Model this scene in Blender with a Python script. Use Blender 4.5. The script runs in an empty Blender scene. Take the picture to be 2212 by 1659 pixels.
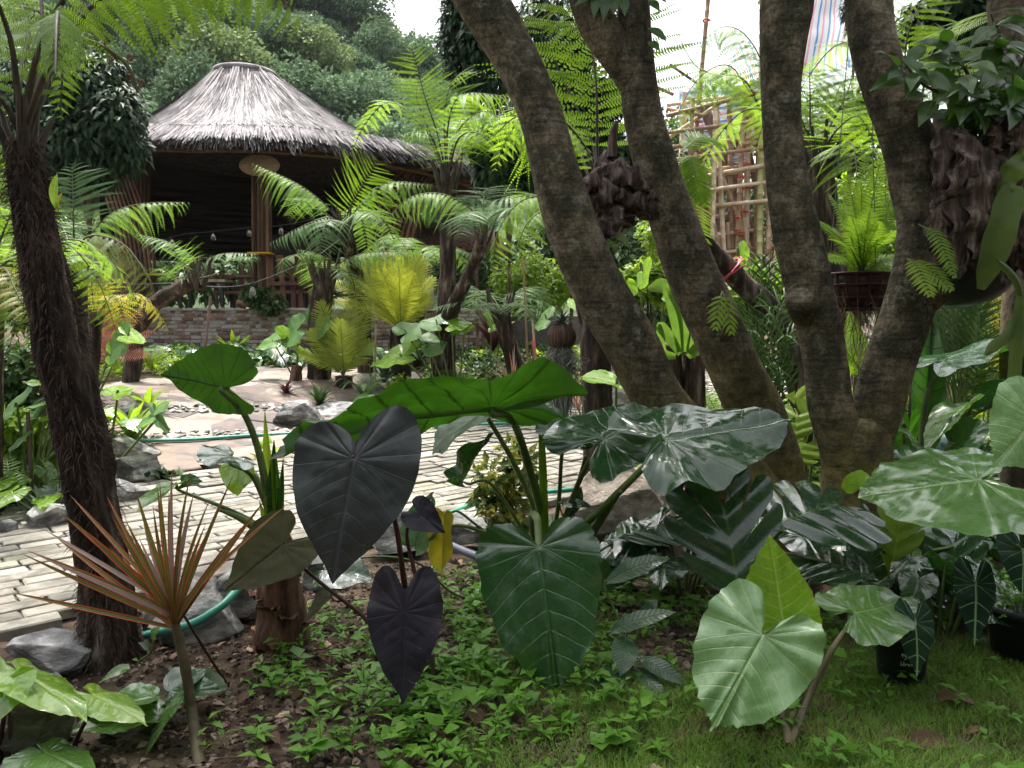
import bpy, math, random
import numpy as np
from mathutils import Vector, Matrix
R = math.radians
# ------------------------------------------------------------------ camera, sky, sun, exposure
SC = bpy.context.scene
F, CXP, CYP, CAMZ, HOR = 1671.0, 1106.0, 829.5, 1.40, 690.0
PITCH = math.atan((CYP - HOR) / F)
cam_d = bpy.data.cameras.new('camera'); cam = bpy.data.objects.new('camera', cam_d)
SC.collection.objects.link(cam)
cam.location = (0, 0, CAMZ); cam.rotation_euler = (math.pi/2 - PITCH, 0, 0)
cam_d.sensor_width = 36.0; cam_d.lens = 36.0 * F / 2212.0
cam_d.clip_start = 0.05; cam_d.clip_end = 2000
SC.camera = cam
SUN_EL, SUN_AZ = 69.0, -24.0        # azimuth from +Y (ahead), negative = to the left
world = bpy.data.worlds.new('World'); SC.world = world; world.use_nodes = True
wn = world.node_tree; wn.nodes.clear()
sky = wn.nodes.new('ShaderNodeTexSky'); sky.sky_type = 'NISHITA'; sky.sun_disc = False
sky.sun_elevation = R(SUN_EL); sky.sun_rotation = R(SUN_AZ)
sky.air_density = 1.0; sky.dust_density = 6.0; sky.ozone_density = 1.0
hs = wn.nodes.new('ShaderNodeHueSaturation'); hs.inputs['Saturation'].default_value = 0.22
bg = wn.nodes.new('ShaderNodeBackground'); bg.inputs['Strength'].default_value = 0.15
wo = wn.nodes.new('ShaderNodeOutputWorld')
wn.links.new(sky.outputs[0], hs.inputs['Color']); wn.links.new(hs.outputs[0], bg.inputs['Color'])
wn.links.new(bg.outputs[0], wo.inputs['Surface'])
sl = bpy.data.lights.new('sun', 'SUN'); sl.energy = 3.3; sl.angle = R(7.0); sl.color = (1.0, 0.95, 0.88)
sun = bpy.data.objects.new('sun', sl); SC.collection.objects.link(sun)
sd = Vector((math.sin(R(SUN_AZ))*math.cos(R(SUN_EL)), math.cos(R(SUN_AZ))*math.cos(R(SUN_EL)), math.sin(R(SUN_EL))))
sun.rotation_euler = (-sd).to_track_quat('-Z', 'Y').to_euler(); sun.location = sd*60
vs = SC.view_settings; vs.view_transform = 'Standard'; vs.look = 'None'; vs.gamma = 1.0
vs.exposure = 1.5; vs.use_curve_mapping = False
SC.render.engine = 'CYCLES'
cy = SC.cycles; cy.use_denoising = True; cy.max_bounces = 8; cy.diffuse_bounces = 4; cy.glossy_bounces = 3
cy.transmission_bounces = 4; cy.transparent_max_bounces = 8; cy.sample_clamp_indirect = 6; cy.volume_bounces = 0
cy.caustics_reflective = False; cy.caustics_refractive = False
# ------------------------------------------------------------------ helpers
COL = SC.collection
SP, CP = math.sin(PITCH), math.cos(PITCH)
def P(x, y, Y):
    cx = (x - CXP)/F; cyy = -(y - CYP)/F
    d = np.array([cx, CP + cyy*SP, -SP + cyy*CP])
    return np.array([0, 0, CAMZ]) + d*(Y/d[1])
def PP(l): return [P(*q) for q in l]
def ss(a, b, x):
    t = np.clip((np.asarray(x, float)-a)/(b-a), 0, 1); return t*t*(3-2*t)
RIDGE_X = [-9, -2.2, -.66, -.42, -.30, -.23, -.147, -.093, -.0, .19, .41, .8, 3, 9]
RIDGE_Z = [10, 42, 54, 50, 40, 34, 28.5, 23, 16, 14, 16, 22, 18, 8]
def H(x, y):
    x = np.asarray(x, float); y = np.asarray(y, float)
    h = .045*np.clip(y-6, 0, 14)
    h = h + ss(17, 24, y)*2.3*ss(2.3, 4.5, x)
    h = h + .36*ss(.3, 2.4, -.803*(x+.75)+.596*(y-9.4))*(1-ss(3, 7, x))
    sl_ = x/np.maximum(y, 20.)
    h = h + ss(36, 100, y)*np.interp(sl_, RIDGE_X, RIDGE_Z)
    return h
def G(px, py):
    Y = 4.0
    for _ in range(60):
        p = P(px, py, Y); h = float(H(p[0], Y))
        Yn = Y*(CAMZ-h)/max(CAMZ-p[2], 1e-4) if CAMZ-h > .05 else Y
        Y = .5*Y + .5*min(max(Yn, .5), 60)
    p = P(px, py, Y); return np.array([p[0], p[1], float(H(p[0], p[1]))])
def ground(x, y): return np.array([x, y, float(H(x, y))])
def nrm(v): v = np.asarray(v, float); return v/max(np.linalg.norm(v), 1e-9)
def hsh(i, j, k): 
    s = np.sin(i*127.1 + j*311.7 + k*74.7)*43758.5453
    return s - np.floor(s)
def vnoise(p):
    p = np.asarray(p, float); i = np.floor(p); f = p-i; f = f*f*(3-2*f); o = 0
    for a in (0, 1):
        wa = f[:, 0] if a else 1-f[:, 0]
        for b in (0, 1):
            wb = f[:, 1] if b else 1-f[:, 1]
            for c in (0, 1):
                wc = f[:, 2] if c else 1-f[:, 2]
                o = o + wa*wb*wc*hsh(i[:, 0]+a, i[:, 1]+b, i[:, 2]+c)
    return o*2-1
def fbm(p, o=4):
    p = np.asarray(p, float); s = 0; a = .5
    for k in range(o): s = s + a*vnoise(p*2**k + 17.3*k); a *= .5
    return s
def crs(pts, n):
    """Catmull-Rom resample of points (any dimension) to n samples"""
    p = np.asarray(pts, float); m = len(p)
    if m == 2: t = np.linspace(0, 1, n)[:, None]; return p[0]*(1-t)+p[1]*t
    q = np.vstack([2*p[0]-p[1], p, 2*p[-1]-p[-2]])
    u = np.linspace(0, m-1, n); i = np.minimum(u.astype(int), m-2); f = (u-i)[:, None]
    a, b, c, d = q[i], q[i+1], q[i+2], q[i+3]
    return .5*(2*b + (c-a)*f + (2*a-5*b+4*c-d)*f**2 + (3*b-a-3*c+d)*f**3)

class MB:
    def __init__(s): s.v = []; s.uv = []; s.f = []; s.n = 0
    def add(s, v, f, uv=None, m=0, rnd=.5):
        v = np.asarray(v, float); k = len(v)
        if uv is None: uv = np.zeros((k, 2))
        r = np.broadcast_to(np.asarray(rnd, float), (k,))
        s.v.append(v); s.uv.append(np.column_stack([np.asarray(uv, float), r]))
        s.f.append((np.asarray(f, int)+s.n, m)); s.n += k
    def build(s, name, mats, parent=None, smooth=True, kind=None):
        if not isinstance(mats, (list, tuple)): mats = [mats]
        v = np.vstack(s.v); uv = np.vstack(s.uv)
        off = np.zeros(3); q = parent
        while q is not None: off += np.array(q.location); q = q.parent
        v = v - off
        me = bpy.data.meshes.new(name)
        li = np.concatenate([f.ravel() for f, m in s.f])
        lt = np.concatenate([np.full(len(f), f.shape[1]) for f, m in s.f])
        mi = np.concatenate([np.full(len(f), m) for f, m in s.f])
        ls = np.concatenate([[0], np.cumsum(lt)[:-1]])
        me.vertices.add(len(v)); me.vertices.foreach_set('co', v.ravel().astype(np.float32))
        me.loops.add(len(li)); me.loops.foreach_set('vertex_index', li.astype(np.int32))
        me.polygons.add(len(lt)); me.polygons.foreach_set('loop_start', ls.astype(np.int32))
        me.polygons.foreach_set('material_index', mi.astype(np.int32))
        me.polygons.foreach_set('use_smooth', np.full(len(lt), bool(smooth)))
        ul = me.uv_layers.new(name='UVMap'); ul.data.foreach_set('uv', uv[li, :2].ravel().astype(np.float32))
        at = me.attributes.new('rnd', 'FLOAT', 'POINT'); at.data.foreach_set('value', uv[:, 2].astype(np.float32))
        for m in mats: me.materials.append(m)
        me.update(calc_edges=True); me.validate()
        o = bpy.data.objects.new(name, me); COL.objects.link(o)
        if parent is not None: o.parent = parent
        if kind: o['kind'] = kind
        return o
def tag(o, label=None, cat=None, group=None, kind=None):
    if label: o['label'] = label
    if cat: o['category'] = cat
    if group: o['group'] = group
    if kind: o['kind'] = kind
    return o
def thing(name, label, cat, loc, group=None):
    o = bpy.data.objects.new(name, None); COL.objects.link(o)
    o.empty_display_size = .1; o.location = [float(c) for c in loc]
    return tag(o, label, cat, group)
def part(name, me, parent, loc=(0, 0, 0), rot=(0, 0, 0), scale=(1, 1, 1)):
    o = bpy.data.objects.new(name, me); COL.objects.link(o); o.parent = parent
    off = np.zeros(3); q = parent
    while q is not None: off += np.array(q.location); q = q.parent
    o.location = [float(c) for c in (np.asarray(loc)-off)]; o.rotation_euler = rot; o.scale = scale
    return o
def copy_tree(o, parent=None):
    c = o.copy(); COL.objects.link(c); c.parent = parent
    for ch in o.children: copy_tree(ch, c)
    return c

def frames(p):
    p = np.asarray(p, float); n = len(p)
    t = np.gradient(p, axis=0); t /= np.maximum(np.linalg.norm(t, axis=1), 1e-9)[:, None]
    r = np.array([0, 0, 1.]) if abs(t[0][2]) < .9 else np.array([1., 0, 0])
    a = np.zeros_like(p); x = nrm(np.cross(t[0], r))
    for i in range(n):
        x = nrm(x - t[i]*np.dot(x, t[i])); a[i] = x
    return t, a, np.cross(t, a)
def tube(mb, pts, rad, sides=8, n=None, m=0, disp=None, cap=True, rnd=.5):
    if n: q = crs(np.column_stack([np.asarray(pts, float), np.broadcast_to(rad, (len(pts),))]), n); p, r = q[:, :3], q[:, 3]
    else: p = np.asarray(pts, float); r = np.broadcast_to(np.asarray(rad, float), (len(p),))
    t, a, b = frames(p); n = len(p)
    s = np.concatenate([[0], np.cumsum(np.linalg.norm(np.diff(p, axis=0), axis=1))])
    th = np.arange(sides)*2*math.pi/sides
    rr = np.repeat(r[:, None], sides, 1)
    if disp is not None:
        TH, SS = np.meshgrid(th, s); rr = rr*disp(TH, SS, p)
    v = p[:, None, :] + rr[:, :, None]*(np.cos(th)[None, :, None]*a[:, None, :] + np.sin(th)[None, :, None]*b[:, None, :])
    uv = np.stack(np.meshgrid(th/(2*math.pi), s), -1)
    i = np.arange(n-1)[:, None]*sides; j = np.arange(sides)[None, :]; j2 = (j+1) % sides
    f = np.stack([i+j, i+j2, i+sides+j2, i+sides+j], -1).reshape(-1, 4)
    mb.add(v.reshape(-1, 3), f, uv.reshape(-1, 2), m, rnd)
    if cap:
        for e, idx in ((0, np.arange(sides)[::-1]), (n-1, np.arange(sides)+(n-1)*sides)):
            vv = v.reshape(-1, 3)[idx]; c = p[e][None]
            k = np.arange(sides); ff = np.stack([k, (k+1) % sides, np.full(sides, sides)], -1)
            mb.add(np.vstack([vv, c]), ff, np.zeros((sides+1, 2)), m, rnd)
def tubeobj(name, pts, rad, mat_, parent, sides=8, n=None, disp=None, **k):
    mb = MB(); tube(mb, pts, rad, sides, n, 0, disp); return mb.build(name, mat_, parent, **k)
BOXF = np.array([[0, 3, 2, 1], [4, 5, 6, 7], [0, 1, 5, 4], [1, 2, 6, 5], [2, 3, 7, 6], [3, 0, 4, 7]])
def boxv(c, sx, sy, sz, rz=0., ex=None, ey=None, ez=None):
    q = np.array([[-1, -1, -1], [1, -1, -1], [1, 1, -1], [-1, 1, -1], [-1, -1, 1], [1, -1, 1], [1, 1, 1], [-1, 1, 1]])*.5
    if ex is None:
        ex = np.array([math.cos(rz), math.sin(rz), 0]); ey = np.array([-math.sin(rz), math.cos(rz), 0]); ez = np.array([0, 0, 1.])
    return np.asarray(c, float) + q[:, :1]*sx*ex + q[:, 1:2]*sy*ey + q[:, 2:]*sz*ez
def box(mb, c, sx, sy, sz, rz=0., m=0, rnd=.5, **k): mb.add(boxv(c, sx, sy, sz, rz, **k), BOXF, None, m, rnd)
def chamf_box(name, sx, sy, sz, b, seed=0, jit=0.):
    """one bevelled block as a mesh datablock (for sharing)"""
    rg = random.Random(seed); x, y = sx/2, sy/2; v = []
    for (xx, yy, zz) in ((x, y, -sz), (x, y, -b), (x-b, y-b, 0)):
        for (a, c) in ((-1, -1), (1, -1), (1, 1), (-1, 1)):
            v.append((a*xx + rg.uniform(-jit, jit), c*yy + rg.uniform(-jit, jit), zz + rg.uniform(-jit, jit)*.5))
    f = []
    for L in (0, 4):
        for k in range(4): f.append((L+k, L+(k+1) % 4, L+4+(k+1) % 4, L+4+k))
    f.append((8, 9, 10, 11)); f.append((3, 2, 1, 0))
    me = bpy.data.meshes.new(name); me.from_pydata(v, [], f); me.update(); return me
def pip(x, y, poly):
    c = False; n = len(poly)
    for i in range(n):
        x1, y1 = poly[i]; x2, y2 = poly[(i+1) % n]
        if (y1 > y) != (y2 > y) and x < (x2-x1)*(y-y1)/(y2-y1)+x1: c = not c
    return c
def ico(sub):
    t = (1+5**.5)/2
    v = [(-1, t, 0), (1, t, 0), (-1, -t, 0), (1, -t, 0), (0, -1, t), (0, 1, t), (0, -1, -t), (0, 1, -t), (t, 0, -1), (t, 0, 1), (-t, 0, -1), (-t, 0, 1)]
    f = [(0, 11, 5), (0, 5, 1), (0, 1, 7), (0, 7, 10), (0, 10, 11), (1, 5, 9), (5, 11, 4), (11, 10, 2), (10, 7, 6), (7, 1, 8), (3, 9, 4), (3, 4, 2), (3, 2, 6), (3, 6, 8), (3, 8, 9), (4, 9, 5), (2, 4, 11), (6, 2, 10), (8, 6, 7), (9, 8, 1)]
    v = [nrm(q) for q in v]
    for _ in range(sub):
        d = {}; nf = []
        def mid(a, b):
            k = (min(a, b), max(a, b))
            if k not in d: d[k] = len(v); v.append(nrm(v[a]+v[b]))
            return d[k]
        for a, b, c in f:
            x, y, z = mid(a, b), mid(b, c), mid(c, a); nf += [(a, x, z), (b, y, x), (c, z, y), (x, y, z)]
        f = nf
    return np.array(v), np.array(f)
ICO = {k: ico(k) for k in (1, 2, 3, 4)}
def rockmb(c, sx, sy, sz, seed, sub=4, planes=17, rough=.05):
    rg = np.random.RandomState(seed); v, f = ICO[sub]; v = v.copy()
    for _ in range(planes):
        d = nrm(rg.normal(size=3)); h = rg.uniform(.46, .82); k = v@d
        v = v - np.outer(np.maximum(k-h, 0), d)
    v = v*(1 + rough*2.0*fbm(v*2.2+seed*3.1, 4)[:, None])
    v = v*np.array([sx, sy, sz]); a = rg.uniform(0, 6.28)
    ca, sa = math.cos(a*.15), math.sin(a*.15)
    v = np.column_stack([v[:, 0]*ca - v[:, 1]*sa, v[:, 0]*sa + v[:, 1]*ca, v[:, 2]])
    mb = MB(); mb.add(v + np.asarray(c), f); return mb

# ---- leaves
VEIN_K, VEIN_N, VEIN_C = .40, 7.0, .75
OUT = {
 'heart': [(0, 1), (.10, .90), (.33, .74), (.66, .50), (.92, .22), (1., .02), (.97, -.18), (.82, -.36), (.56, -.44), (.30, -.38), (.12, -.22), (.02, -.06)],
 'arrow': [(0, 1), (.13, .90), (.38, .74), (.70, .50), (.93, .24), (1., .04), (.97, -.16), (.86, -.34), (.66, -.46), (.42, -.44), (.2, -.28), (.03, -.06)],
 'broad': [(0, 1), (.2, .92), (.5, .78), (.8, .55), (.97, .28), (1., .05), (.95, -.14), (.78, -.3), (.52, -.36), (.28, -.28), (.1, -.14), (.02, -.04)],
 'ear': [(0, 1.04), (.06, .95), (.18, .90), (.42, .81), (.72, .62), (.92, .34), (1., .08), (.98, -.12), (.88, -.29), (.66, -.40), (.40, -.39), (.18, -.25), (.03, -.05)],
 'taro': [(0, 1), (.15, .88), (.43, .70), (.74, .47), (.94, .22), (1., .0), (.98, -.18), (.87, -.36), (.66, -.48), (.44, -.49), (.22, -.40), (.02, -.24)],
 'oval': [(0, 1), (.22, .9), (.6, .68), (.9, .42), (1., .2), (.85, .02), (.5, -.08), (.2, -.07), (.05, -.03), (.03, -.02), (.02, -.015), (.01, -.01)]}
def aroid(mb, A, T, S, shape='arrow', wl=1., wave=.03, nw=8, cup=.1, droop=.12, quilt=.012, seed=1, rings=16, m=0, jag=.012, curlL=0., rnd=None, lob=1., lobl=1.):
    rg = np.random.RandomState(seed); A, T, S = (np.asarray(q, float) for q in (A, T, S))
    L = np.linalg.norm(T-A); ey = (T-A)/L; ex = S-A; ex = ex-ey*np.dot(ex, ey); w = np.linalg.norm(ex); ex /= w
    n = np.cross(ex, ey)
    if n[2] < 0 and abs(n[2]) > .0: n = -n      # n: the upper face
    o = crs(OUT[shape], 46); oo = np.vstack([o, (o*[-1, 1])[::-1][:-1]]); k = len(oo)
    arc = np.linspace(0, 1, k, endpoint=False); ph = rg.uniform(0, 6.28, 4)
    rip = 1 + jag*1.6*np.abs(np.sin(arc*math.pi*nw*1.9+ph[0])) + jag*np.sin(arc*2*math.pi*nw*2.1+ph[0]) + jag*np.sin(arc*2*math.pi*nw*3.7+ph[1])
    tipk = np.minimum(arc, 1-arc); rip = 1+(rip-1)*ss(.01, .06, tipk)
    t = np.linspace(0, 1, rings+1)[1:]; t = t**.85
    q = (t[:, None, None]*oo[None])*(1+(rip-1)[None, :, None]*t[:, None, None]**4)
    x, y = q[..., 0], q[..., 1]; y = np.where(y < 0, y*lob*np.where(x < 0, lobl, 1.), y); ww = np.where(x > 0, w, w*wl); X = x*ww
    ax = np.abs(X)/L
    s = y - VEIN_K*ax - VEIN_C*ax*ax; fr = np.abs((s*VEIN_N) % 1 - .5)*2
    lat = np.where(s > 0, fr, np.abs(((np.arctan2(ax, y))*2.2) % 1 - .5)*2)
    z = -quilt*L*np.exp(-((1-lat)/.22)**2)*np.minimum(1, ax*10)*np.minimum(1, t[:, None]*3) - quilt*1.2*L*np.exp(-(ax/.02)**2)
    z = z + .030*L*fbm(np.stack([X/L*4.5+seed, y*4.5, 0*y], -1).reshape(-1, 3), 3).reshape(z.shape)*np.minimum(1, t[:, None]*2)
    ed = t[:, None]**3*ss(.0, .05, tipk)[None]
    z = z + wave*L*ed*(np.sin(arc*2*math.pi*nw+ph[2]) + .6*np.sin(arc*2*math.pi*nw*.53+ph[3]))[None]
    z = z + cup*L*(np.abs(X)/w)**1.6 - droop*L*np.where(y > 0, y*y, 1.6*y*y) + curlL*L*np.where(X < 0, (X/w)**2, 0)
    pos = A + X[..., None]*ex + (y*L)[..., None]*ey + z[..., None]*n
    v = np.vstack([A[None], pos.reshape(-1, 3)]); uv = np.vstack([[0, 0], np.column_stack([(X/L).ravel(), y.ravel()])])
    j = np.arange(k); j2 = (j+1) % k
    f3 = np.stack([np.zeros(k, int), 1+j, 1+j2], -1); i = np.arange(rings-1)[:, None]*k
    f4 = np.stack([1+i+j, 1+i+k+j, 1+i+k+j2, 1+i+j2], -1).reshape(-1, 4)
    r = rg.rand() if rnd is None else rnd
    mb.add(v, f3, uv, m, r); mb.f.append((f4+mb.n-len(v), m)); return n
def lance(mb, A, T, up, w, bend=.15, fold=.15, ny=8, prof=None, m=0, rnd=.5, wave=0., uvn=None):
    """simple pointed leaf; up = rough upper-face direction"""
    A, T = np.asarray(A, float), np.asarray(T, float); L = np.linalg.norm(T-A); ey = (T-A)/max(L, 1e-6)
    n = np.asarray(up, float); n = n-ey*np.dot(n, ey); n = nrm(n); ex = np.cross(ey, n)
    y = np.linspace(0, 1, ny)
    if prof is None: pr = np.sin(np.pi*np.clip(y, 0, 1)**.8)**.75
    else: pr = np.interp(y, np.linspace(0, 1, len(prof)), prof)
    xs = np.array([-1, -.5, 0, .5, 1.]); Y, X = np.meshgrid(y, xs, indexing='ij')
    hw = pr[:, None]*w*X
    z = 4*bend*L*Y*(1-Y) + fold*np.abs(hw) + wave*w*np.sin(Y*19+rnd*30)*np.abs(X)
    pos = A + hw[..., None]*ex + (Y*L)[..., None]*ey + z[..., None]*n
    i = np.arange(ny-1)[:, None]*5; j = np.arange(4)[None]
    f = np.stack([i+j, i+j+1, i+j+6, i+j+5], -1).reshape(-1, 4)
    mb.add(pos.reshape(-1, 3), f, np.column_stack([((X*uvn if uvn else hw/L)).ravel(), Y.ravel()]), m, rnd)

def pinna_tmpl(mm, hw, taper=1.0, fill=.82, fwd=.35):
    x = (np.arange(mm)+.6)/mm; h = hw*np.clip((1-x**2.2), .04, 1)**taper*np.clip(x*9, .55, 1); dl = .5*fill/mm
    V = []; Fc = []
    for sgn in (1, -1):
        b0 = np.stack([x-dl, 0*x, 0*x], -1); b1 = np.stack([x+dl, 0*x, 0*x], -1)
        s1 = np.stack([x+dl*1.0+fwd*h*.6, sgn*h*.62, .03*h], -1); s0 = np.stack([x-dl*.8+fwd*h*.6, sgn*h*.62, .03*h], -1)
        tp = np.stack([x+fwd*h, sgn*h, -.12*h], -1)
        k = np.arange(mm)*5 + len(V)*mm*5
        V.append(np.stack([b0, b1, s1, tp, s0], 1).reshape(-1, 3)); 
        Fc.append((np.stack([k, k+1, k+2, k+4], -1), np.stack([k+4, k+2, k+3], -1)))
    return np.vstack(V), np.vstack([a for a, b in Fc]), np.vstack([b for a, b in Fc])
TM = {}
def frond(mb, pts, up=(0, 0, 1), npin=17, plen=.42, bare=.18, mm=None, hw=None, droop=.25, ang=20, m=0, mr=1, rr=.012, seed=0, curl=0., prof=None, rnd=None, n=36, tilt=0., fill=.60):
    """bipinnate fern frond along a rachis curve (world points)"""
    rg = np.random.RandomState(seed)
    c = crs(pts, n); seg = np.linalg.norm(np.diff(c, axis=0), axis=1); S = np.concatenate([[0], np.cumsum(seg)]); L = S[-1]
    npin = int(npin*1.3)
    if hw is None: hw = round(min(.16, .54*L*(1-bare)/npin/plen), 2)
    if mm is None: mm = int(np.clip(1/(.40*max(hw, .01)), 14, 40))
    key = (mm, hw, fill)
    if key not in TM: TM[key] = pinna_tmpl(mm, hw, fill=fill)
    tv, tq, tt = TM[key]
    tg = np.gradient(c, axis=0); tg /= np.linalg.norm(tg, axis=1)[:, None]
    tube(mb, c[::2], np.linspace(rr, rr*.18, len(c[::2])), 5, None, mr, None, False)
    up = nrm(up); r0 = rg.rand() if rnd is None else rnd
    for k in range(npin):
        u = (k+.5)/npin; s = L*(bare+(1-bare)*u**.92)
        p = np.array([np.interp(s, S, c[:, d]) for d in range(3)]); t = nrm([np.interp(s, S, tg[:, d]) for d in range(3)])
        b = nrm(np.cross(t, up)); nn = np.cross(b, t)
        pf = (math.sin(math.pi*min(1, (u*.82+.18)))**.8 if prof is None else np.interp(u, np.linspace(0, 1, len(prof)), prof))
        for sg in (1, -1):
            if rg.rand() < .035: continue
            l = plen*pf*rg.uniform(.86, 1.08)+.004; a = R(ang*(.6+.9*u)+rg.uniform(-8, 8))
            tl = tilt + rg.uniform(-.16, .16)
            d = nrm(b*sg*math.cos(a) + t*math.sin(a) + nn*tl); e = nrm(np.cross(nn, d)); nz = np.cross(d, e)
            x = tv[:, 0]; dz = -droop*rg.uniform(.4, 1.6)*x*x*(1+curl*x)
            q = p + l*(np.outer(x*(1-.25*droop*x), d) + np.outer(tv[:, 1], e) + np.outer(tv[:, 2]+dz, nz))
            rn = np.clip(r0+rg.uniform(-.2, .2), 0, 1)
            mb.add(q, tq, tv[:, :2], m, rn); mb.f.append((tt+mb.n-len(q), m))
def pinnate(mb, pts, up=(0, 0, 1), nl=24, llen=.2, lw=.018, bare=.12, ang=35, droop=.2, rise=.25, m=0, mr=1, rr=.008, seed=0, prof=None, n=30, ny=4, rnd=None):
    """once-pinnate frond: long leaflets along a rachis"""
    rg = np.random.RandomState(seed); c = crs(pts, n); S = np.concatenate([[0], np.cumsum(np.linalg.norm(np.diff(c, axis=0), axis=1))]); L = S[-1]
    tg = np.gradient(c, axis=0); tg /= np.linalg.norm(tg, axis=1)[:, None]
    tube(mb, c[::2], np.linspace(rr, rr*.25, len(c[::2])), 5, None, mr, None, False)
    up = nrm(up); y = np.linspace(0, 1, ny); w = np.interp(y, [0, .15, .5, 1], [.5, 1, .85, .06])
    i = np.arange(ny-1)[:, None]*3; j = np.arange(2)[None]; fc = np.stack([i+j, i+j+1, i+j+4, i+j+3], -1).reshape(-1, 4)
    r0 = rg.rand() if rnd is None else rnd
    for k in range(nl):
        u = (k+.5)/nl; s = L*(bare+(1-bare)*u)
        p = np.array([np.interp(s, S, c[:, d]) for d in range(3)]); t = nrm([np.interp(s, S, tg[:, d]) for d in range(3)])
        b = nrm(np.cross(t, up)); nn = np.cross(b, t)
        pf = (min(1, .45+u*2.2)*min(1, (1-u)*2.6+.22) if prof is None else np.interp(u, np.linspace(0, 1, len(prof)), prof))
        for sg in (1, -1):
            l = llen*pf*rg.uniform(.92, 1.08); a = R(ang+rg.uniform(-5, 5)+18*u)
            d = nrm(b*sg*math.cos(a)+t*math.sin(a)+nn*rise); e = nrm(np.cross(nn, d)); nz = np.cross(d, e)
            dd = droop*rg.uniform(.6, 1.4)
            ctr = p + l*(np.outer(y, d) + np.outer(-dd*y*y, nz))
            v = np.stack([ctr - np.outer(w*lw, e) + np.outer(w*lw*.35, nz), ctr, ctr + np.outer(w*lw, e) + np.outer(w*lw*.35, nz)], 1).reshape(-1, 3)
            uv = np.stack([np.tile([-.1, 0, .1], ny), np.repeat(y, 3)], -1)
            mb.add(v, fc, uv, m, np.clip(r0+rg.uniform(-.2, .2), 0, 1))
def leafcloud(mb, centers, dirs, ups, length, width, seed=0, m=0, bend=.1, rl=(.7, 1.2)):
    """many simple 6-vert leaves at once"""
    rg = np.random.RandomState(seed); k = len(centers); d = dirs/np.maximum(np.linalg.norm(dirs, axis=1), 1e-9)[:, None]
    e = np.cross(d, ups); e /= np.maximum(np.linalg.norm(e, axis=1), 1e-9)[:, None]; nz = np.cross(e, d)
    l = length*rg.uniform(*rl, size=k); w = width*rg.uniform(.8, 1.2, size=k)*l/length
    def pt(x, y, z): return centers + d*(l*y)[:, None] + e*(w*x)[:, None] + nz*(l*z)[:, None]
    v = np.stack([pt(0, 0, 0), pt(-1, .4, bend+.04), pt(0, .45, bend-.02), pt(1, .4, bend+.04), pt(0, 1, -bend)], 1).reshape(-1, 3)
    o = np.arange(k)*5; f = np.vstack([np.stack([o, o+3, o+2], -1), np.stack([o, o+2, o+1], -1), np.stack([o+1, o+2, o+4], -1), np.stack([o+2, o+3, o+4], -1)])
    uv = np.tile([[0, 0], [-.2, .4], [0, .45], [.2, .4], [0, 1]], (k, 1))
    mb.add(v, f, uv, m, np.repeat(rg.rand(k), 5))
# ------------------------------------------------------------------ materials
def nd(nt, typ, ins=None, **at):
    n = nt.nodes.new(typ)
    for k, v in at.items(): setattr(n, k, v)
    for k, v in (ins or {}).items():
        if isinstance(v, bpy.types.NodeSocket): nt.links.new(v, n.inputs[k])
        else: n.inputs[k].default_value = v
    return n
def mth(nt, op, a, b=0., c=None):
    ins = {0: a, 1: b}
    if c is not None: ins[2] = c
    return nd(nt, 'ShaderNodeMath', ins, operation=op).outputs[0]
def c4(c): return (c[0], c[1], c[2], 1.)
def mixc(nt, fac, a, b, blend='MIX'):
    n = nd(nt, 'ShaderNodeMix', data_type='RGBA', blend_type=blend)
    for i, v in ((0, fac), (6, a), (7, b)):
        if isinstance(v, bpy.types.NodeSocket): nt.links.new(v, n.inputs[i])
        else: n.inputs[i].default_value = v if i == 0 else c4(v)
    return n.outputs[2]
def ramp(nt, fac, stops):
    n = nd(nt, 'ShaderNodeValToRGB', {0: fac}); e = n.color_ramp.elements
    while len(e) < len(stops): e.new(.5)
    for q, (p, c) in zip(e, stops): q.position = p; q.color = c4(c) if not isinstance(c, (int, float)) else (c, c, c, 1)
    return n.outputs[0]
def noise(nt, vec, scale, detail=4., rough=.55, dist=0.):
    return nd(nt, 'ShaderNodeTexNoise', {'Vector': vec, 'Scale': scale, 'Detail': detail, 'Roughness': rough, 'Distortion': dist}).outputs[0]
def newmat(name):
    m = bpy.data.materials.new(name); m.use_nodes = True; m.node_tree.nodes.clear(); return m, m.node_tree
def finish(nt, sh): nd(nt, 'ShaderNodeOutputMaterial', {'Surface': sh})
def coords(nt, stretch=(1, 1, 1)):
    g = nd(nt, 'ShaderNodeNewGeometry').outputs['Position']
    return nd(nt, 'ShaderNodeMapping', {'Vector': g, 'Scale': stretch}).outputs[0]
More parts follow.
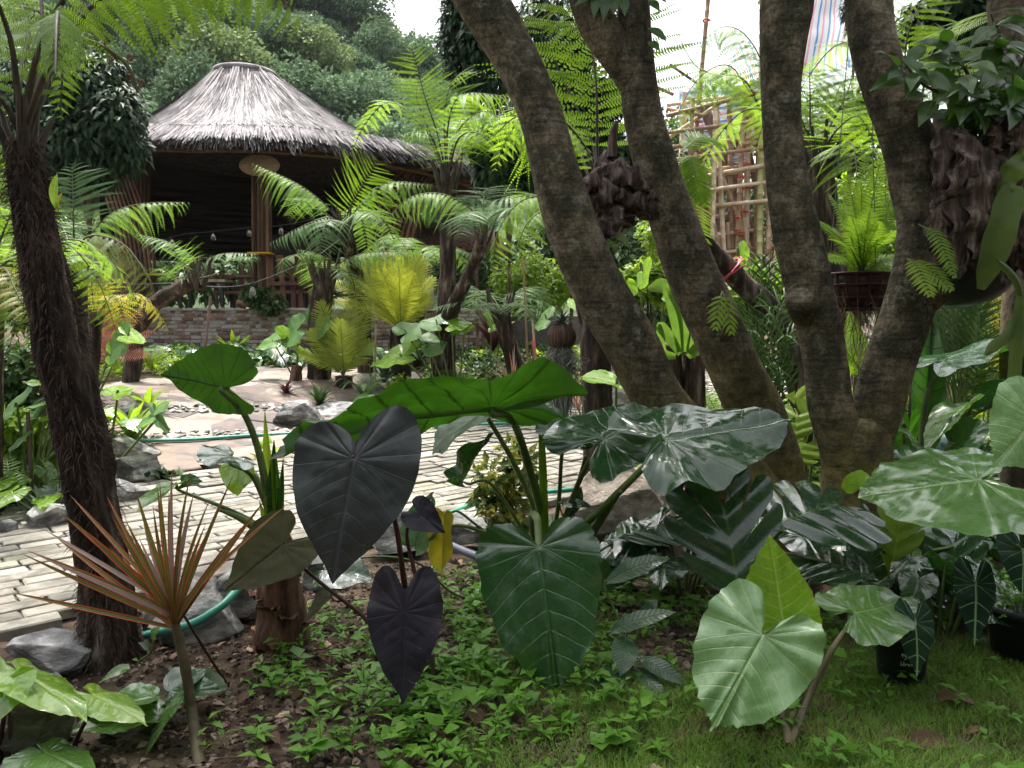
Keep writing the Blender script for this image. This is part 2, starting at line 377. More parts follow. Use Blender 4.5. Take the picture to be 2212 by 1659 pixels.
def nmat(name, stops, scale, rough=.85, bump=.3, bscale=None, stretch=(1, 1, 1), detail=6., rnd=0., spec=.3, objr=0., bdist=.02, overlay=None, uvco=False):
    m, nt = newmat(name)
    co = nd(nt, 'ShaderNodeMapping', {'Vector': nd(nt, 'ShaderNodeTexCoord').outputs['UV'], 'Scale': stretch}).outputs[0] if uvco else coords(nt, stretch)
    f = noise(nt, co, scale, detail, .6)
    if rnd: 
        a = nd(nt, 'ShaderNodeAttribute', attribute_name='rnd').outputs['Fac']; f = mth(nt, 'ADD', f, mth(nt, 'MULTIPLY', mth(nt, 'SUBTRACT', a, .5), rnd))
    if objr:
        a = nd(nt, 'ShaderNodeObjectInfo').outputs['Random']; f = mth(nt, 'ADD', f, mth(nt, 'MULTIPLY', mth(nt, 'SUBTRACT', a, .5), objr))
    f = mth(nt, 'ADD', mth(nt, 'MULTIPLY', mth(nt, 'SUBTRACT', f, .5), 1.7), .5)
    c = ramp(nt, f, stops)
    if overlay:
        oc, osc, lo, hi = overlay; of = ramp(nt, noise(nt, coords(nt), osc, 5, .65), [(lo, 0.), (hi, 1.)]); c = mixc(nt, of, c, oc)
        src = [l for l in nt.links if l.to_socket.node == c.node and l.to_socket.name == 'A']
    h = noise(nt, co, bscale or scale*3, 5, .65)
    b = nd(nt, 'ShaderNodeBump', {'Height': h, 'Strength': bump, 'Distance': bdist}).outputs[0]
    p = nd(nt, 'ShaderNodeBsdfPrincipled', {'Base Color': c, 'Roughness': rough, 'Normal': b, 'Specular IOR Level': spec})
    finish(nt, p.outputs[0]); return m
def vein_masks(nt):
    uv = nd(nt, 'ShaderNodeUVMap', uv_map='UVMap').outputs[0]; sx = nd(nt, 'ShaderNodeSeparateXYZ', {0: uv})
    ax = mth(nt, 'ABSOLUTE', sx.outputs[0]); y = sx.outputs[1]; return ax, y
def leafmat(name, c1, c2, vein=None, mode='plain', rough=.4, trans=.35, tc=None, spec=.22, nv=None, kv=None, vw=.07, bump=.25, blotch=None, spots=None, wet=0., edge=None, mid=.010, tv=None, net=True, holes=None):
    m, nt = newmat(name); co = coords(nt)
    a = nd(nt, 'ShaderNodeAttribute', attribute_name='rnd').outputs['Fac']
    nz = noise(nt, co, 9, 4, .6)
    f = mth(nt, 'ADD', mth(nt, 'MULTIPLY', a, .7), mth(nt, 'MULTIPLY', mth(nt, 'SUBTRACT', nz, .35), .9))
    c = mixc(nt, nd(nt, 'ShaderNodeClamp', {0: f}).outputs[0], c1, c2)
    hgt = mth(nt, 'MULTIPLY', noise(nt, co, 55, 3, .6), .5); vm = None
    if blotch:
        bc, bs, lo, hi = blotch; c = mixc(nt, ramp(nt, noise(nt, co, bs, 5, .65), [(lo, 0.), (hi, 1.)]), c, bc)
    if mode != 'plain':
        ax, y = vein_masks(nt); nv = nv or VEIN_N; kv = VEIN_K if kv is None else kv
        wob = mth(nt, 'MULTIPLY', mth(nt, 'SUBTRACT', noise(nt, co, 5, 3), .5), .075)
        s = mth(nt, 'ADD', mth(nt, 'SUBTRACT', y, mth(nt, 'MULTIPLY', ax, kv)), wob)
        if mode == 'aroid': s = mth(nt, 'SUBTRACT', s, mth(nt, 'MULTIPLY', mth(nt, 'MULTIPLY', ax, ax), VEIN_C))
        def line(v): return mth(nt, 'ABSOLUTE', mth(nt, 'SUBTRACT', mth(nt, 'FRACT', v), .5))
        l1 = mth(nt, 'SUBTRACT', .5, line(mth(nt, 'MULTIPLY', s, nv)))
        if mode == 'aroid':
            l2 = mth(nt, 'SUBTRACT', .5, line(mth(nt, 'MULTIPLY', mth(nt, 'ARCTAN2', ax, y), 2.2)))
            pos = mth(nt, 'GREATER_THAN', s, 0.); l = nd(nt, 'ShaderNodeMix', {0: pos, 2: l2, 3: l1}, data_type='FLOAT').outputs[0]
        else: l = l1
        lm = nd(nt, 'ShaderNodeMapRange', {0: l, 1: vw*.35, 2: vw, 3: 1., 4: 0.}).outputs[0]
        mm_ = nd(nt, 'ShaderNodeMapRange', {0: ax, 1: mid*.5, 2: mid*1.4, 3: 1., 4: 0.}).outputs[0]
        vm = mth(nt, 'MAXIMUM', mth(nt, 'MULTIPLY', lm, nd(nt, 'ShaderNodeMapRange', {0: ax, 1: .05, 2: .75, 3: .85, 4: .15}).outputs[0]), mm_)
        if vein: c = mixc(nt, vm, c, vein)
        if edge:
            ec, e0 = edge; c = mixc(nt, nd(nt, 'ShaderNodeMapRange', {0: ax, 1: e0, 2: e0*1.5}).outputs[0], c, ec)
        hgt = mth(nt, 'ADD', hgt, mth(nt, 'MULTIPLY', vm, -1.2))
        ve = nd(nt, 'ShaderNodeTexVoronoi', {'Vector': co, 'Scale': 70.}, feature='DISTANCE_TO_EDGE').outputs[0]; vl = nd(nt, 'ShaderNodeMapRange', {0: ve, 1: .0, 2: .09, 3: .35, 4: 0.}).outputs[0]
        if vein and net: c = mixc(nt, vl, c, vein)
        if mode == 'aroid': c = mixc(nt, ramp(nt, noise(nt, co, 17, 5, .7), [(.70, 0.), (.745, .8)]), c, (.12, .085, .03))
    if spots:
        scol, ssc, thr = spots; vo = nd(nt, 'ShaderNodeTexVoronoi', {'Vector': co, 'Scale': ssc}).outputs[0]
        c = mixc(nt, mth(nt, 'LESS_THAN', vo, thr), c, scol)
    bm = nd(nt, 'ShaderNodeBump', {'Height': hgt, 'Strength': bump, 'Distance': .004}).outputs[0]
    rg_ = rough
    if wet: rg_ = nd(nt, 'ShaderNodeMapRange', {0: noise(nt, co, 14, 4, .65), 1: .42, 2: .62, 3: rough, 4: wet}).outputs[0]
    p = nd(nt, 'ShaderNodeBsdfPrincipled', {'Base Color': c, 'Roughness': rg_, 'Normal': bm, 'Specular IOR Level': spec})
    if wet: p.inputs['Coat Weight'].default_value = .55; p.inputs['Coat Roughness'].default_value = .12
    sh = p.outputs[0]
    if trans:
        tcol = mixc(nt, .7, c, tc) if tc else c
        tcol = mixc(nt, 1., tcol, ramp(nt, noise(nt, co, 11, 4, .65), [(.3, .62), (.65, 1.1)]), 'MULTIPLY')
        if vm is not None and tv: tcol = mixc(nt, mth(nt, 'MULTIPLY', vm, .8), tcol, tv)
        t = nd(nt, 'ShaderNodeBsdfTranslucent', {'Color': tcol, 'Normal': bm})
        sh = nd(nt, 'ShaderNodeMixShader', {0: trans, 1: sh, 2: t.outputs[0]}).outputs[0]
    if holes:
        hm = mth(nt, 'GREATER_THAN', noise(nt, co, holes[0], 3, .55), holes[1]); sh = nd(nt, 'ShaderNodeMixShader', {0: hm, 1: sh, 2: nd(nt, 'ShaderNodeBsdfTransparent').outputs[0]}).outputs[0]
    finish(nt, sh); return m
def plain(name, col, rough=.6, metal=0., spec=.4, emit=None):
    m, nt = newmat(name); p = nd(nt, 'ShaderNodeBsdfPrincipled', {'Base Color': c4(col), 'Roughness': rough, 'Metallic': metal, 'Specular IOR Level': spec}); finish(nt, p.outputs[0]); return m

MT = {}
# ground and stone
MT['soil'] = nmat('soil', [(.3, (.03, .019, .012)), (.5, (.075, .048, .031)), (.68, (.135, .095, .066))], 7, .95, .9, 60, bdist=.03, overlay=((.045, .055, .02), 1.3, .55, .7))
MT['hillsoil'] = nmat('hill_soil', [(.3, (.03, .055, .02)), (.7, (.07, .10, .04))], .3, .95, .3)
MT['mortar'] = nmat('path_mortar', [(.3, (.07, .063, .048)), (.7, (.14, .128, .096))], 12, .95, .6, 90)
MT['paver'] = nmat('paver', [(.2, (.13, .122, .104)), (.5, (.225, .21, .178)), (.8, (.31, .29, .25))], 9, .9, .7, 120, objr=.3, bdist=.008, overlay=((.17, .165, .09), 2.2, .54, .8))
MT['flag'] = nmat('flagstone', [(.2, (.10, .085, .08)), (.45, (.165, .128, .11)), (.6, (.2, .14, .107)), (.8, (.235, .2, .175))], 3.2, .75, .5, 24, objr=.5, stretch=(1, 1, 4))
MT['pebble'] = nmat('pebble', [(.2, (.13, .13, .13)), (.5, (.27, .235, .2)), (.8, (.42, .39, .35))], 2, .6, .15, 40, objr=1.1)
MT['rock'] = nmat('rock', [(.2, (.07, .07, .072)), (.45, (.17, .168, .165)), (.58, (.30, .295, .285)), (.75, (.50, .49, .475))], 7, .8, .8, 30, stretch=(1, 1, 2.2), objr=.1, bdist=.02)
MT['rockbrown'] = nmat('rock_brown', [(.3, (.10, .085, .065)), (.5, (.24, .205, .165)), (.7, (.42, .36, .3))], 6, .85, .8, 34, objr=.1)
MT['brickfar'] = nmat('brick_far', [(.1, (.14, .09, .075)), (.35, (.27, .165, .125)), (.55, (.30, .235, .2)), (.85, (.36, .33, .3))], 6, .9, .6, 40, rnd=.9)
MT['paverfar'] = nmat('paver_far', [(.2, (.13, .122, .104)), (.5, (.225, .21, .178)), (.8, (.31, .29, .25))], 9, .9, .7, 120, rnd=.3, bdist=.008, overlay=((.17, .165, .09), 2.2, .54, .8))
MT['brick'] = nmat('brick', [(.1, (.14, .09, .075)), (.35, (.27, .165, .125)), (.55, (.30, .235, .2)), (.85, (.36, .33, .3))], 6, .9, .6, 40, objr=.9)
MT['mortarf'] = nmat('landing_mortar', [(.3, (.15, .13, .108)), (.7, (.26, .235, .2))], 6, .95, .6, 60)
MT['mortarw'] = nmat('wall_mortar', [(.3, (.16, .15, .135)), (.7, (.31, .29, .26))], 5, .95, .6, 40)
MT['floor'] = nmat('terrace_floor', [(.3, (.05, .045, .04)), (.7, (.1, .09, .08))], 4, .7, .2)
# wood, bark, thatch
MT['bark'] = nmat('bark', [(.28, (.035, .028, .02)), (.45, (.085, .064, .044)), (.6, (.16, .122, .082)), (.78, (.25, .195, .135))], 3.6, .9, .85, 34, stretch=(1.2, 1.2, .8), bdist=.02, overlay=((.03, .036, .022), 2.6, .52, .66))
MT['moss'] = nmat('moss_bark', [(.3, (.05, .045, .012)), (.55, (.11, .095, .025)), (.75, (.20, .15, .08))], 6, .95, .9, 60)
MT['fernbark'] = nmat('fern_bark', [(.3, (.014, .010, .008)), (.5, (.042, .028, .021)), (.66, (.12, .085, .066)), (.8, (.27, .22, .2))], 8, .85, .9, 50, stretch=(1.6, 1.6, .3), bdist=.03)
MT['fibre'] = nmat('root_fibre', [(.3, (.022, .014, .01)), (.7, (.085, .055, .04))], 20, .9, .2, rnd=.5)
MT['thatch'] = nmat('thatch', [(.1, (.10, .092, .092)), (.5, (.24, .222, .228)), (.85, (.40, .38, .39))], 2.5, .9, .2, 60, rnd=.6)
MT['thatchbase'] = nmat('thatch_base', [(.3, (.08, .068, .066)), (.7, (.17, .15, .15))], 12, .95, .4)
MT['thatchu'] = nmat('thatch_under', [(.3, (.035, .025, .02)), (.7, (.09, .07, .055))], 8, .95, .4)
MT['bambood'] = nmat('bamboo_dark', [(.3, (.085, .045, .026)), (.7, (.20, .11, .06))], 5, .5, .15, stretch=(1, 1, .2), objr=.3)
MT['bamboo'] = nmat('bamboo_pale', [(.25, (.26, .17, .10)), (.5, (.44, .32, .2)), (.8, (.58, .47, .33))], 3, .45, .15, stretch=(1, 1, .3), objr=.5)
MT['bamboog'] = nmat('bamboo_green', [(.3, (.32, .33, .12)), (.7, (.46, .44, .2))], 3, .45, .1, stretch=(1, 1, .3))
MT['pole'] = nmat('eucalyptus_pole', [(.3, (.10, .06, .055)), (.6, (.22, .15, .13)), (.8, (.33, .26, .23))], 4, .8, .4, stretch=(1, 1, .35))
MT['wood'] = nmat('chair_wood', [(.3, (.10, .042, .03)), (.7, (.22, .105, .075))], 4, .45, .15, stretch=(1, 1, .3), objr=.3)
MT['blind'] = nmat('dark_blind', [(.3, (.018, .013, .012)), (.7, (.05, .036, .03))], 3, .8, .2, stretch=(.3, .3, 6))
MT['black'] = plain('black_plastic', (.012, .013, .018), .45)
MT['dark'] = plain('dark_metal', (.03, .028, .028), .5)
MT['straw'] = nmat('woven_straw', [(.3, (.22, .15, .09)), (.7, (.42, .31, .2))], 30, .8, .5, 90)
MT['yellow'] = plain('yellow_strap', (.55, .33, .02), .5)
MT['red'] = plain('red_tie', (.5, .05, .03), .5)
MT['pink'] = plain('pink_twine', (.62, .10, .16), .5)
MT['cream'] = plain('cream_panel', (.55, .46, .3), .7)
MT['hose'] = plain('green_hose', (.05, .28, .20), .35)
MT['pipe'] = plain('grey_pipe', (.10, .11, .14), .35)
MT['cable'] = plain('black_cable', (.1, .1, .1), .6)
MT['white'] = plain('white_ink', (.75, .75, .75), .6)
def glassmat(name, col, rough=.05):
    m, nt = newmat(name); g = nd(nt, 'ShaderNodeBsdfPrincipled', {'Base Color': c4(col), 'Roughness': rough, 'Transmission Weight': .85, 'IOR': 1.3}); finish(nt, g.outputs[0]); return m
MT['bulb'] = glassmat('bulb_glass', (.9, .9, .9))
def wrapmat():
    m, nt = newmat('plastic_wrap'); co = coords(nt); c = ramp(nt, noise(nt, co, 16, 4, .6, 2.), [(.35, (.02, .06, .05)), (.6, (.06, .12, .11)), (.75, (.35, .42, .42))])
    finish(nt, nd(nt, 'ShaderNodeBsdfPrincipled', {'Base Color': c, 'Roughness': .2}).outputs[0]); return m
MT['wrap'] = wrapmat()
def stripemat():
    m, nt = newmat('striped_tarp'); uv = nd(nt, 'ShaderNodeUVMap', uv_map='UVMap').outputs[0]; x = nd(nt, 'ShaderNodeSeparateXYZ', {0: uv}).outputs[0]
    fr = mth(nt, 'FRACT', x); n = nd(nt, 'ShaderNodeValToRGB', {0: fr}); n.color_ramp.interpolation = 'CONSTANT'; e = n.color_ramp.elements
    st = [(0, (.66, .66, .70)), (.26, (.10, .28, .55)), (.44, (.66, .66, .70)), (.70, (.66, .30, .38)), (.86, (.66, .66, .70))]
    while len(e) < len(st): e.new(.5)
    for q, (p_, c) in zip(e, st): q.position = p_; q.color = c4(c)
    d = nd(nt, 'ShaderNodeBsdfPrincipled', {'Base Color': n.outputs[0], 'Roughness': .55}); t = nd(nt, 'ShaderNodeBsdfTranslucent', {'Color': n.outputs[0]})
    finish(nt, nd(nt, 'ShaderNodeMixShader', {0: .45, 1: d.outputs[0], 2: t.outputs[0]}).outputs[0]); return m
MT['tarp'] = stripemat()
# foliage
YG = (.30, .52, .02)
MT['fern'] = leafmat('fern_green', (.07, .15, .04), (.14, .25, .06), trans=.45, tc=(.24, .42, .04), rough=.45, blotch=((.15, .13, .04), 6, .62, .74))
MT['fernlime'] = leafmat('fern_lime', (.09, .20, .018), (.19, .32, .035), trans=.52, tc=(.36, .58, .035), rough=.45, blotch=((.22, .2, .04), 6, .6, .72))
MT['fernblue'] = leafmat('fern_bluegreen', (.08, .16, .06), (.155, .255, .10), trans=.4, rough=.45)
MT['fernyellow'] = leafmat('fern_yellow', (.20, .21, .03), (.32, .28, .04), trans=.5, tc=(.5, .45, .04))
MT['fernred'] = leafmat('fern_red', (.36, .10, .07), (.48, .19, .12), trans=.4)
MT['fernolive'] = leafmat('fern_olive', (.10, .14, .05), (.19, .2, .06), trans=.4, tc=(.3, .32, .06))
MT['stipe'] = nmat('frond_stalk', [(.3, (.05, .055, .025)), (.7, (.12, .12, .05))], 6, .6, .2)
MT['stiped'] = nmat('frond_stalk_dark', [(.3, (.025, .02, .016)), (.7, (.085, .065, .045))], 6, .6, .2)
MT['cycad'] = leafmat('cycad_lime', (.28, .33, .03), (.42, .44, .06), trans=.42, tc=(.5, .55, .05), rough=.4)
MT['cycad2'] = leafmat('cycad_green', (.2, .27, .035), (.33, .37, .07), trans=.4, tc=(.35, .45, .05), rough=.4)
MT['tree'] = leafmat('tree_leaf', (.012, .03, .012), (.04, .08, .03), trans=.2, rough=.5, spec=.16)
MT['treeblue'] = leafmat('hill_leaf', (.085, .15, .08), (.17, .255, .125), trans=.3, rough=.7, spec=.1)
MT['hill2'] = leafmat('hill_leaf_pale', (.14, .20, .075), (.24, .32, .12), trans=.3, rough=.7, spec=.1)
MT['shrub'] = leafmat('shrub_leaf', (.02, .05, .015), (.075, .14, .03), trans=.3, rough=.4)
MT['limeshrub'] = leafmat('lime_leaf', (.10, .19, .02), (.22, .32, .03), trans=.45, tc=(.4, .6, .03), rough=.4)
MT['varieg'] = leafmat('variegated_leaf', (.04, .09, .02), (.10, .17, .03), trans=.35, blotch=((.42, .40, .05), 14, .48, .56))
MT['crownleaf'] = leafmat('canopy_leaf', (.02, .05, .015), (.05, .10, .02), trans=.25, rough=.35)
MT['broad'] = leafmat('broad_leaf', (.016, .045, .016), (.05, .11, .02), (.09, .16, .05), 'lance', .3, .35, (.16, .4, .02), nv=9, kv=.6, vw=.03, spec=.6, mid=.012)
AK = dict(spec=.6)
MT['al_dark'] = leafmat('alocasia_dark', (.012, .044, .016), (.028, .078, .026), (.06, .12, .045), 'aroid', .30, .2, (.08, .3, .01), wet=.07, bump=.5, **AK)
MT['al_under'] = leafmat('alocasia_green', (.024, .075, .012), (.045, .12, .018), (.010, .034, .006), 'aroid', .42, .42, (.065, .22, .006), vw=.075, mid=.014, tv=(.005, .018, .003), holes=(16, .735), **AK)
MT['al_pale'] = leafmat('alocasia_pale', (.15, .29, .11), (.22, .37, .16), (.34, .50, .2), 'aroid', .36, .25, (.3, .55, .05), wet=.14, bump=.45, **AK)
MT['al_lime'] = leafmat('alocasia_lime', (.14, .30, .015), (.20, .38, .03), (.42, .55, .12), 'aroid', .36, .45, (.4, .7, .02), wet=.14, **AK)
MT['al_mid'] = leafmat('alocasia_mid', (.05, .13, .03), (.10, .20, .05), (.2, .32, .1), 'aroid', .32, .3, (.25, .5, .03), wet=.15, **AK)
MT['al_far'] = leafmat('alocasia_garden', (.05, .13, .03), (.09, .19, .045), (.17, .28, .09), 'aroid', .5, .3, (.2, .42, .03), spec=.25)
MT['black_taro'] = leafmat('taro_black', (.013, .020, .018), (.027, .036, .033), (.055, .05, .066), 'aroid', .42, .06, spec=.55, vw=.035, mid=.012, bump=.35)
MT['purple_taro'] = leafmat('taro_purple', (.014, .012, .021), (.024, .02, .032), (.035, .03, .045), 'aroid', .55, .04, spec=.4, vw=.04, bump=.6, spots=((.12, .115, .14), 26, .07))
MT['brown_taro'] = leafmat('taro_under', (.035, .042, .012), (.06, .062, .02), (.03, .012, .015), 'aroid', .5, .3, (.2, .16, .02), vw=.03)
MT['yellowleaf'] = leafmat('yellowing_leaf', (.28, .24, .02), (.4, .33, .03), (.3, .26, .05), 'aroid', .5, .45, (.6, .5, .03), blotch=((.10, .17, .02), 4, .5, .7))
MT['wither'] = leafmat('withered_leaf', (.06, .028, .015), (.17, .085, .05), trans=.15, rough=.8, bump=.6)
MT['monst'] = leafmat('monstera_leaf', (.010, .034, .018), (.022, .06, .028), (.05, .12, .02), 'lance', .3, .12, (.1, .3, .02), nv=6, kv=.35, vw=.02, wet=.1, spec=.6, mid=.012)
MT['monsty'] = leafmat('monstera_yellow', (.10, .17, .015), (.15, .22, .02), (.2, .3, .05), 'lance', .35, .4, (.3, .5, .02), nv=6, kv=.35, vw=.02)
MT['pleat'] = leafmat('pleated_leaf', (.018, .05, .022), (.035, .085, .035), (.07, .13, .06), 'lance', .26, .2, (.1, .3, .02), nv=13, kv=.8, vw=.16, bump=.9, spec=.6)
MT['crystal'] = leafmat('crystal_leaf', (.006, .026, .012), (.012, .04, .018), (.22, .34, .17), 'aroid', .35, .08, nv=3.4, vw=.05, mid=.016, net=False)
MT['drac'] = leafmat('dracaena_leaf', (.045, .09, .012), (.085, .12, .02), (.20, .19, .08), 'lance', .4, .25, (.2, .2, .05), nv=.01, vw=.0001, edge=((.58, .08, .05), .0105), mid=.003, net=False)
MT['dracpink'] = leafmat('dracaena_pink', (.34, .22, .2), (.45, .34, .3), trans=.35, rough=.4)
MT['silver'] = leafmat('silver_leaf', (.09, .13, .10), (.16, .20, .16), trans=.1, rough=.4)
MT['weed'] = leafmat('weed_leaf', (.06, .16, .018), (.15, .32, .035), trans=.35, tc=(.2, .5, .02))
MT['grass'] = leafmat('grass_blade', (.11, .22, .025), (.21, .36, .055), trans=.35, blotch=((.22, .19, .08), 5, .55, .68))
MT['petg'] = nmat('petiole_green', [(.3, (.06, .10, .025)), (.7, (.13, .18, .06))], 8, .45, .1)
MT['petb'] = nmat('petiole_brown', [(.3, (.075, .06, .035)), (.7, (.15, .125, .075))], 8, .5, .1)
MT['petp'] = nmat('petiole_purple', [(.3, (.03, .012, .010)), (.7, (.075, .03, .022))], 8, .4, .1)
MT['sheath'] = nmat('dry_sheath', [(.25, (.06, .03, .02)), (.5, (.17, .09, .06)), (.75, (.33, .2, .14))], 8, .85, .6, 50, stretch=(2, 2, .5))
MT['husk'] = nmat('seed_husk', [(.3, (.045, .025, .018)), (.6, (.15, .09, .06)), (.8, (.27, .18, .13))], 10, .7, .6, uvco=True, stretch=(14, .6, 1))
MT['moss_grey'] = nmat('grey_moss', [(.3, (.16, .17, .14)), (.7, (.32, .33, .28))], 20, .9, .1, rnd=.4)
MT['stag'] = nmat('staghorn_brown', [(.25, (.03, .02, .016)), (.48, (.10, .068, .054)), (.65, (.2, .145, .122)), (.82, (.36, .29, .255))], 5, .85, .9, 30, stretch=(7, 7, .5))
MT['staggreen'] = leafmat('staghorn_green', (.065, .11, .03), (.12, .165, .055), trans=.35, tc=(.3, .45, .05), spots=((.05, .03, .015), 26, .09))
MT['litter'] = nmat('dry_leaf', [(.3, (.09, .05, .03)), (.6, (.22, .13, .085)), (.8, (.36, .25, .18))], 9, .8, .3, objr=.7, rnd=.5)
MT['flower'] = plain('red_flower', (.62, .05, .10), .5)
MT['cordy'] = leafmat('cordyline_red', (.045, .012, .02), (.10, .03, .04), trans=.2)
# ------------------------------------------------------------------ setting: ground, path, flagstones, hill
def axis(a, b, s, lo, hi):
    l = list(np.arange(a, b+1e-6, s)); st = s; x = a; L = []
    while x > lo: st *= 1.16; x -= st; L.append(x)
    x = b; st = s; Rr = []
    while x < hi: st *= 1.16; x += st; Rr.append(x)
    return np.array(L[::-1]+l+Rr)
gx = axis(-3.2, 3.2, .05, -400, 400); gy = axis(1.9, 6.2, .05, -60, 420)
X, Y = np.meshgrid(gx, gy); Z = H(X, Y)
near = (1-ss(6, 9, Y))*(1-ss(4, 6, np.abs(X)))
Pn = np.stack([X, Y, 0*X], -1).reshape(-1, 3)
Z = Z + (near.ravel()*(.035*fbm(Pn*2.2, 4) + .018*fbm(Pn*9+5, 3) - .012)).reshape(Z.shape)
mb = MB(); nx, ny = len(gx), len(gy)
i = np.arange(ny-1)[:, None]*nx; j = np.arange(nx-1)[None]
f = np.stack([i+j, i+j+1, i+nx+j+1, i+nx+j], -1).reshape(-1, 4)
v = np.stack([X, Y, Z], -1).reshape(-1, 3)
far = v[f].mean(1)[:, 1] > 34
mb.add(v, f[~far], None, 0); mb.f.append((f[far], 1))
g_o = mb.build('ground', [MT['soil'], MT['hillsoil']]); tag(g_o, kind='structure')

PATH = [(-6, .2), (-2.35, 3.15), (-1.65, 3.95), (-.75, 4.9), (.4, 5.8), (1.5, 7.2), (3, 9.5), (5, 12.2), (10, 17),
        (13, 22), (6.2, 18.6), (3.6, 15), (1.6, 12.6), (.1, 11.2), (-.75, 9.4), (-3.35, 5.9), (-4.6, 4.5), (-9, 1.5)]
def sheet(name, poly, dz, mat_, step=.3):
    mb = MB(); xs = [p[0] for p in poly]; ys = [p[1] for p in poly]; cell = {}
    V = []; Fc = []
    for a in np.arange(min(xs), max(xs), step):
        for b in np.arange(min(ys), max(ys), step):
            if all(pip(a+u*step, b+w*step, poly) for u in (0, 1) for w in (0, 1)):
                k = []
                for (u, w) in ((0, 0), (1, 0), (1, 1), (0, 1)):
                    q = (round((a+u*step)/step), round((b+w*step)/step))
                    if q not in cell: cell[q] = len(V); V.append((a+u*step, b+w*step, float(H(a+u*step, b+w*step))+dz))
                    k.append(cell[q])
                Fc.append(k)
    mb.add(np.array(V), np.array(Fc)); return mb.build(name, mat_)
path = sheet('paved_path', PATH, .026, MT['mortar'], .2); tag(path, kind='structure')
# pavers laid in courses running away to the right
rg = random.Random(4)
PL, PW = .34, .125; da = R(50); D1 = np.array([math.sin(da), math.cos(da)]); D2 = np.array([-math.cos(da), math.sin(da)])
pav_me = []
for s in range(5):
    me = chamf_box('paver', PL-.014, PW-.013, .05, .007, s, .003); me.materials.append(MT['paver']); pav_me.append(me)
cand = []
for r_ in range(-60, 140):
    off = rg.uniform(0, PL)
    for c_ in range(-40, 90):
        q = D1*(c_*PL+off) + D2*(r_*PW)
        if -5 < q[0] < 9 and 1 < q[1] < 19 and pip(q[0], q[1], PATH):
            px = CXP + F*q[0]/max(q[1], .5)
            vis = -150 < px < 2400
            cand.append((q[1] if vis else q[1]+50, q))
cand.sort(key=lambda t: t[0])
rest = MB()
for k, (_, q) in enumerate(cand):
    z = float(H(q[0], q[1])) + .046 + rg.uniform(-.004, .006)
    rz = math.atan2(D1[1], D1[0]) + rg.uniform(-.012, .012); rx, ry = rg.uniform(-.02, .02), rg.uniform(-.012, .012)
    if k < 300: part('paver', pav_me[k % 5], path, (q[0], q[1], z), (rx, ry, rz))
    else: box(rest, (q[0], q[1], z-.02), PL-.014, PW-.012, .04, rz, rnd=rg.random())
rest.build('far_pavers', MT['paverfar'], path, smooth=False, kind='stuff')

# flagstone landing with low steps and pebble edging
FLAG = [(-3.5, 6.0), (-1.0, 8.9), (-.7, 9.8), (-1.3, 11.6), (-3.2, 12.4), (-5.2, 10.5), (-5.4, 7.6)]
fl = sheet('flagstone_landing', FLAG, .03, MT['mortarf'], .2); tag(fl, kind='structure')
def level(x, y):
    t = (x*(-.55)+y*.83)      # steps rise up-left
    return 0.*t
rg = random.Random(11)
for a in np.arange(-6, 0, .62):
    for b in np.arange(5.5, 13, .72):
        cx_, cy_ = a*.84+b*.2+.2*rg.random()-1.0, b*.9-a*.28+.25*rg.random()
        if not pip(cx_, cy_, FLAG): continue
        k = rg.randint(5, 7); ang0 = rg.uniform(0, 6.28); pts = []
        for m_ in range(k):
            th = ang0+m_*2*math.pi/k+rg.uniform(-.2, .2); rr_ = rg.uniform(.36, .47)
            pts.append((cx_+rr_*1.08*math.cos(th), cy_+rr_*math.sin(th)))
        lv = level(cx_, cy_); zt = .05+rg.uniform(0, .012); mb = MB(); V = []
        hz = float(H(cx_, cy_))-.012
        for (sc_, z0) in ((1.0, -.06), (1.0, zt-.010), (.97, zt)):
            for (x_, y_) in pts:
                xx_, yy_ = cx_+(x_-cx_)*sc_, cy_+(y_-cy_)*sc_; V.append((xx_, yy_, float(H(xx_, yy_))+z0-.012))
        Fq = [(L*k+m_, L*k+(m_+1) % k, (L+1)*k+(m_+1) % k, (L+1)*k+m_) for L in (0, 1) for m_ in range(k)]
        mb.add(np.array(V), np.array(Fq)); mb.f.append((np.arange(2*k, 3*k)[None], 0))
        mb.build('flagstone', MT['flag'], fl, smooth=False)
peb_me = []
for s in range(4):
    r_ = rockmb((0, 0, 0), 1, .8, .55, 40+s, 2, 3, .03); o = r_.build('pebble', MT['pebble']); peb_me.append(o.data); bpy.data.objects.remove(o)
npb = 0
for t0 in (8.35, 9.1, 10.2):
    for s_ in np.arange(-1.2, 5.2, .075):
        for lay in range(3):
            # points with -.55x+.83y = t0
            base = np.array([-.55, .83])*t0/(.55**2+.83**2) + np.array([.83, .55])*(s_ - 1.4 + rg.uniform(-.03, .03))
            q = base - np.array([-.55, .83])*(.05+lay*.07+rg.uniform(-.02, .02))
            if npb < 290 and pip(q[0], q[1], FLAG) and -80 < CXP+F*q[0]/q[1] < 1050:
                z = float(H(*q))+.055-lay*.006; sc_ = rg.uniform(.026, .047)
                part('pebble', peb_me[npb % 4], fl, (q[0], q[1], z), (rg.uniform(-.4, .4), rg.uniform(-.4, .4), rg.uniform(0, 6)), (sc_, sc_, sc_)); npb += 1

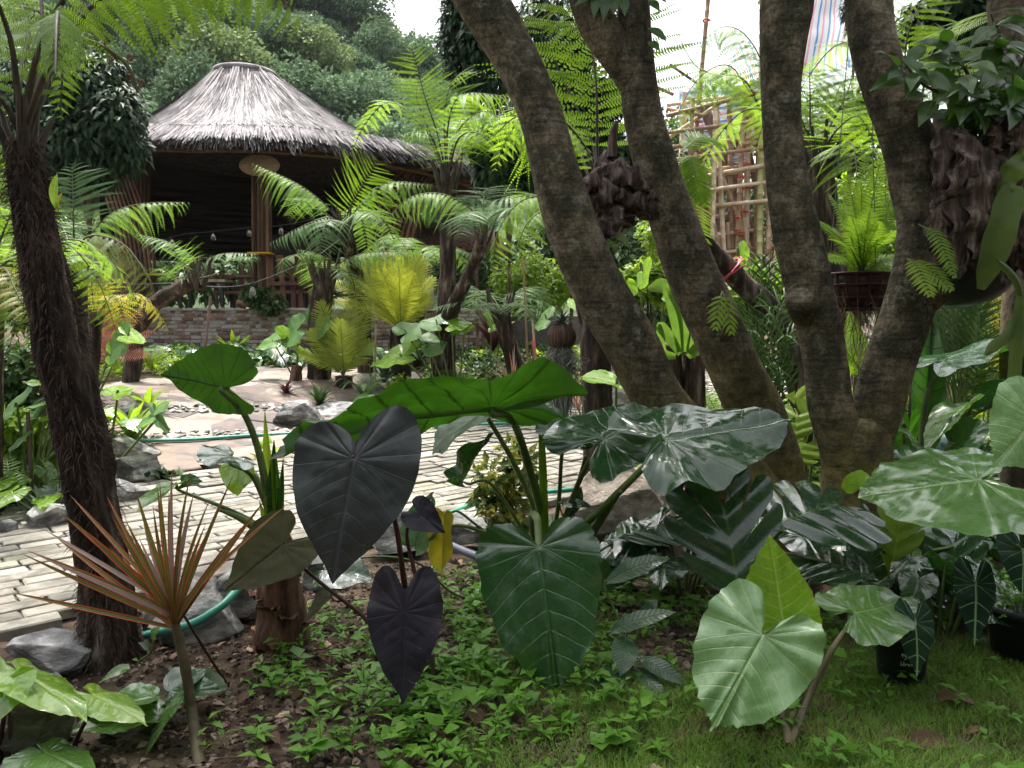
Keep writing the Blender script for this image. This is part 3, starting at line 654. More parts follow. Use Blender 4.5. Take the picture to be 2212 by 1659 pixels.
# boulders edging the path
def rock(label, px, py, w, h, seed, mat_='rock', dep=.8, group=None, Y=None):
    """px,py = middle of the foot; w,h in photo pixels"""
    g = G(px, py) if Y is None else ground(P(px, py, Y)[0], Y)
    mpp = g[1]/F; sx = w*mpp/2*1.1; sz = h*mpp*.70
    o = rockmb((g[0], g[1]+sx*dep*.4, g[2]+sz*.55), sx*1.18, sx*dep, sz, seed).build('boulder', MT[mat_], None, smooth=False)
    off = Vector((g[0], g[1], g[2])); o.data.transform(Matrix.Translation(-off)); o.location = off
    return tag(o, label, 'rock', group or 'boulders edging the path')
for a in [
 ('flat topped grey boulder against the foot of the fibrous tree fern trunk', 120, 1452, 200, 95, 1),
 ('tall angular grey boulder in the bottom left corner', 50, 1640, 165, 190, 2),
 ('pale boulder cut by the bottom left picture corner', 18, 1700, 80, 70, 3),
 ('pointed grey white boulder under the green hose behind the dracaena', 415, 1375, 190, 130, 4),
 ('grey boulder just left of the brown sheathed alocasia trunk', 530, 1345, 120, 115, 5),
 ('small pale boulder behind the tree fern foot beside the hose', 340, 1370, 90, 95, 6),
 ('grey boulder right of the brown sheathed trunk under the black leaf', 700, 1265, 130, 75, 7),
 ('pale grey boulder behind the dark taro stems', 860, 1200, 150, 90, 8),
 ('squat boulder in front of the yellowing leaf by the grey pipe', 1010, 1180, 90, 75, 9),
 ('small grey boulder beside the variegated shrub foot', 1062, 1165, 60, 60, 10),
 ('low grey white boulder left of the tree fern across the path', 92, 1150, 120, 70, 11),
 ('small boulder at the left picture edge beside the paving', 10, 1165, 60, 50, 12),
 ('white veined boulder right of the tree fern trunk, nearest of the pale three', 270, 1092, 90, 60, 13),
 ('reddish white boulder in the middle of the row behind the fern trunk', 290, 1050, 110, 60, 14),
 ('white boulder at the top of the row where the hose starts', 272, 1000, 100, 55, 15),
 ('dark blue grey boulder beside the flagstone landing', 640, 925, 130, 55, 16),
 ('second dark boulder behind the big wavy leaf', 730, 905, 120, 40, 17),
 ('pale boulder among plants left of the birds nest fern', 290, 900, 70, 45, 18),
 ('small dark boulder beyond the paving below the big leaf', 1010, 905, 80, 35, 19),
 ('dark boulder at the far paving edge left of the hanging moss', 1105, 895, 90, 32, 20)]:
    rock(*a)
rock('big brown lichened boulder at the foot of the leaning twin trunks', 1340, 1190, 330, 170, 33, 'rockbrown', .7)
rock('grey brown boulder behind the forked tree trunk', 2010, 1075, 220, 95, 32, 'rockbrown', .6)
for k, (x_, y_, w_, h_, lb) in enumerate([(1170, 812, 70, 60, 'black wet rock of the little cascade'), (1225, 818, 60, 50, 'dark rock right of the little cascade'), (1080, 800, 60, 40, 'dark rock left of the little cascade')]):
    rock(lb, x_, y_, w_, h_, 50+k, 'rock', .8, 'rocks of the little cascade', 11.5)
for k, (x_, y_, w_, h_) in enumerate([(2150, 668, 120, 40), (2060, 760, 110, 50), (2130, 720, 120, 40), (2190, 610, 100, 40), (1700, 590, 60, 26), (1650, 602, 70, 24)]):
    rock(['pale stone slab behind the potted palm', 'white stone left of the potted palm', 'pale boulder just above the white glaring leaf', 'grey boulder by the far right stone steps', 'stone on the bank right of the scaffold foot', 'stone on the bank below the scaffold'][k], x_, y_, w_, h_, 60+k, 'rockbrown' if k != 1 else 'rock', .9, 'stones on the right bank', 11.0 if k < 4 else 21.)

# curved brick retaining wall of the terrace
WALLP = crs([(-8.6, 14.9), (-7.0, 14.0), (-5.2, 13.5), (-3.2, 13.3), (-1.4, 13.7), (-.3, 14.6)], 120)
WT = 1.575
wall = thing('brick_wall', 'low curved retaining wall of weathered red and grey bricks under the thatched pavilion', 'wall', (-4, 13.4, .3))
t, _, _ = frames(np.column_stack([WALLP, np.zeros(len(WALLP))])); nrm2 = np.column_stack([t[:, 1], -t[:, 0]])
mb = MB(); V = []
for k, (p, n2) in enumerate(zip(WALLP, nrm2)):
    for (o_, z_) in ((.0, .1), (.0, WT-.03), (-.32, WT-.03), (-.32, .1)): V.append((p[0]+n2[0]*o_, p[1]+n2[1]*o_, z_))
k = np.arange(len(WALLP)-1)[:, None]*4; j = np.arange(4)[None]; mb.add(np.array(V), np.stack([k+j, k+(j+1) % 4, k+4+(j+1) % 4, k+4+j], -1).reshape(-1, 4))
mb.build('mortar_core', MT['mortarw'], wall, smooth=False)
SL = np.concatenate([[0], np.cumsum(np.linalg.norm(np.diff(WALLP, axis=0), axis=1))])
def wp(s): return np.array([np.interp(s, SL, WALLP[:, 0]), np.interp(s, SL, WALLP[:, 1])]), np.array([np.interp(s, SL, nrm2[:, 0]), np.interp(s, SL, nrm2[:, 1])])
rg = random.Random(9); bm_ = []
for s in range(6):
    me = chamf_box('brick', .20 if s < 4 else .095, .05, .07, .006, 20+s, .006); me.materials.append(MT['brick']); bm_.append(me)
bricks = []
for row in range(17):
    z = WT-.04-row*.064; s = rg.uniform(0, .2); header = row % 3 == 0
    while s < SL[-1]-.1:
        small = header or rg.random() < .5; l = (.107 if small else .212)
        p, n2 = wp(s+l/2); px = CXP+F*p[0]/p[1]; bricks.append((0 if 260 < px < 960 and row < 11 else 1, row, p, n2, z, small)); s += l
bricks.sort(key=lambda b: (b[0], b[1])); mb = MB(); nb = 0
for (pr, row, p, n2, z, small) in bricks:
    rz = math.atan2(n2[1], n2[0])+math.pi/2; pr_ = rg.uniform(.0, .018)
    if pr == 0 and nb < 298:
        o = part('brick', bm_[rg.randrange(4, 6) if small else rg.randrange(4)], wall, (p[0]+n2[0]*pr_, p[1]+n2[1]*pr_, z), (math.pi/2, 0, rz)); nb += 1
    else: box(mb, (p[0], p[1], z), .095 if small else .2, .07+2*pr_*.6, .05, rz, rnd=rg.random())
mb.build('further_bricks', MT['brickfar'], wall, smooth=False, kind='stuff')
mb = MB(); V = []   # worn mortar cap
for k, (p, n2) in enumerate(zip(WALLP, nrm2)):
    jz = .012*math.sin(k*.9)+.01*math.sin(k*2.3)
    for (o_, z_) in ((.03, WT-.02), (.02, WT+.012+jz), (-.3, WT+.015+jz), (-.34, WT-.02)): V.append((p[0]+n2[0]*o_, p[1]+n2[1]*o_, z_))
k = np.arange(len(WALLP)-1)[:, None]*4; j = np.arange(4)[None]; mb.add(np.array(V), np.stack([k+j, k+(j+1) % 4, k+4+(j+1) % 4, k+4+j], -1).reshape(-1, 4))
mb.build('cap', MT['mortarw'], wall, smooth=False)

# ---- far wooded hillside
def hill_tree(name, seed, n=4200, mat_='treeblue'):
    rg = np.random.RandomState(seed); root = bpy.data.objects.new(name, None); COL.objects.link(root)
    mb = MB(); tube(mb, [(0, 0, -1.5), (.1, 0, 1.5), (.2, .1, 4.4)], [.25, .2, .08], 6); 
    for k in range(4):
        a = rg.uniform(0, 6.28); tube(mb, [(.1, 0, 1.8+.4*k), (math.cos(a)*1.2, math.sin(a)*1.2, 3.4+.4*k)], [.1, .03], 5)
    mb.build('trunk', MT['bark'], root)
    nc = 26; d = rg.normal(size=(nc, 3)); d /= np.linalg.norm(d, axis=1)[:, None]; d[:, 2] = np.abs(d[:, 2])*.9-.25
    cc = d*np.array([2.5, 2.5, 2.3])*rg.uniform(.55, 1., (nc, 1)) + [0, 0, 4.0]; cr = rg.uniform(.8, 1.35, nc)
    k = rg.randint(0, nc, n); u = rg.normal(size=(n, 3)); u /= np.linalg.norm(u, axis=1)[:, None]
    pos = cc[k] + u*cr[k][:, None]*rg.uniform(.75, 1.05, (n, 1))*[1, 1, .8]
    mb = MB(); leafcloud(mb, pos, u + rg.normal(size=(n, 3))*.7 + [0, 0, -.3], rg.normal(size=(n, 3))*.5+[0, 0, 1], .29, .10, seed)
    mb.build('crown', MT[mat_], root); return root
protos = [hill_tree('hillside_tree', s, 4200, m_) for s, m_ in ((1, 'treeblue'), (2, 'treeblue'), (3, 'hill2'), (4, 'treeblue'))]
rg = random.Random(21); cnt = 0; used = [False]*4
spots = []
for Yd in (42, 48, 53, 58, 63, 68, 73, 78, 83, 88, 93, 98, 103):
    for px in np.arange(120, 1010, 3.3*F/Yd):
        spots.append((px+rg.uniform(-20, 20), Yd+rg.uniform(-3.5, 3.5)))
    for px in np.arange(1400, 1560, 4.0*F/Yd): spots.append((px+rg.uniform(-20, 20), Yd+rg.uniform(-3, 3)))
for px, Yd in spots:
    x = (px-CXP)/F*Yd; z = float(H(x, Yd)); py = HOR-F*(z+6-CAMZ)/Yd
    if py < -90 or (Yd < 55 and 330 < px < 760 and py > 330): continue
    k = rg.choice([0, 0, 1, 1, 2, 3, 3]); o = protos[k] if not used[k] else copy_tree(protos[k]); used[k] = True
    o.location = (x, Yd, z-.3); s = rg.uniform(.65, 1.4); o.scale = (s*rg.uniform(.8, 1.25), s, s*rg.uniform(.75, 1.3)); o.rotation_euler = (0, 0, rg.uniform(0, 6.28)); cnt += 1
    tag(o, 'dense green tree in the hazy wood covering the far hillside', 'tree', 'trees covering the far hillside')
print('hill trees', cnt)
# ------------------------------------------------------------------ thatched pavilion
PC = np.array([(545-CXP)/F*17.2, 17.2])     # axis
ZT = CAMZ + (690-176)/F*17.2                # top ring height
PHI = [0, 30, 60, 90, 120, 150, 180, 215, 245, 270, 295, 315, 332, 346, 360]
RAD = [6.3, 5.6, 4.6, 4.4, 4.2, 3.6, 3.0, 3.0, 3.0, 3.05, 3.5, 4.15, 4.9, 5.7, 6.3]
ZEV = [2.85, 3.3, 3.6, 3.7, 3.9, 4.1, 4.05, 3.72, 3.46, 3.38, 3.35, 3.28, 3.15, 2.98, 2.85]
R0 = .60
def roofpt(phi, t, lift=0.):
    ph = np.mod(phi, 360); Rr = np.interp(ph, PHI, RAD); ze = np.interp(ph, PHI, ZEV)+CAMZ
    r = R0+(Rr-R0)*t; pw = 1.85
    z = ze+(ZT-ze)*(1-t)**pw + lift
    return np.stack([PC[0]+r*np.cos(np.radians(phi)), PC[1]+r*np.sin(np.radians(phi)), z], -1)
pav = thing('thatched_pavilion', 'open bamboo pavilion with bell shaped grey thatched roof sweeping out to the right', 'pavilion', (PC[0], PC[1], 1.4))
rg = np.random.RandomState(5)
mb = MB(); ph = np.linspace(0, 360, 97)[:-1]; tt = np.linspace(0, 1, 22); PHg, Tg = np.meshgrid(ph, tt)
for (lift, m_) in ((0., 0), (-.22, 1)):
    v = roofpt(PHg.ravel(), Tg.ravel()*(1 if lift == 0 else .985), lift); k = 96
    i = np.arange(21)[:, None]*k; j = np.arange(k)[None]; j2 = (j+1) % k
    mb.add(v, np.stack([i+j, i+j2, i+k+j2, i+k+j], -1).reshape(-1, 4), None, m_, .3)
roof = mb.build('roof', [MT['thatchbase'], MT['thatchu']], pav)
def strands(n, t0, t1, ln, wid, lift, droop, seed, phis=(180, 372)):
    rg = np.random.RandomState(seed); phi = rg.uniform(phis[0], phis[1], n); t = np.sqrt(rg.uniform(t0*t0, t1*t1, n))
    Rr = np.interp(np.mod(phi, 360), PHI, RAD); dt = ln*rg.uniform(.6, 1.2, n)/Rr; jit = rg.normal(0, 1.5, n); lf = lift+rg.uniform(0, .05, n)
    rows = []
    for s in (0, .5, 1):
        t_ = t+dt*s; over = np.maximum(t_-1, 0)
        p = roofpt(phi+jit*s*(3/np.maximum(1+2*t_, 1)), np.minimum(t_, 1.0), lf*(1-.4*s)+.035*s)
        rad = np.stack([np.cos(np.radians(phi)), np.sin(np.radians(phi))], -1)
        p[:, :2] += rad*(over*Rr*.75)[:, None]; p[:, 2] -= over*Rr*droop; rows.append(p)
    tang = np.stack([-np.sin(np.radians(phi)), np.cos(np.radians(phi)), 0*phi], -1); w = wid*rg.uniform(.6, 1.3, n)
    V = np.stack([rows[0]-tang*w[:, None], rows[0]+tang*w[:, None], rows[1]-tang*w[:, None], rows[1]+tang*w[:, None], rows[2]-tang*(w*.4)[:, None], rows[2]+tang*(w*.4)[:, None]], 1).reshape(-1, 3)
    o = np.arange(n)*6; Fq = np.vstack([np.stack([o, o+1, o+3, o+2], -1), np.stack([o+2, o+3, o+5, o+4], -1)])
    return V, Fq, np.repeat(rg.rand(n), 6)
mb = MB()
for a in ((19000, .0, .98, .8, .0095, .03, .5, 1), (7000, .78, 1.0, .55, .010, .05, .75, 2)):
    V, Fq, rn = strands(*a); mb.add(V, Fq, None, 0, rn)
mb.build('thatch_straw', MT['thatch'], roof, kind='stuff', smooth=False)
mb = MB()
for a in ((3600, .93, 1.0, .5, .010, .0, .95, 3),):
    V, Fq, rn = strands(*a); mb.add(V, Fq, None, 0, rn)
mb.build('eaves_fringe', MT['thatch'], roof, kind='stuff', smooth=False)
# top ring cap
mb = MB(); th = np.linspace(0, 2*math.pi, 33)
tube(mb, [(PC[0]+(R0+.02)*math.cos(a), PC[1]+(R0+.02)*math.sin(a), ZT-.02) for a in th], .06, 6)
v = np.array([(PC[0]+R0*math.cos(a), PC[1]+R0*math.sin(a), ZT+.02) for a in th[:-1]]+[(PC[0], PC[1], ZT+.16)]); k = np.arange(32)
mb.add(v, np.stack([k, (k+1) % 32, np.full(32, 32)], -1)); mb.build('ridge_ring', MT['thatch'], roof)
# terrace floor
FZ = 1.47
mb = MB(); fp = [(-9.5, 15.2)]+[tuple(q) for q in WALLP[4:-2:6]+nrm2[4:-2:6]*-.3]+[(1.2, 16.5), (2.2, 20), (0, 23.5), (-9.5, 23.5)]
V = [(a, b, FZ) for a, b in fp]+[(a, b, .2) for a, b in fp]; k = len(fp)
mb.add(np.array(V), np.array([(a, a+k, (a+1) % k+k, (a+1) % k) for a in range(k)])); mb.f.append((np.arange(k)[None], 0))
mb.build('terrace_floor', MT['floor'], pav, smooth=False)
# back wall of dark rolled blinds hanging from the eaves
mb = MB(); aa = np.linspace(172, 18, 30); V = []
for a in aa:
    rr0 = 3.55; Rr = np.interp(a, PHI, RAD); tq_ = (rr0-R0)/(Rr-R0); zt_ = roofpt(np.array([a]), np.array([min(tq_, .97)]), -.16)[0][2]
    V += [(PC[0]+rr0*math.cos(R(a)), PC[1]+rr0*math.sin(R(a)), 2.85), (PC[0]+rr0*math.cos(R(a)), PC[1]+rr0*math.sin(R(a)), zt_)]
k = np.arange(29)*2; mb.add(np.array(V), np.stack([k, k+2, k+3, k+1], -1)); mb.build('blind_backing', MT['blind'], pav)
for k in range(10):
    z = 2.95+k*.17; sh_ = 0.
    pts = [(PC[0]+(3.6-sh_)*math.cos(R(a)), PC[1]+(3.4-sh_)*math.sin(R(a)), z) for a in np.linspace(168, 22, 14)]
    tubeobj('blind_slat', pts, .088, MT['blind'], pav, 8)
# bamboo column bundles
def culm(pts, r, parent, mat_='bambood', sides=7, name='culm', n=14):
    return tubeobj(name, pts, r, MT[mat_], parent, sides, n)
def bundle(pts_list, r): 
    for pts in pts_list: culm(pts, r, pav)
Yc = 14.7
b0 = []
for k in range(7):
    x = 548+k*6.2; dy = .12*math.sin(k*2.1)
    b0.append([P(x, 680, Yc+dy), P(x-1, 500, Yc+dy), P(x-1.5, 330, Yc+dy+.05), P(x-3+k*.8, 285, Yc+.35+dy)])
bundle(b0, .032)
b1 = []
for k in range(9):
    x = 790+k*11
    b1.append([P(x, 680, 15.2+.03*k), P(x+4, 560, 15.2), P(x+30, 450, 15.3), P(x+75, 370, 15.6+.05*k), P(x+120, 330, 16.2)])
bundle(b1, .036)
b2 = []
for k in range(9):
    x = 345-k*9
    b2.append([P(x-5, 680, 15+.04*k), P(x-9, 600, 15), P(x-22, 500, 15.1), P(x-52, 400, 15.4), P(x-88, 320, 16.0)])
bundle(b2, .034)
b3 = [[P(282+k*8, 680, 16.5), P(282+k*8, 420, 16.5), P(284+k*8, 300, 16.6)] for k in range(6)]
bundle(b3, .035)
b4 = [[P(880+k*7, 680, 17.5), P(878+k*7, 470, 17.4), P(880+k*7, 360, 17.4)] for k in range(5)]
bundle(b4, .035)
# crossing curved rafters under the roof
for k, a in enumerate(np.arange(180, 372, 9)):
    pts = [roofpt(np.array([a+d*26.]), np.array([t_]), -.3)[0] for t_, d in ((.97, 0), (.75, .1), (.5, .3), (.25, .6))]
    culm(pts, .035, pav, name='rafter', n=9)
for z_, rr_ in ((.9, 0), (.6, 0)):
    pts = [roofpt(np.array([a]), np.array([z_]), -.36)[0] for a in np.linspace(182, 365, 24)]
    culm(pts, .03, pav, name='purlin', n=40)
for yy, x0, x1, Yb in ((548, 540, 588, 14.55), (594, 305, 352, 14.9)):
    mb = MB(); q0, q1 = P(x0, yy+52, Yb), P(x1, yy+52, Yb); 
    q0, q1 = P(x0, yy, Yb-.08), P(x1, yy, Yb-.08); box(mb, (q0+q1)/2, abs(q1[0]-q0[0]), .34, .035); mb.build('yellow_strap', MT['yellow'], pav)
# lower eave of the annexe behind on the right
mb = MB(); A = P(930, 470, 19); 
V = [P(860, 470, 18.5), P(1075, 500, 19), P(1100, 545, 17.6), P(880, 520, 17.2)]; V += [q+np.array([0, 0, -.1]) for q in V]
mb.add(np.array(V), np.array([[0, 1, 2, 3], [4, 7, 6, 5], [0, 3, 7, 4], [1, 0, 4, 5], [2, 1, 5, 6], [3, 2, 6, 7]])); o = mb.build('annexe_roof', MT['sheath'], pav)
tubeobj('annexe_post', [P(1075, 680, 18), P(1075, 500, 18)], .06, MT['bambood'], pav)
tubeobj('annexe_post', [P(900, 680, 18), P(900, 490, 18)], .06, MT['bambood'], pav)
mb = MB(); q = P(905, 640, 16.6); box(mb, q, .62, .06, .62); mb.build('cream_screen', MT['cream'], pav)
# woven hat hanging under the eaves
q = P(560, 357, 14.3); hat = thing('woven_hat', 'round woven straw hat hung on the front bamboo column under the eaves', 'hat', q)
mb = MB(); a = np.arange(28)*2*math.pi/28; ring = np.linspace(0, 1, 8)
v = np.array([q + np.array([.36*r_*math.cos(b), -.10*(1-r_)**1.2, .18*r_*math.sin(b)]) for r_ in ring for b in a]); k = 28
i = np.arange(7)[:, None]*k; j = np.arange(k)[None]; f4 = np.stack([i+j, i+(j+1) % k, i+k+(j+1) % k, i+k+j], -1).reshape(-1, 4)
mb.add(v, f4); mb.add(v+[0, .03, 0], f4[:, ::-1]); mb.build('brim', MT['straw'], hat)
tubeobj('rim', [q+np.array([.36*math.cos(b), .015, .18*math.sin(b)]) for b in np.linspace(0, 2*math.pi, 29)], .014, MT['straw'], hat, 6)
tubeobj('hook', [q+np.array([0, .02, .0]), q+np.array([0, .42, .02])], .01, MT['dark'], hat, 5)

# chairs of slanted slabs, tables
def slab_chair(label, cx, Y, rot, w=.52, slabs=((-.19, .10), (.0, .10), (.19, .10)), h=1.12):
    q = P(cx, 690, Y); r = thing('slab_chair', label, 'chair', (q[0], Y, FZ), 'slab backed chairs on the terrace')
    c, s = math.cos(rot), math.sin(rot)
    def T(x, y, z): return np.array([q[0]+x*c-y*s, Y+x*s+y*c, FZ+z])
    ex = np.array([c, s, 0]); ey = np.array([-s, c, 0])
    for (sx, sw) in slabs:
        mb = MB(); V = []
        for (z, wd, yy) in ((.0, 1.0, .2), (.45, .75, .22), (h*.7, .85, .28), (h, 1.2, .36)):
            for dy in (0, .04):
                for dx in (-1, 1): V.append(T(sx+dx*sw*.55*wd+.02*z, yy+dy, z))
        Fq = []
        for L in range(3):
            b = L*4; Fq += [(b, b+1, b+5, b+4), (b+3, b+2, b+6, b+7), (b+1, b+3, b+7, b+5), (b+2, b, b+4, b+6)]
        Fq += [(12, 13, 15, 14), (1, 0, 2, 3)]; mb.add(np.array(V), np.array(Fq)); mb.build('back_slab', MT['wood'], r, smooth=False)
    mb = MB(); box(mb, T(0, -.02, .45), w, .5, .05, rot); mb.build('seat', MT['wood'], r, smooth=False)
    mb = MB(); box(mb, T(0, .3, .60), w*1.02, .045, .07, rot); mb.build('back_rail', MT['wood'], r, smooth=False)
    for dx in (-1, 1):
        mb = MB(); box(mb, T(dx*w*.44, -.22, .215), .06, .06, .43, rot); mb.build('leg', MT['wood'], r, smooth=False)
slab_chair('slab backed wooden chair turned sideways left of the front bamboo column', 497, 15.2, 1.9)
slab_chair('slab backed wooden chair just right of the front bamboo column', 622, 14.9, math.pi, .56)
slab_chair('slab backed wooden chair right of the column partly behind the dark fern trunk', 676, 15.0, math.pi+.15, .5)
slab_chair('slab backed chair at the far table behind the sideways chair', 545, 16.6, .4)
def table(label, cx, Y, z, w, d, mat_, leg):
    q = P(cx, 690, Y); r = thing('table', label, 'table', (q[0], Y, FZ), 'tables on the terrace')
    mb = MB(); box(mb, (q[0], Y, FZ+z), w, d, .05); mb.build('table_top', MT[mat_], r, smooth=False)
    for dx in (-1, 1):
        for dy in (-1, 1):
            mb = MB(); box(mb, (q[0]+dx*w*.42, Y+dy*d*.4, FZ+z/2-.0125), .05, .05, z-.026); mb.build('leg', MT[leg], r, smooth=False)
table('small table with a pale wooden top left of the bamboo column', 447, 15.0, .66, .95, .6, 'bamboo', 'dark')
table('dark wooden dining table beside the sideways slab chair', 545, 15.6, .78, 1.1, .8, 'wood', 'wood')
table('dark table behind the two right hand slab chairs', 650, 15.9, .78, 1.3, .8, 'wood', 'wood')
table('low carved console behind the left bamboo bundle', 250, 16.0, .75, .7, .5, 'wood', 'wood')
# big clay jar and dark cabinet
def lathe(name, c, prof, mat_, parent=None, n=24, smooth=True):
    mb = MB(); a = np.arange(n)*2*math.pi/n; v = np.array([(c[0]+r_*math.cos(b), c[1]+r_*math.sin(b), c[2]+z_) for (r_, z_) in prof for b in a])
    m_ = len(prof); i = np.arange(m_-1)[:, None]*n; j = np.arange(n)[None]
    mb.add(v, np.stack([i+j, i+(j+1) % n, i+n+(j+1) % n, i+n+j], -1).reshape(-1, 4), np.column_stack([np.tile(a/6.283, m_), np.repeat([z_ for _, z_ in prof], n)]))
    return mb.build(name, MT[mat_], parent, smooth)
q = P(270, 690, 14.6); o = lathe('carved_stump', (0, 0, 0), [(.0, 0), (.26, 0), (.24, .3), (.28, .6), (.25, .9), (.2, 1.02), (0, 1.02)], 'pole'); o.location = (q[0], q[1], FZ)
tag(o, 'carved brown wooden stump left of the leaning fern on the terrace edge', 'stump')
q = P(645, 690, 17.5); cab = thing('speaker_cabinet', 'black cabinet standing behind the chairs right of the column', 'cabinet', (q[0], q[1], FZ))
mb = MB(); box(mb, (q[0], q[1], FZ+.9), .95, .4, 1.8); mb.build('body', MT['black'], cab, smooth=False)
mb = MB(); box(mb, (q[0], q[1]-.22, FZ+1.35), .8, .04, .7); mb.build('screen', MT['dark'], cab, smooth=False)
q = P(525, 668, 13.45); o = MB(); c0 = q+np.array([-.1, 0, .09]); c1 = q+np.array([.2, 0, .09])
tube(o, [c0, c0+[.01, 0, 0], c0+[.05, 0, 0], (c0+c1)/2, c1-[.05, 0, 0], c1], [.055, .07, .06, .055, .06, .07], 12); o = o.build('clay_pipe', MT['sheath']); tag(o, 'short clay pipe lying on the brick wall beside the ivy', 'clay pipe')
# string of bulbs
cab_pts = [P(60, 560, 13.6), P(240, 610, 13.6), P(384, 612, 12.6), P(470, 620, 12.7), P(545, 612, 12.8), P(640, 575, 12.9), P(672, 562, 12.9), P(760, 500, 13.4), P(830, 462, 14.6)]
sl_ = thing('string_lights', 'sagging cable of clear bulbs strung in front of the pavilion', 'string lights', cab_pts[0])
tubeobj('cable', cab_pts, .009, MT['cable'], sl_, 5, 60)
def bulb(p, parent, s=1.):
    o = lathe('bulb', p, [(0, -.16*s), (.025*s, -.155*s), (.04*s, -.12*s), (.038*s, -.09*s), (.02*s, -.045*s), (.016*s, -.04*s)], 'bulb', None, 12); 
    off = np.array(parent.location); o.data.transform(Matrix.Translation(-Vector(off))); o.parent = parent
    q_ = lathe('socket', p, [(0, -.045*s), (.018*s, -.045*s), (.018*s, .0), (.006*s, .02*s)], 'black', None, 10); q_.data.transform(Matrix.Translation(-Vector(off))); q_.parent = o
for q in (cab_pts[2], cab_pts[4], cab_pts[6]): bulb(q, sl_, 1.35)
up_pts = [P(260, 560, 14.6), P(372, 512, 14.6), P(460, 500, 14.7), P(538, 492, 14.6), P(607, 487, 14.6), P(720, 470, 14.8), P(880, 480, 15.0)]
sl2 = thing('string_lights', 'second cable of small bulbs hung under the pavilion eaves', 'string lights', up_pts[0])
tubeobj('cable', up_pts, .006, MT['cable'], sl2, 5, 60)
for q in up_pts[1:5]: bulb(q, sl2, 1.1)
# ------------------------------------------------------------------ the two big smooth-barked trees
def barkdisp(seed, amp=.10, vert=.03):
    def d(TH, SS, p):
        q = np.stack([np.cos(TH)*1.2+seed, np.sin(TH)*1.2, SS*1.6], -1).reshape(-1, 3)
        r_ = np.stack([np.cos(TH)*3+seed, np.sin(TH)*3, SS*9], -1).reshape(-1, 3)
        return (1+amp*fbm(q, 3)+vert*fbm(r_, 3)).reshape(TH.shape)
    return d
def trunkobj(name, spec, mat_, parent, seed, sides=40, n=110, amp=.10):
    """spec: list of (px, py, width px, Y)"""
    pts = [P(x, y, Y) for x, y, w, Y in spec]; rad = [w*.5*Y/F for x, y, w, Y in spec]
    return tubeobj(name, pts, rad, mat_, parent, sides, n, barkdisp(seed, amp))
def barkmix():
    m, nt = newmat('mossy_bark'); co = coords(nt, (1.6, 1.6, 1.1)); cz = coords(nt, (3, 3, 14))
    base = ramp(nt, noise(nt, co, 4.2, 8, .72), [(.34, (.06, .049, .036)), (.46, (.13, .104, .075)), (.56, (.22, .175, .127)), (.68, (.34, .28, .21))])
    lich = ramp(nt, noise(nt, coords(nt), 4.4, 7, .72), [(.47, 0.), (.57, .75)]); c = mixc(nt, lich, base, (.038, .042, .027)); gl = ramp(nt, noise(nt, coords(nt), 8.5, 6, .7), [(.56, 0.), (.63, .55)]); c = mixc(nt, gl, c, (.30, .275, .225)); wr = ramp(nt, noise(nt, coords(nt, (2, 2, 40)), 1.2, 3, .6), [(.36, .55), (.5, 1.)]); c = mixc(nt, .8, c, wr, 'MULTIPLY'); fine = ramp(nt, noise(nt, coords(nt), 60, 3, .6), [(.35, .62), (.62, 1.2)]); c = mixc(nt, 1., c, fine, 'MULTIPLY'); c = mixc(nt, 1., c, (.84, .86, .80), 'MULTIPLY')
    z = nd(nt, 'ShaderNodeSeparateXYZ', {0: nd(nt, 'ShaderNodeNewGeometry').outputs['Position']}).outputs[2]
    low = nd(nt, 'ShaderNodeMapRange', {0: mth(nt, 'ADD', z, mth(nt, 'MULTIPLY', mth(nt, 'SUBTRACT', noise(nt, coords(nt), 3.3, 5), .5), 1.8)), 1: .3, 2: 1.3, 3: .9, 4: 0.}).outputs[0]
    c = mixc(nt, low, c, ramp(nt, noise(nt, coords(nt), 9, 5, .7), [(.38, (.06, .042, .02)), (.5, (.115, .10, .022)), (.62, (.21, .175, .04))]))
    sp = nd(nt, 'ShaderNodeTexVoronoi', {'Vector': coords(nt), 'Scale': 42.}).outputs[0]; spm = mth(nt, 'LESS_THAN', sp, .10); c = mixc(nt, mth(nt, 'MULTIPLY', spm, .5), c, (.34, .27, .18))
    hgt = mth(nt, 'ADD', noise(nt, coords(nt), 26, 6, .7), mth(nt, 'MULTIPLY', noise(nt, cz, 3, 3), .5))
    b = nd(nt, 'ShaderNodeBump', {'Height': hgt, 'Strength': .8, 'Distance': .02}).outputs[0]
    finish(nt, nd(nt, 'ShaderNodeBsdfPrincipled', {'Base Color': c, 'Roughness': .9, 'Normal': b, 'Specular IOR Level': .2}).outputs[0]); return m
MT['trunk'] = barkmix()
def canopy(mb, c, rad, n, seed, ln=.17, wd=.035):
    rg = np.random.RandomState(seed); nc = 60; d = rg.normal(size=(nc, 3)); d /= np.linalg.norm(d, axis=1)[:, None]
    cc = np.asarray(c)+d*np.asarray(rad)*rg.uniform(.2, 1, (nc, 1))**.6; k = rg.randint(0, nc, n); u = rg.normal(size=(n, 3)); u /= np.linalg.norm(u, axis=1)[:, None]
    pos = cc[k]+u*rg.uniform(.1, .75, (n, 1)); keep = pos[:, 2] > CAMZ+.46*pos[:, 1]+.25; pos = pos[keep]; u = u[keep]; n = len(pos)
    leafcloud(mb, pos, u+[0, 0, -.5]+rg.normal(size=(n, 3))*.5, rg.normal(size=(n, 3))*.4+[0, 0, 1], ln, wd, seed); return cc
b1 = G(1620, 1190); t1 = thing('twin_stem_tree', 'leaning tree with two thick brown mossy trunks rising from behind the glossy wet leaves', 'tree', (P(1620, 1180, 4.6)[0], 4.6, 0))
Yt = 4.5
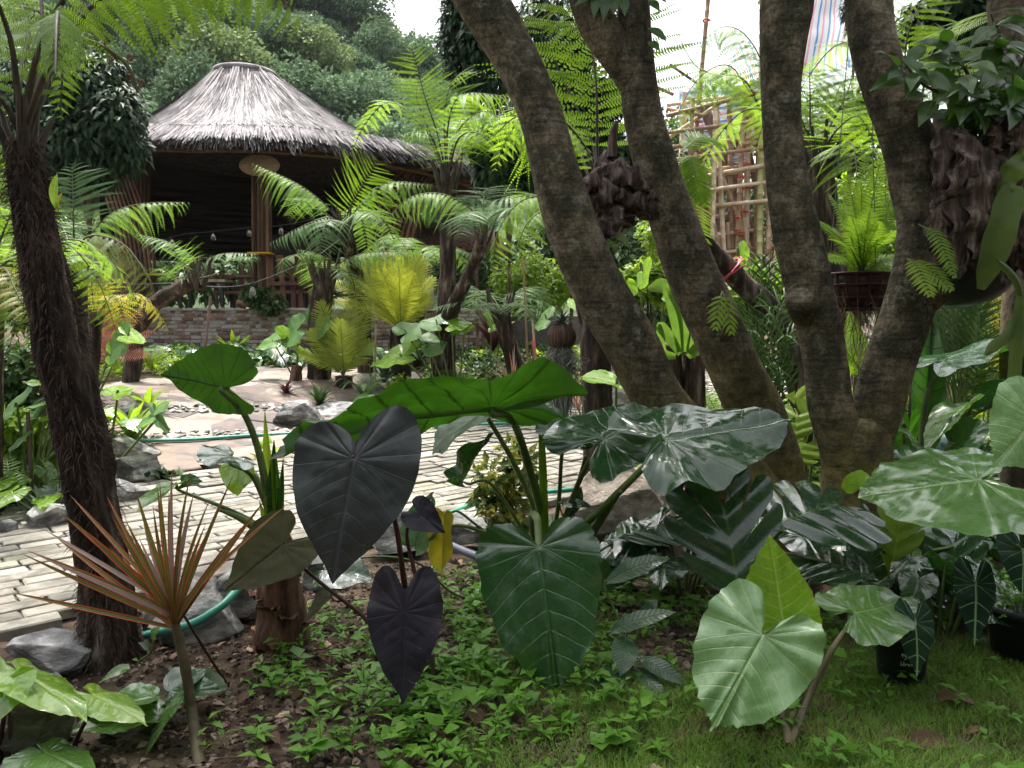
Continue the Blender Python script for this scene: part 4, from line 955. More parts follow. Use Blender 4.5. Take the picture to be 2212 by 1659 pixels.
trunkobj('trunk', [(1700, 1235, 200, 4.7), (1600, 1060, 170, 4.62), (1500, 955, 128, 4.5), (1422, 860, 112, 4.4), (1362, 745, 118, 4.35), (1300, 640, 116, 4.32), (1240, 500, 110, 4.3), (1202, 380, 103, 4.3), (1170, 260, 96, 4.3), (1120, 140, 96, 4.3), (1045, 10, 106, 4.3), (985, -90, 100, 4.35), (880, -260, 80, 4.6), (760, -450, 55, 5.2)], MT['trunk'], t1, 1)
trunkobj('trunk', [(1690, 1240, 190, 4.85), (1665, 1060, 160, 4.8), (1635, 900, 125, 4.75), (1590, 800, 110, 4.7), (1545, 700, 113, 4.7), (1495, 590, 108, 4.7), (1455, 480, 100, 4.7), (1420, 370, 92, 4.7), (1392, 260, 82, 4.7), (1375, 130, 74, 4.7), (1368, 0, 66, 4.7), (1372, -150, 58, 4.8), (1440, -380, 40, 5.2)], MT['trunk'], t1, 5)
trunkobj('limb', [(1396, 250, 40, 4.72), (1375, 190, 60, 4.7), (1335, 120, 74, 4.68), (1296, 60, 80, 4.66), (1268, 0, 72, 4.66), (1235, -110, 60, 4.8), (1180, -330, 36, 5.2)], MT['trunk'], t1, 9, 28, 50)
b2 = P(1850, 1180, 4.1)
t2 = thing('forked_tree', 'tree forking into a wide V just above its mossy base on the right', 'tree', (b2[0], 4.1, 0))
trunkobj('trunk', [(1850, 1250, 210, 4.15), (1850, 1130, 168, 4.15), (1848, 1030, 148, 4.15), (1845, 970, 146, 4.15), (1842, 925, 140, 4.15), (1842, 900, 100, 4.15)], MT['trunk'], t2, 12)
trunkobj('limb', [(1826, 985, 100, 4.13), (1795, 880, 98, 4.1), (1784, 790, 94, 4.1), (1765, 690, 98, 4.1), (1745, 610, 98, 4.1), (1722, 510, 98, 4.1), (1702, 400, 86, 4.1), (1692, 300, 80, 4.1), (1688, 200, 80, 4.1), (1692, 100, 92, 4.1), (1700, 0, 104, 4.1), (1706, -110, 90, 4.15), (1690, -330, 60, 4.6)], MT['trunk'], t2, 14)
trunkobj('limb', [(1856, 1000, 104, 4.17), (1896, 880, 106, 4.15), (1920, 790, 108, 4.15), (1955, 690, 104, 4.12), (1984, 590, 104, 4.1), (2002, 490, 112, 4.1), (1990, 390, 124, 4.1), (1958, 300, 104, 4.1), (1915, 190, 96, 4.12), (1886, 90, 90, 4.15), (1876, 0, 90, 4.2), (1868, -120, 76, 4.25), (1900, -330, 50, 4.6)], MT['trunk'], t2, 18)
trunkobj('stub', [(1985, 420, 90, 4.08), (2020, 330, 66, 4.06), (2038, 285, 52, 4.06), (2045, 248, 50, 4.06)], MT['trunk'], t2, 21, 24, 30)
trunkobj('stub', [(2000, 430, 70, 4.2), (2062, 330, 60, 4.22), (2090, 250, 50, 4.25)], MT['trunk'], t2, 22, 24, 30)
trunkobj('limb', [(1990, 640, 90, 4.1), (2050, 585, 84, 4.05), (2120, 530, 80, 4.0), (2180, 400, 76, 4.05), (2200, 240, 76, 4.1), (2182, 60, 78, 4.2), (2185, -100, 70, 4.3), (2230, -330, 50, 4.6)], MT['trunk'], t2, 24, 28, 60)
trunkobj('knot', [(1738, 680, 60, 4.05), (1732, 650, 70, 3.98), (1728, 640, 62, 3.93), (1727, 636, 40, 3.92)], MT['trunk'], t2, 26, 24, 16)
for t_, c_, r_, n_, s_ in ((t1, (-1.0, 4.9, 5.7), (2.9, 1.8, 1.2), 5600, 3), (t2, (1.7, 4.6, 5.6), (2.7, 1.7, 1.2), 4600, 4)):
    mb = MB(); cc = canopy(mb, c_, r_, n_, s_); mb.build('crown', MT['crownleaf'], t_)
    base = [P(760, -450, 5.2), P(1440, -380, 5.2), P(1180, -330, 5.2)] if t_ is t1 else [P(1690, -330, 4.6), P(1900, -330, 4.6), P(2230, -330, 4.6)]
    mb = MB()
    for k, c0 in enumerate(cc[:36]):
        b_ = min(base, key=lambda q: np.linalg.norm(q-c0)) if k % 3 else base[k % 3]
        tube(mb, [b_, (b_+c0)/2+[0, 0, .25], c0], [.06, .035, .012], 6, 10)
    mb.build('branches', MT['trunk'], t_)
tr = thing('rough_tree', 'straight rough brown trunk at the right picture edge behind the big leaves', 'tree', (P(2205, 900, 4.9)[0], 4.9, 0))
trunkobj('trunk', [(2212, 1150, 90, 4.9), (2205, 880, 80, 4.9), (2205, 700, 74, 4.9), (2222, 500, 70, 4.9), (2262, 200, 66, 5.0), (2310, -200, 60, 5.2)], MT['bark'], tr, 31)
mb = MB(); cc = canopy(mb, (4.4, 7.2, 6.8), (1.6, 1.6, 1.0), 3500, 8); mb.build('crown', MT['crownleaf'], tr)
tubeobj('branch', [P(2310, -200, 5.2), np.array([4.2, 6.2, 5.4]), np.array([4.4, 7.2, 6.6])], [.1, .06, .03], MT['bark'], tr, 8, 10)
# leaning dark trunk with pink twine
lt = thing('leaning_trunk', 'dark leaning trunk tied with pink twine behind the twin stems', 'trunk', (P(1700, 720, 6.6)[0], 6.6, 0))
trunkobj('trunk', [(1760, 1030, 40, 6.8), (1690, 720, 44, 6.6), (1600, 610, 46, 6.5), (1540, 550, 48, 6.4), (1490, 490, 46, 6.3)], MT['fernbark'], lt, 33, 20, 50, .2)
q = P(1575, 580, 6.45)
for k in range(4):
    mb = MB(); c0 = P(1572+k*4, 582+k*3, 6.43); a_ = np.linspace(0, 2*math.pi, 17)
    tube(mb, [c0+np.array([.10*math.cos(b)*.9, .10*math.sin(b), .085*math.cos(b)+.03*math.sin(b+k*1.3)]) for b in a_], .006, 5, None, 0, None, False); mb.build('pink_twine', MT['pink'], lt)

# ------------------------------------------------------------------ tree ferns
def arch(c, az, L, rise, drop):
    d = np.array([math.cos(az), math.sin(az), 0])
    return [c, c+d*L*.22+[0, 0, rise*.62], c+d*L*.55+[0, 0, rise], c+d*L*.82+[0, 0, rise-drop*.35], c+d*L+[0, 0, rise-drop]]
def fernfronds(root, c, mats, spec, auto, seed, fr):
    rg = np.random.RandomState(seed); k = 0
    for s in spec:
        o = dict(fr); pts = s
        if isinstance(s, tuple): pts, kw = s; o.update(kw)
        mm_ = o.pop('mat', None); mb = MB(); frond(mb, [c]+PP(pts), seed=seed*31+k, **o)
        mb.build('frond', [MT[mm_]] + [mats[1]] if mm_ else mats, root); k += 1
    if auto:
        n, L, rise, drop, a0, a1 = auto
        for i_ in range(n):
            az = R(a0+(a1-a0)*(i_+.5)/n)+rg.uniform(-.2, .2); l = L*rg.uniform(.8, 1.1); o = dict(fr); o['plen'] = fr.get('plen', .4)*rg.uniform(.85, 1.05)
            mb = MB(); frond(mb, arch(c, az, l, rise*rg.uniform(.7, 1.2), drop*rg.uniform(.7, 1.3)), seed=seed*31+k, **o); mb.build('frond', mats, root); k += 1
def hairs(root, pts, rad, n, seed, ln=.05, w=.0016):
    rg = np.random.RandomState(seed); c = crs(np.column_stack([pts, rad]), 60); t, a, b = frames(c[:, :3]); i_ = rg.randint(0, 60, n); th = rg.uniform(0, 6.28, n)
    rd = np.cos(th)[:, None]*a[i_]+np.sin(th)[:, None]*b[i_]; p = c[i_, :3]+t[i_]*rg.uniform(-.03, .03, (n, 1))+rd*c[i_, 3:4]*rg.uniform(.94, 1.04, (n, 1))
    d = -t[i_]*rg.uniform(.2, 1, (n, 1))+rd*rg.uniform(.05, .55, (n, 1))+rg.normal(size=(n, 3))*.35; d /= np.linalg.norm(d, axis=1)[:, None]; l = ln*rg.uniform(.4, 1.5, n)[:, None]
    e = np.cross(d, rd); e /= np.maximum(np.linalg.norm(e, axis=1), 1e-6)[:, None]; m_ = p+d*l*.5+rd*l*.08
    tp = p+d*l+[0, 0, -.25]*l
    V = np.stack([p-e*w, p+e*w, m_+e*w, m_-e*w, tp], 1).reshape(-1, 3); o = np.arange(n)*5
    mb = MB(); mb.add(V, np.stack([o, o+1, o+2, o+3], -1), None, 0, np.repeat(rg.rand(n), 5)); mb.f.append((np.stack([o+3, o+2, o+4], -1), 0))
    return mb.build('root_fibres', MT['fibre'], root, kind='stuff', smooth=False)
def fdisp(seed, amp=.25, ridges=9):
    def d(TH, SS, p):
        q = np.stack([np.cos(TH)*1.6+seed, np.sin(TH)*1.6, SS*3.2], -1).reshape(-1, 3); n_ = fbm(q, 3).reshape(TH.shape)
        rid = np.abs(np.sin(TH*ridges*.5+1.6*np.sin(SS*4+seed)+3*n_)); q2 = np.stack([np.cos(TH)*4, np.sin(TH)*4, SS*14+seed], -1).reshape(-1, 3)
        return 1+amp*(rid-.6)*.6+amp*n_+.10*fbm(q2, 3).reshape(TH.shape)
    return d
def treefern(label, trunk, mats, spec=(), auto=None, seed=1, fr=None, nh=0, sides=18, n=40, amp=.25, group='tree ferns in the garden', crown=True, cat='tree fern'):
    """trunk: list of (px,py,width,Y) from foot to crown; the foot is carried down to the ground"""
    pts = [P(x, y, Y) for x, y, w, Y in trunk]; rad = [w*.5*Y/F for x, y, w, Y in trunk]
    g = ground(pts[0][0], pts[0][1]); 
    if pts[0][2] > g[2]+.02: pts = [g+[0, 0, -.05]]+pts; rad = [rad[0]*1.1]+rad
    r = thing('tree_fern', label, cat, g, group)
    tubeobj('trunk', pts, rad, MT['fernbark'], r, sides, n, fdisp(seed, amp))
    if nh: hairs(r, np.array(pts), np.array(rad), nh, seed)
    c = pts[-1]
    if crown:      # old frond bases round the crown
        rg = np.random.RandomState(seed+7)
        for k in range(7):
            a_ = k*.9+rg.rand(); d = np.array([math.cos(a_), math.sin(a_), 0]); w = rad[-1]
            tubeobj('frond_base', [c-[0, 0, w*1.5]+d*w*.6, c+d*w*1.3+[0, 0, w*.6], c+d*w*1.9+[0, 0, w*(2+rg.rand()*1.6)]], [w*.35, w*.26, w*.12], MT['stiped'], r, 6, 8)
    fernfronds(r, c, [MT[m_] for m_ in mats], spec, auto, seed, fr or {})
    return r
D = dict
treefern('thick dark fibrous tree fern trunk standing in the left foreground', [(240, 1455, 135, 3.1), (232, 1330, 112, 3.1), (218, 1180, 96, 3.1), (190, 1010, 102, 3.1), (163, 880, 98, 3.1), (130, 740, 98, 3.1), (103, 620, 90, 3.1), (80, 500, 78, 3.1), (62, 390, 70, 3.1), (50, 310, 60, 3.1)], ('fern', 'stiped'),
  [([(62, 200, 3.05), (110, 40, 3.0), (230, -70, 3.0), (420, -70, 3.1), (560, -20, 3.2)], D(mat='fernlime', droop=.75, plen=.30, bare=.30, tilt=-.75, npin=16)),
   ([(85, 220, 3.1), (150, 60, 3.3), (280, -50, 3.5), (480, -90, 3.8), (700, -40, 4.0)], D(mat='fernlime', droop=.6, plen=.34, bare=.34, tilt=-.8)),
   ([(90, 215, 3.2), (190, 20, 3.3), (360, -70, 3.5), (540, -45, 3.7), (655, 40, 3.8)], D(mat='fernlime', droop=.5, plen=.26, bare=.5, tilt=-.9, npin=13, prof=[.9, 1, 1, .9, .8, .5])),
   ([(38, 200, 3.05), (15, 60, 3.0), (-60, -60, 2.9), (-260, -60, 2.8)], D()),
   ([(70, 230, 3.0), (118, 110, 2.85), (125, 30, 2.6), (122, 60, 2.4), (120, 180, 2.25)], D(plen=.16, bare=.36, droop=.6, tilt=-.5, npin=20)),
   ([(60, 220, 3.15), (90, 80, 3.3), (80, -60, 3.5), (40, -160, 3.9)], D(mat='fernlime')),
   ([(25, 250, 3.05), (-40, 160, 3.0), (-160, 120, 2.9), (-300, 200, 2.8)], D()),
   ([(75, 210, 3.2), (115, 100, 3.4), (130, 90, 3.7), (135, 140, 3.9), (130, 260, 4.0)], D(mat='fernlime', plen=.16, bare=.4)),
   ([(40, 190, 3.2), (60, 60, 3.5), (10, -20, 4.0), (-120, 20, 4.4)], D(mat='fernlime'))],
  None, 3, D(plen=.36, npin=15, rr=.016, droop=.35, fill=.62), 6500, 48, 150, .42, None)
# the curled crozier frond
q0 = G(240, 1455)
cz = thing('crozier_frond', 'unfurling bare fern frond with small curled brown tips arching right at upper left', 'fern frond', P(60, 300, 3.12))
rp = crs(PP([(60, 300, 3.12), (95, 170, 3.1), (150, 90, 3.1), (200, 92, 3.1), (250, 118, 3.1), (280, 150, 3.1), (298, 200, 3.1)]), 40)
tubeobj('stalk', rp, np.linspace(.014, .006, 40), MT['stipe'], cz, 7)
for k in range(14, 40, 4):
    mb = MB(); c = rp[k]; sg = 1 if (k//4) % 2 else -1; a_ = np.linspace(0, 11, 26); rr_ = np.linspace(.012, .003, 26)
    e = c+np.array([.018*sg, 0, .022 if sg > 0 else -.012]); tube(mb, [c]+[e+np.array([rr_[i]*math.cos(a_[i]), .002*i*.3, rr_[i]*math.sin(a_[i])]) for i in range(26)], [.003]+[.0035]*26, 5); mb.build('curl', MT['sheath'], cz)
treefern('tree fern with a tall upright dark green frond behind the big fern trunk', [(170, 860, 46, 6.6), (168, 740, 46, 6.6), (165, 600, 40, 6.6)], ('fernblue', 'stipe'),
  [([(160, 520, 6.6), (158, 440, 6.6), (155, 352, 6.7)], D(mat='fernblue', plen=.40, bare=.36, up=(0, -1, .2), droop=.25, npin=14, fill=.75)),
   ([(190, 520, 6.5), (240, 462, 6.5), (310, 440, 6.5), (412, 437, 6.5)], D(mat='fern', plen=.30, droop=.6, tilt=-.35, bare=.25)),
   ([(172, 530, 6.5), (205, 508, 6.4), (270, 530, 6.3), (320, 600, 6.2), (340, 650, 6.2)], D(mat='fernolive', plen=.40, droop=.5, tilt=-.6, bare=.12)),
   ([(150, 540, 6.6), (190, 560, 6.2), (230, 620, 6.0)], D(mat='fernblue', plen=.28)),
   ([(120, 530, 6.4), (60, 480, 6.2), (-20, 520, 6.0)], D(mat='fernlime'))],
  (3, 1.2, .5, .5, 100, 220), 4, D(plen=.34, npin=16, rr=.012), 500)
treefern('tree fern on a rough trunk leaning right against the brick wall', [(282, 830, 34, 10.2), (296, 720, 36, 10.2), (330, 660, 34, 10.2), (385, 625, 32, 10.2), (428, 602, 30, 10.2)], ('fernblue', 'stipe'),
  [([(420, 560, 10.2), (370, 525, 10.1), (288, 503, 10.0)], D(plen=.34, mat='fernblue', droop=.4, tilt=-.3)),
   ([(445, 570, 10.2), (480, 548, 10.1), (560, 548, 10.0)], D(plen=.34, mat='fernblue', droop=.5, tilt=-.3)),
   ([(405, 575, 9.8), (385, 560, 9.4), (370, 520, 9.2)], D(plen=.42, mat='fern', up=(0, -1, .3), bare=.3)),
   ([(380, 600, 10), (350, 580, 9.8), (325, 590, 9.7)], D(plen=.25, mat='fern')),
   ([(470, 590, 10), (500, 560, 9.8), (560, 555, 9.6)], D(plen=.22, mat='fernblue', bare=.5))], None, 5, D(npin=15, rr=.012), 300)
treefern('tree fern with a lime upright frond in front of the thatch eaves', [(790, 800, 34, 11.4), (778, 640, 32, 11.2), (745, 495, 28, 10.6)], ('fern', 'stiped'),
  [([(700, 440, 10.5), (640, 395, 10.4), (545, 352, 10.3)], D(plen=.42, mat='fern', droop=.7, tilt=-.3, bare=.2)),
   ([(755, 450, 10.5), (780, 405, 10.3), (818, 345, 10.2)], D(plen=.62, mat='fernlime', up=(0, -1, .2), bare=.15, droop=.2, npin=15)),
   ([(710, 470, 10.3), (650, 490, 10.1), (575, 530, 10.0)], D(plen=.34, mat='fernblue', droop=.6, tilt=-.4)),
   ([(780, 440, 10.4), (840, 395, 10.2), (945, 400, 10.0)], D(plen=.40, mat='fern', droop=.6, tilt=-.3)),
   ([(765, 470, 10.2), (800, 460, 9.9), (830, 490, 9.7)], D(plen=.42, mat='fernblue', droop=.5)),
   ([(720, 475, 10.2), (700, 490, 9.9), (690, 560, 9.7)], D(plen=.42, mat='fernblue', droop=.6)),
   ([(690, 450, 10.6), (660, 430, 10.8), (620, 470, 11)], D(plen=.4, mat='fern'))], (2, 1.0, .4, .6, 20, 100), 6, D(npin=17, rr=.014), 300)
treefern('dark trunked tree fern whose two fronds spread over the yellow cycad', [(690, 820, 48, 10.6), (690, 700, 46, 10.6), (700, 600, 40, 10.6)], ('fern', 'stiped'),
  [([(690, 565, 10.6), (660, 548, 10.5), (615, 560, 10.3), (600, 600, 10.2)], D(plen=.3)),
   ([(700, 560, 10.5), (680, 545, 10.4), (642, 538, 10.3)], D(plen=.42, droop=.6, tilt=-.3)),
   ([(740, 565, 10.5), (800, 545, 10.4), (902, 545, 10.3)], D(plen=.38, droop=.6, tilt=-.3)),
   ([(730, 580, 10.5), (760, 600, 10.3), (770, 650, 10.2)], D(plen=.3))], (2, .9, .3, .5, 30, 140), 7, D(npin=15), 500)
treefern('tall slim tree fern with lime fronds reaching above the thatched roof', [(962, 740, 46, 10.4), (966, 600, 36, 10.4), (968, 480, 34, 10.4), (966, 395, 36, 10.4)], ('fernlime', 'stiped'),
  [([(945, 290, 10.4), (915, 200, 10.4), (888, 92, 10.4)], D(plen=.55, up=(0, -1, .2), bare=.38)),
   ([(968, 270, 10.3), (1000, 205, 10.1), (1110, 210, 9.9)], D(plen=.62, droop=.5, tilt=-.3, bare=.3)),
   ([(985, 290, 10.3), (1050, 240, 10.1), (1120, 300, 9.9)], D(plen=.60, droop=.6, tilt=-.3, bare=.25)),
   ([(935, 300, 10.3), (905, 285, 10.2), (862, 292, 10.1)], D(plen=.45, mat='fern', droop=.5, bare=.2)),
   ([(960, 260, 10.5), (975, 180, 10.6), (1020, 150, 10.7)], D(plen=.6, bare=.35)),
   ([(990, 300, 10.0), (1040, 290, 9.7), (1080, 340, 9.5)], D(plen=.55, droop=.6)),
   ([(930, 290, 10.6), (900, 210, 10.7), (910, 150, 10.8)], D(plen=.55, mat='fern'))], (3, 1.7, 1.1, .6, 0, 180), 8, D(npin=18, rr=.016), 500)
treefern('tree fern on a forked trunk with grey green fronds right of the pavilion', [(952, 740, 36, 10.2), (985, 650, 30, 10), (1020, 580, 26, 9.8), (1045, 512, 26, 9.6)], ('fernblue', 'stipe'),
  [([(1025, 460, 9.5), (960, 420, 9.4), (890, 425, 9.3), (838, 470, 9.2)], D(plen=.44, mat='fern', droop=.6, tilt=-.35)),
   ([(1055, 450, 9.5), (1100, 425, 9.3), (1160, 432, 9.2), (1210, 470, 9.1)], D(plen=.5, droop=.5, tilt=-.3)),
   ([(1060, 470, 9.3), (1110, 450, 9.0), (1150, 480, 8.8)], D(plen=.5)),
   ([(1035, 470, 9.2), (1010, 460, 8.9), (990, 520, 8.7)], D(plen=.42)),
   ([(1045, 440, 9.7), (1050, 410, 9.9), (1090, 400, 10.2)], D(plen=.5))], (2, 1.2, .6, .4, 30, 120), 9, D(npin=17), 300)
treefern('small tree fern with a black trunk and flat pale fronds beside the cascade', [(1118, 810, 40, 10.2), (1098, 740, 36, 10.2), (1082, 672, 34, 10.2)], ('fernblue', 'stipe'),
  [([(1040, 650, 10.1), (990, 652, 10.0), (930, 668, 10)], D(plen=.36, droop=.3)), ([(1120, 650, 10.1), (1170, 652, 10.0), (1225, 690, 10)], D(plen=.4, droop=.3)),
   ([(1060, 655, 9.9), (1050, 665, 9.6), (1035, 700, 9.4)], D(plen=.34)), ([(1110, 655, 9.9), (1140, 668, 9.6), (1160, 700, 9.4)], D(plen=.34))], (4, 1.1, .3, .3, 10, 170), 10, D(npin=16, plen=.36, mm=14), 300)
treefern('fern with a bright lime frond drooping beside the leaning trunk', [(1300, 950, 44, 7.0), (1270, 700, 40, 7.0), (1215, 470, 34, 7.0)], ('fernlime', 'stipe'),
  [([(1190, 430, 6.9), (1130, 432, 6.8), (1080, 490, 6.7), (1062, 580, 6.6)], D(plen=.38, droop=.5, tilt=-.4, bare=.12)),
   ([(1190, 450, 6.7), (1140, 480, 6.5), (1110, 560, 6.4)], D(plen=.26, droop=.5, tilt=-.3)),
   ([(1180, 440, 7.0), (1150, 420, 7.1), (1100, 430, 7.2)], D(plen=.34))], None, 11, D(npin=15), 300)
treefern('huge glowing lime tree fern fronds standing behind the twin trunks', [(1292, 950, 66, 6.0), (1288, 800, 64, 6.0), (1290, 640, 56, 6.0), (1292, 440, 52, 6.0)], ('fernlime', 'stiped'),
  [([(1290, 300, 6.0), (1285, 150, 6.1), (1250, -40, 6.3)], D(plen=.95, up=(0, -1, .15), bare=.22, npin=17, droop=.15, fill=.66)),
   ([(1280, 310, 6.2), (1220, 180, 6.4), (1150, 20, 6.6)], D(plen=.75, up=(0, -1, .2), bare=.3, npin=18, mm=20)),
   ([(1270, 330, 5.9), (1200, 250, 5.9), (1120, 250, 5.9), (1060, 300, 5.9)], D(plen=.6, npin=17, droop=.5, tilt=-.4))], (1, 1.8, 1.0, .6, 100, 150), 12, D(npin=18, rr=.016), 600)
treefern('tree fern whose dull green fronds arch over the bamboo scaffold', [(1735, 900, 40, 8.4), (1722, 640, 40, 8.4), (1698, 330, 36, 8.4)], ('fern', 'stiped'),
  [([(1620, 200, 8.4), (1570, 140, 8.4), (1500, 180, 8.4), (1440, 300, 8.3)], D(plen=.4, droop=.6, tilt=-.5, mat='fernlime')),
   ([(1660, 170, 8.5), (1610, 75, 8.6), (1550, 62, 8.7), (1490, 130, 8.8)], D(plen=.36, droop=.6, tilt=-.5)),
   ([(1620, 230, 8.6), (1560, 170, 8.8), (1500, 140, 8.9), (1455, 50, 9.0)], D(plen=.45, droop=.4)),
   ([(1650, 250, 8.3), (1610, 175, 8.2), (1560, 165, 8.2), (1500, 210, 8.2)], D(plen=.34, droop=.6, mat='fernlime'))], None, 13, D(npin=17), 200)
treefern('tree fern with lime fronds between the two limbs of the forked tree', [(1800, 900, 70, 7.0), (1795, 640, 60, 7.0), (1782, 460, 52, 7.0), (1772, 350, 46, 7.0)], ('fernlime', 'stiped'),
  [([(1752, 280, 7.0), (1750, 200, 7.0), (1748, 130, 7.1)], D(plen=.6, up=(0, -1, .2), mat='fern', bare=.3)),
   ([(1790, 280, 7.0), (1830, 200, 7.1), (1850, 130, 7.2)], D(plen=.5, up=(0, -1, .2))),
   ([(1800, 290, 6.8), (1850, 250, 6.6), (1880, 290, 6.5)], D(plen=.5)),
   ([(1800, 330, 6.7), (1840, 310, 6.4), (1850, 390, 6.2), (1830, 450, 6.2)], D(plen=.42, droop=.5)),
   ([(1745, 290, 7.0), (1700, 200, 7.1), (1640, 180, 7.3)], D(plen=.5)),
   ([(1790, 280, 7.2), (1820, 180, 7.5), (1900, 170, 7.7)], D(plen=.6))], (3, 1.3, .8, .6, 20, 160), 14, D(npin=16), 300)
treefern('fern with bright lime fronds at the top right behind the forked limb', [(1990, 960, 50, 6.4), (1990, 700, 48, 6.4), (1985, 330, 44, 6.4)], ('fernlime', 'stiped'),
  [([(1960, 180, 6.4), (1960, 80, 6.4), (2010, -40, 6.4)], D(plen=.55, up=(0, -1, .2), bare=.3)), ([(2000, 160, 6.5), (2050, 60, 6.6), (2160, 20, 6.8)], D(plen=.6)),
   ([(1950, 200, 6.5), (1900, 100, 6.7), (1830, 90, 6.9)], D(plen=.5))], (3, 1.3, .9, .5, 0, 150), 15, D(npin=16))
treefern('yellowing fern fronds at the left picture edge behind the big trunk', [(-30, 960, 60, 5.4), (-28, 760, 60, 5.4), (-20, 600, 50, 5.4)], ('fernlime', 'stipe'),
  [([(0, 520, 5.4), (30, 460, 5.4), (60, 480, 5.3)], D(plen=.4)), ([(20, 560, 5.2), (60, 540, 5.0), (90, 600, 4.9)], D(plen=.34)), ([(10, 580, 5.0), (40, 640, 4.8), (80, 700, 4.7)], D(plen=.3, mat='fernyellow')),
   ([(-10, 540, 5.4), (0, 450, 5.5), (20, 380, 5.6)], D(plen=.5, up=(0, -1, .2))), ([(10, 600, 5.2), (30, 680, 5.0), (20, 760, 4.9)], D(plen=.3))], (4, 1.0, .4, .6, 20, 160), 16, D(npin=15))
treefern('yellow green fern clump left of the leaning fern by the wall', [(195, 860, 30, 8.6), (200, 760, 30, 8.6), (205, 690, 28, 8.6)], ('fernyellow', 'stipe'),
  [([(215, 640, 8.6), (240, 610, 8.6), (265, 600, 8.6)], D(plen=.3)), ([(225, 660, 8.4), (250, 640, 8.2), (270, 700, 8.1)], D(plen=.34)), ([(200, 640, 8.5), (195, 600, 8.5), (180, 580, 8.5)], D(plen=.34))], (3, .8, .4, .4, 20, 160), 17, D(npin=14, mm=12))
treefern('shaded fern under the annexe eaves right of the bamboo bundle', [(905, 700, 26, 12.2), (905, 640, 26, 12.2), (900, 590, 24, 12.2)], ('fern', 'stiped'), [], (10, 1.0, .5, .5, 0, 360), 18, D(npin=14, mm=12, plen=.32))
# two dark fern trunks behind the twin stems
for k, (x, lb) in enumerate(((1452, 'shaggy dark fern trunk holding a staghorn between the twin stems'), (1500, 'second shaggy dark fern trunk touching the first between the twin stems'))):
    treefern(lb, [(x+4, 980, 44, 6.0), (x, 860, 46, 6.0), (x-2, 745, 44, 6.0)], ('fern', 'stiped'), [], None, 40+k, D(), 700, crown=False, cat='fern trunk', group='shaggy fern trunks between the stems')
# ------------------------------------------------------------------ cycads, sword ferns, palms
def base_thing(name, label, cat, px, py, Y, group=None):
    q = P(px, py, Y); return thing(name, label, cat, ground(q[0], Y), group), q
def cycad(label, trunk, tips, mat_, llen, lw, seed, nl=34, extra=0, L=.9):
    pts = [P(x, y, Y) for x, y, w, Y in trunk]; rad = [w*.5*Y/F for x, y, w, Y in trunk]; g = ground(pts[0][0], pts[0][1])
    r = thing('cycad', label, 'cycad', g, 'cycads by the flagstones'); tubeobj('trunk', [g-[0, 0, .03]]+pts, [rad[0]]+rad, MT['fernbark'], r, 20, 40, fdisp(seed, .3, 14))
    hairs(r, np.array(pts), np.array(rad), 500, seed, .05); c = pts[-1]
    for k, t_ in enumerate(tips):
        T = P(*t_); mid = (c+T)/2+np.array([0, 0, np.linalg.norm(T-c)*.10]); mb = MB()
        pinnate(mb, [c, c*.6+mid*.4+[0, 0, .03], mid, T], (0, -.8, .6) if abs(t_[0]-trunk[-1][0]) < 60 else (0, -.5, .85), nl, llen, lw, .10, 28, .15, .15, 0, 1, .008, seed*17+k)
        mb.build('frond', [MT[mat_], MT['petg']], r)
    return r
cycad('large cycad with a rosette of yellow green feathery fronds on a short black trunk', [(866, 800, 40, 10.8), (866, 760, 42, 10.8), (866, 712, 44, 10.8)],
  [(x, y, 10.8+d) for x, y, d in ((716, 606, .1), (735, 566, .3), (785, 550, .3), (838, 545, .5), (880, 546, .4), (918, 560, .4), (936, 600, .2), (752, 600, -.5), (815, 566, -.4), (925, 640, -.1), (722, 650, -.2), (895, 590, -.4), (760, 556, .5), (860, 556, -.6), (905, 552, .2))], 'cycad', .25, .0088, 2, 42)
cycad('smaller cycad with upright yellow green fronds below the large one', [(742, 835, 36, 10.3), (742, 812, 36, 10.3)],
  [(x, y, 10.3+d) for x, y, d in ((690, 652, 0), (668, 715, 0), (765, 648, .2), (795, 670, .3), (650, 765, -.2), (735, 690, -.4), (800, 740, .1))], 'cycad2', .25, .0088, 3, 40)
def swordfern(label, c, tips, mat_, llen, lw, seed, name='sword_fern', root=None, nl=26, group=None, stalk='petg', bow=.12, upv=(0, -.6, .8), ang=12):
    r = root or thing(name, label, 'fern', ground(c[0], c[1]) if root is None else c, group)
    for k, t_ in enumerate(tips):
        T = P(*t_); l = np.linalg.norm(T-c); mid = (c+T)/2+np.array([0, 0, l*bow]); mb = MB()
        pinnate(mb, [c, c*.55+mid*.45+[0, 0, l*.02], mid, T], upv, nl, llen, lw, .12, ang, .15, .05, 0, 1, .005, seed*13+k, prof=[.5, .9, 1, .9, .65, .2])
        mb.build('frond', [MT[mat_], MT[stalk]], r)
    return r
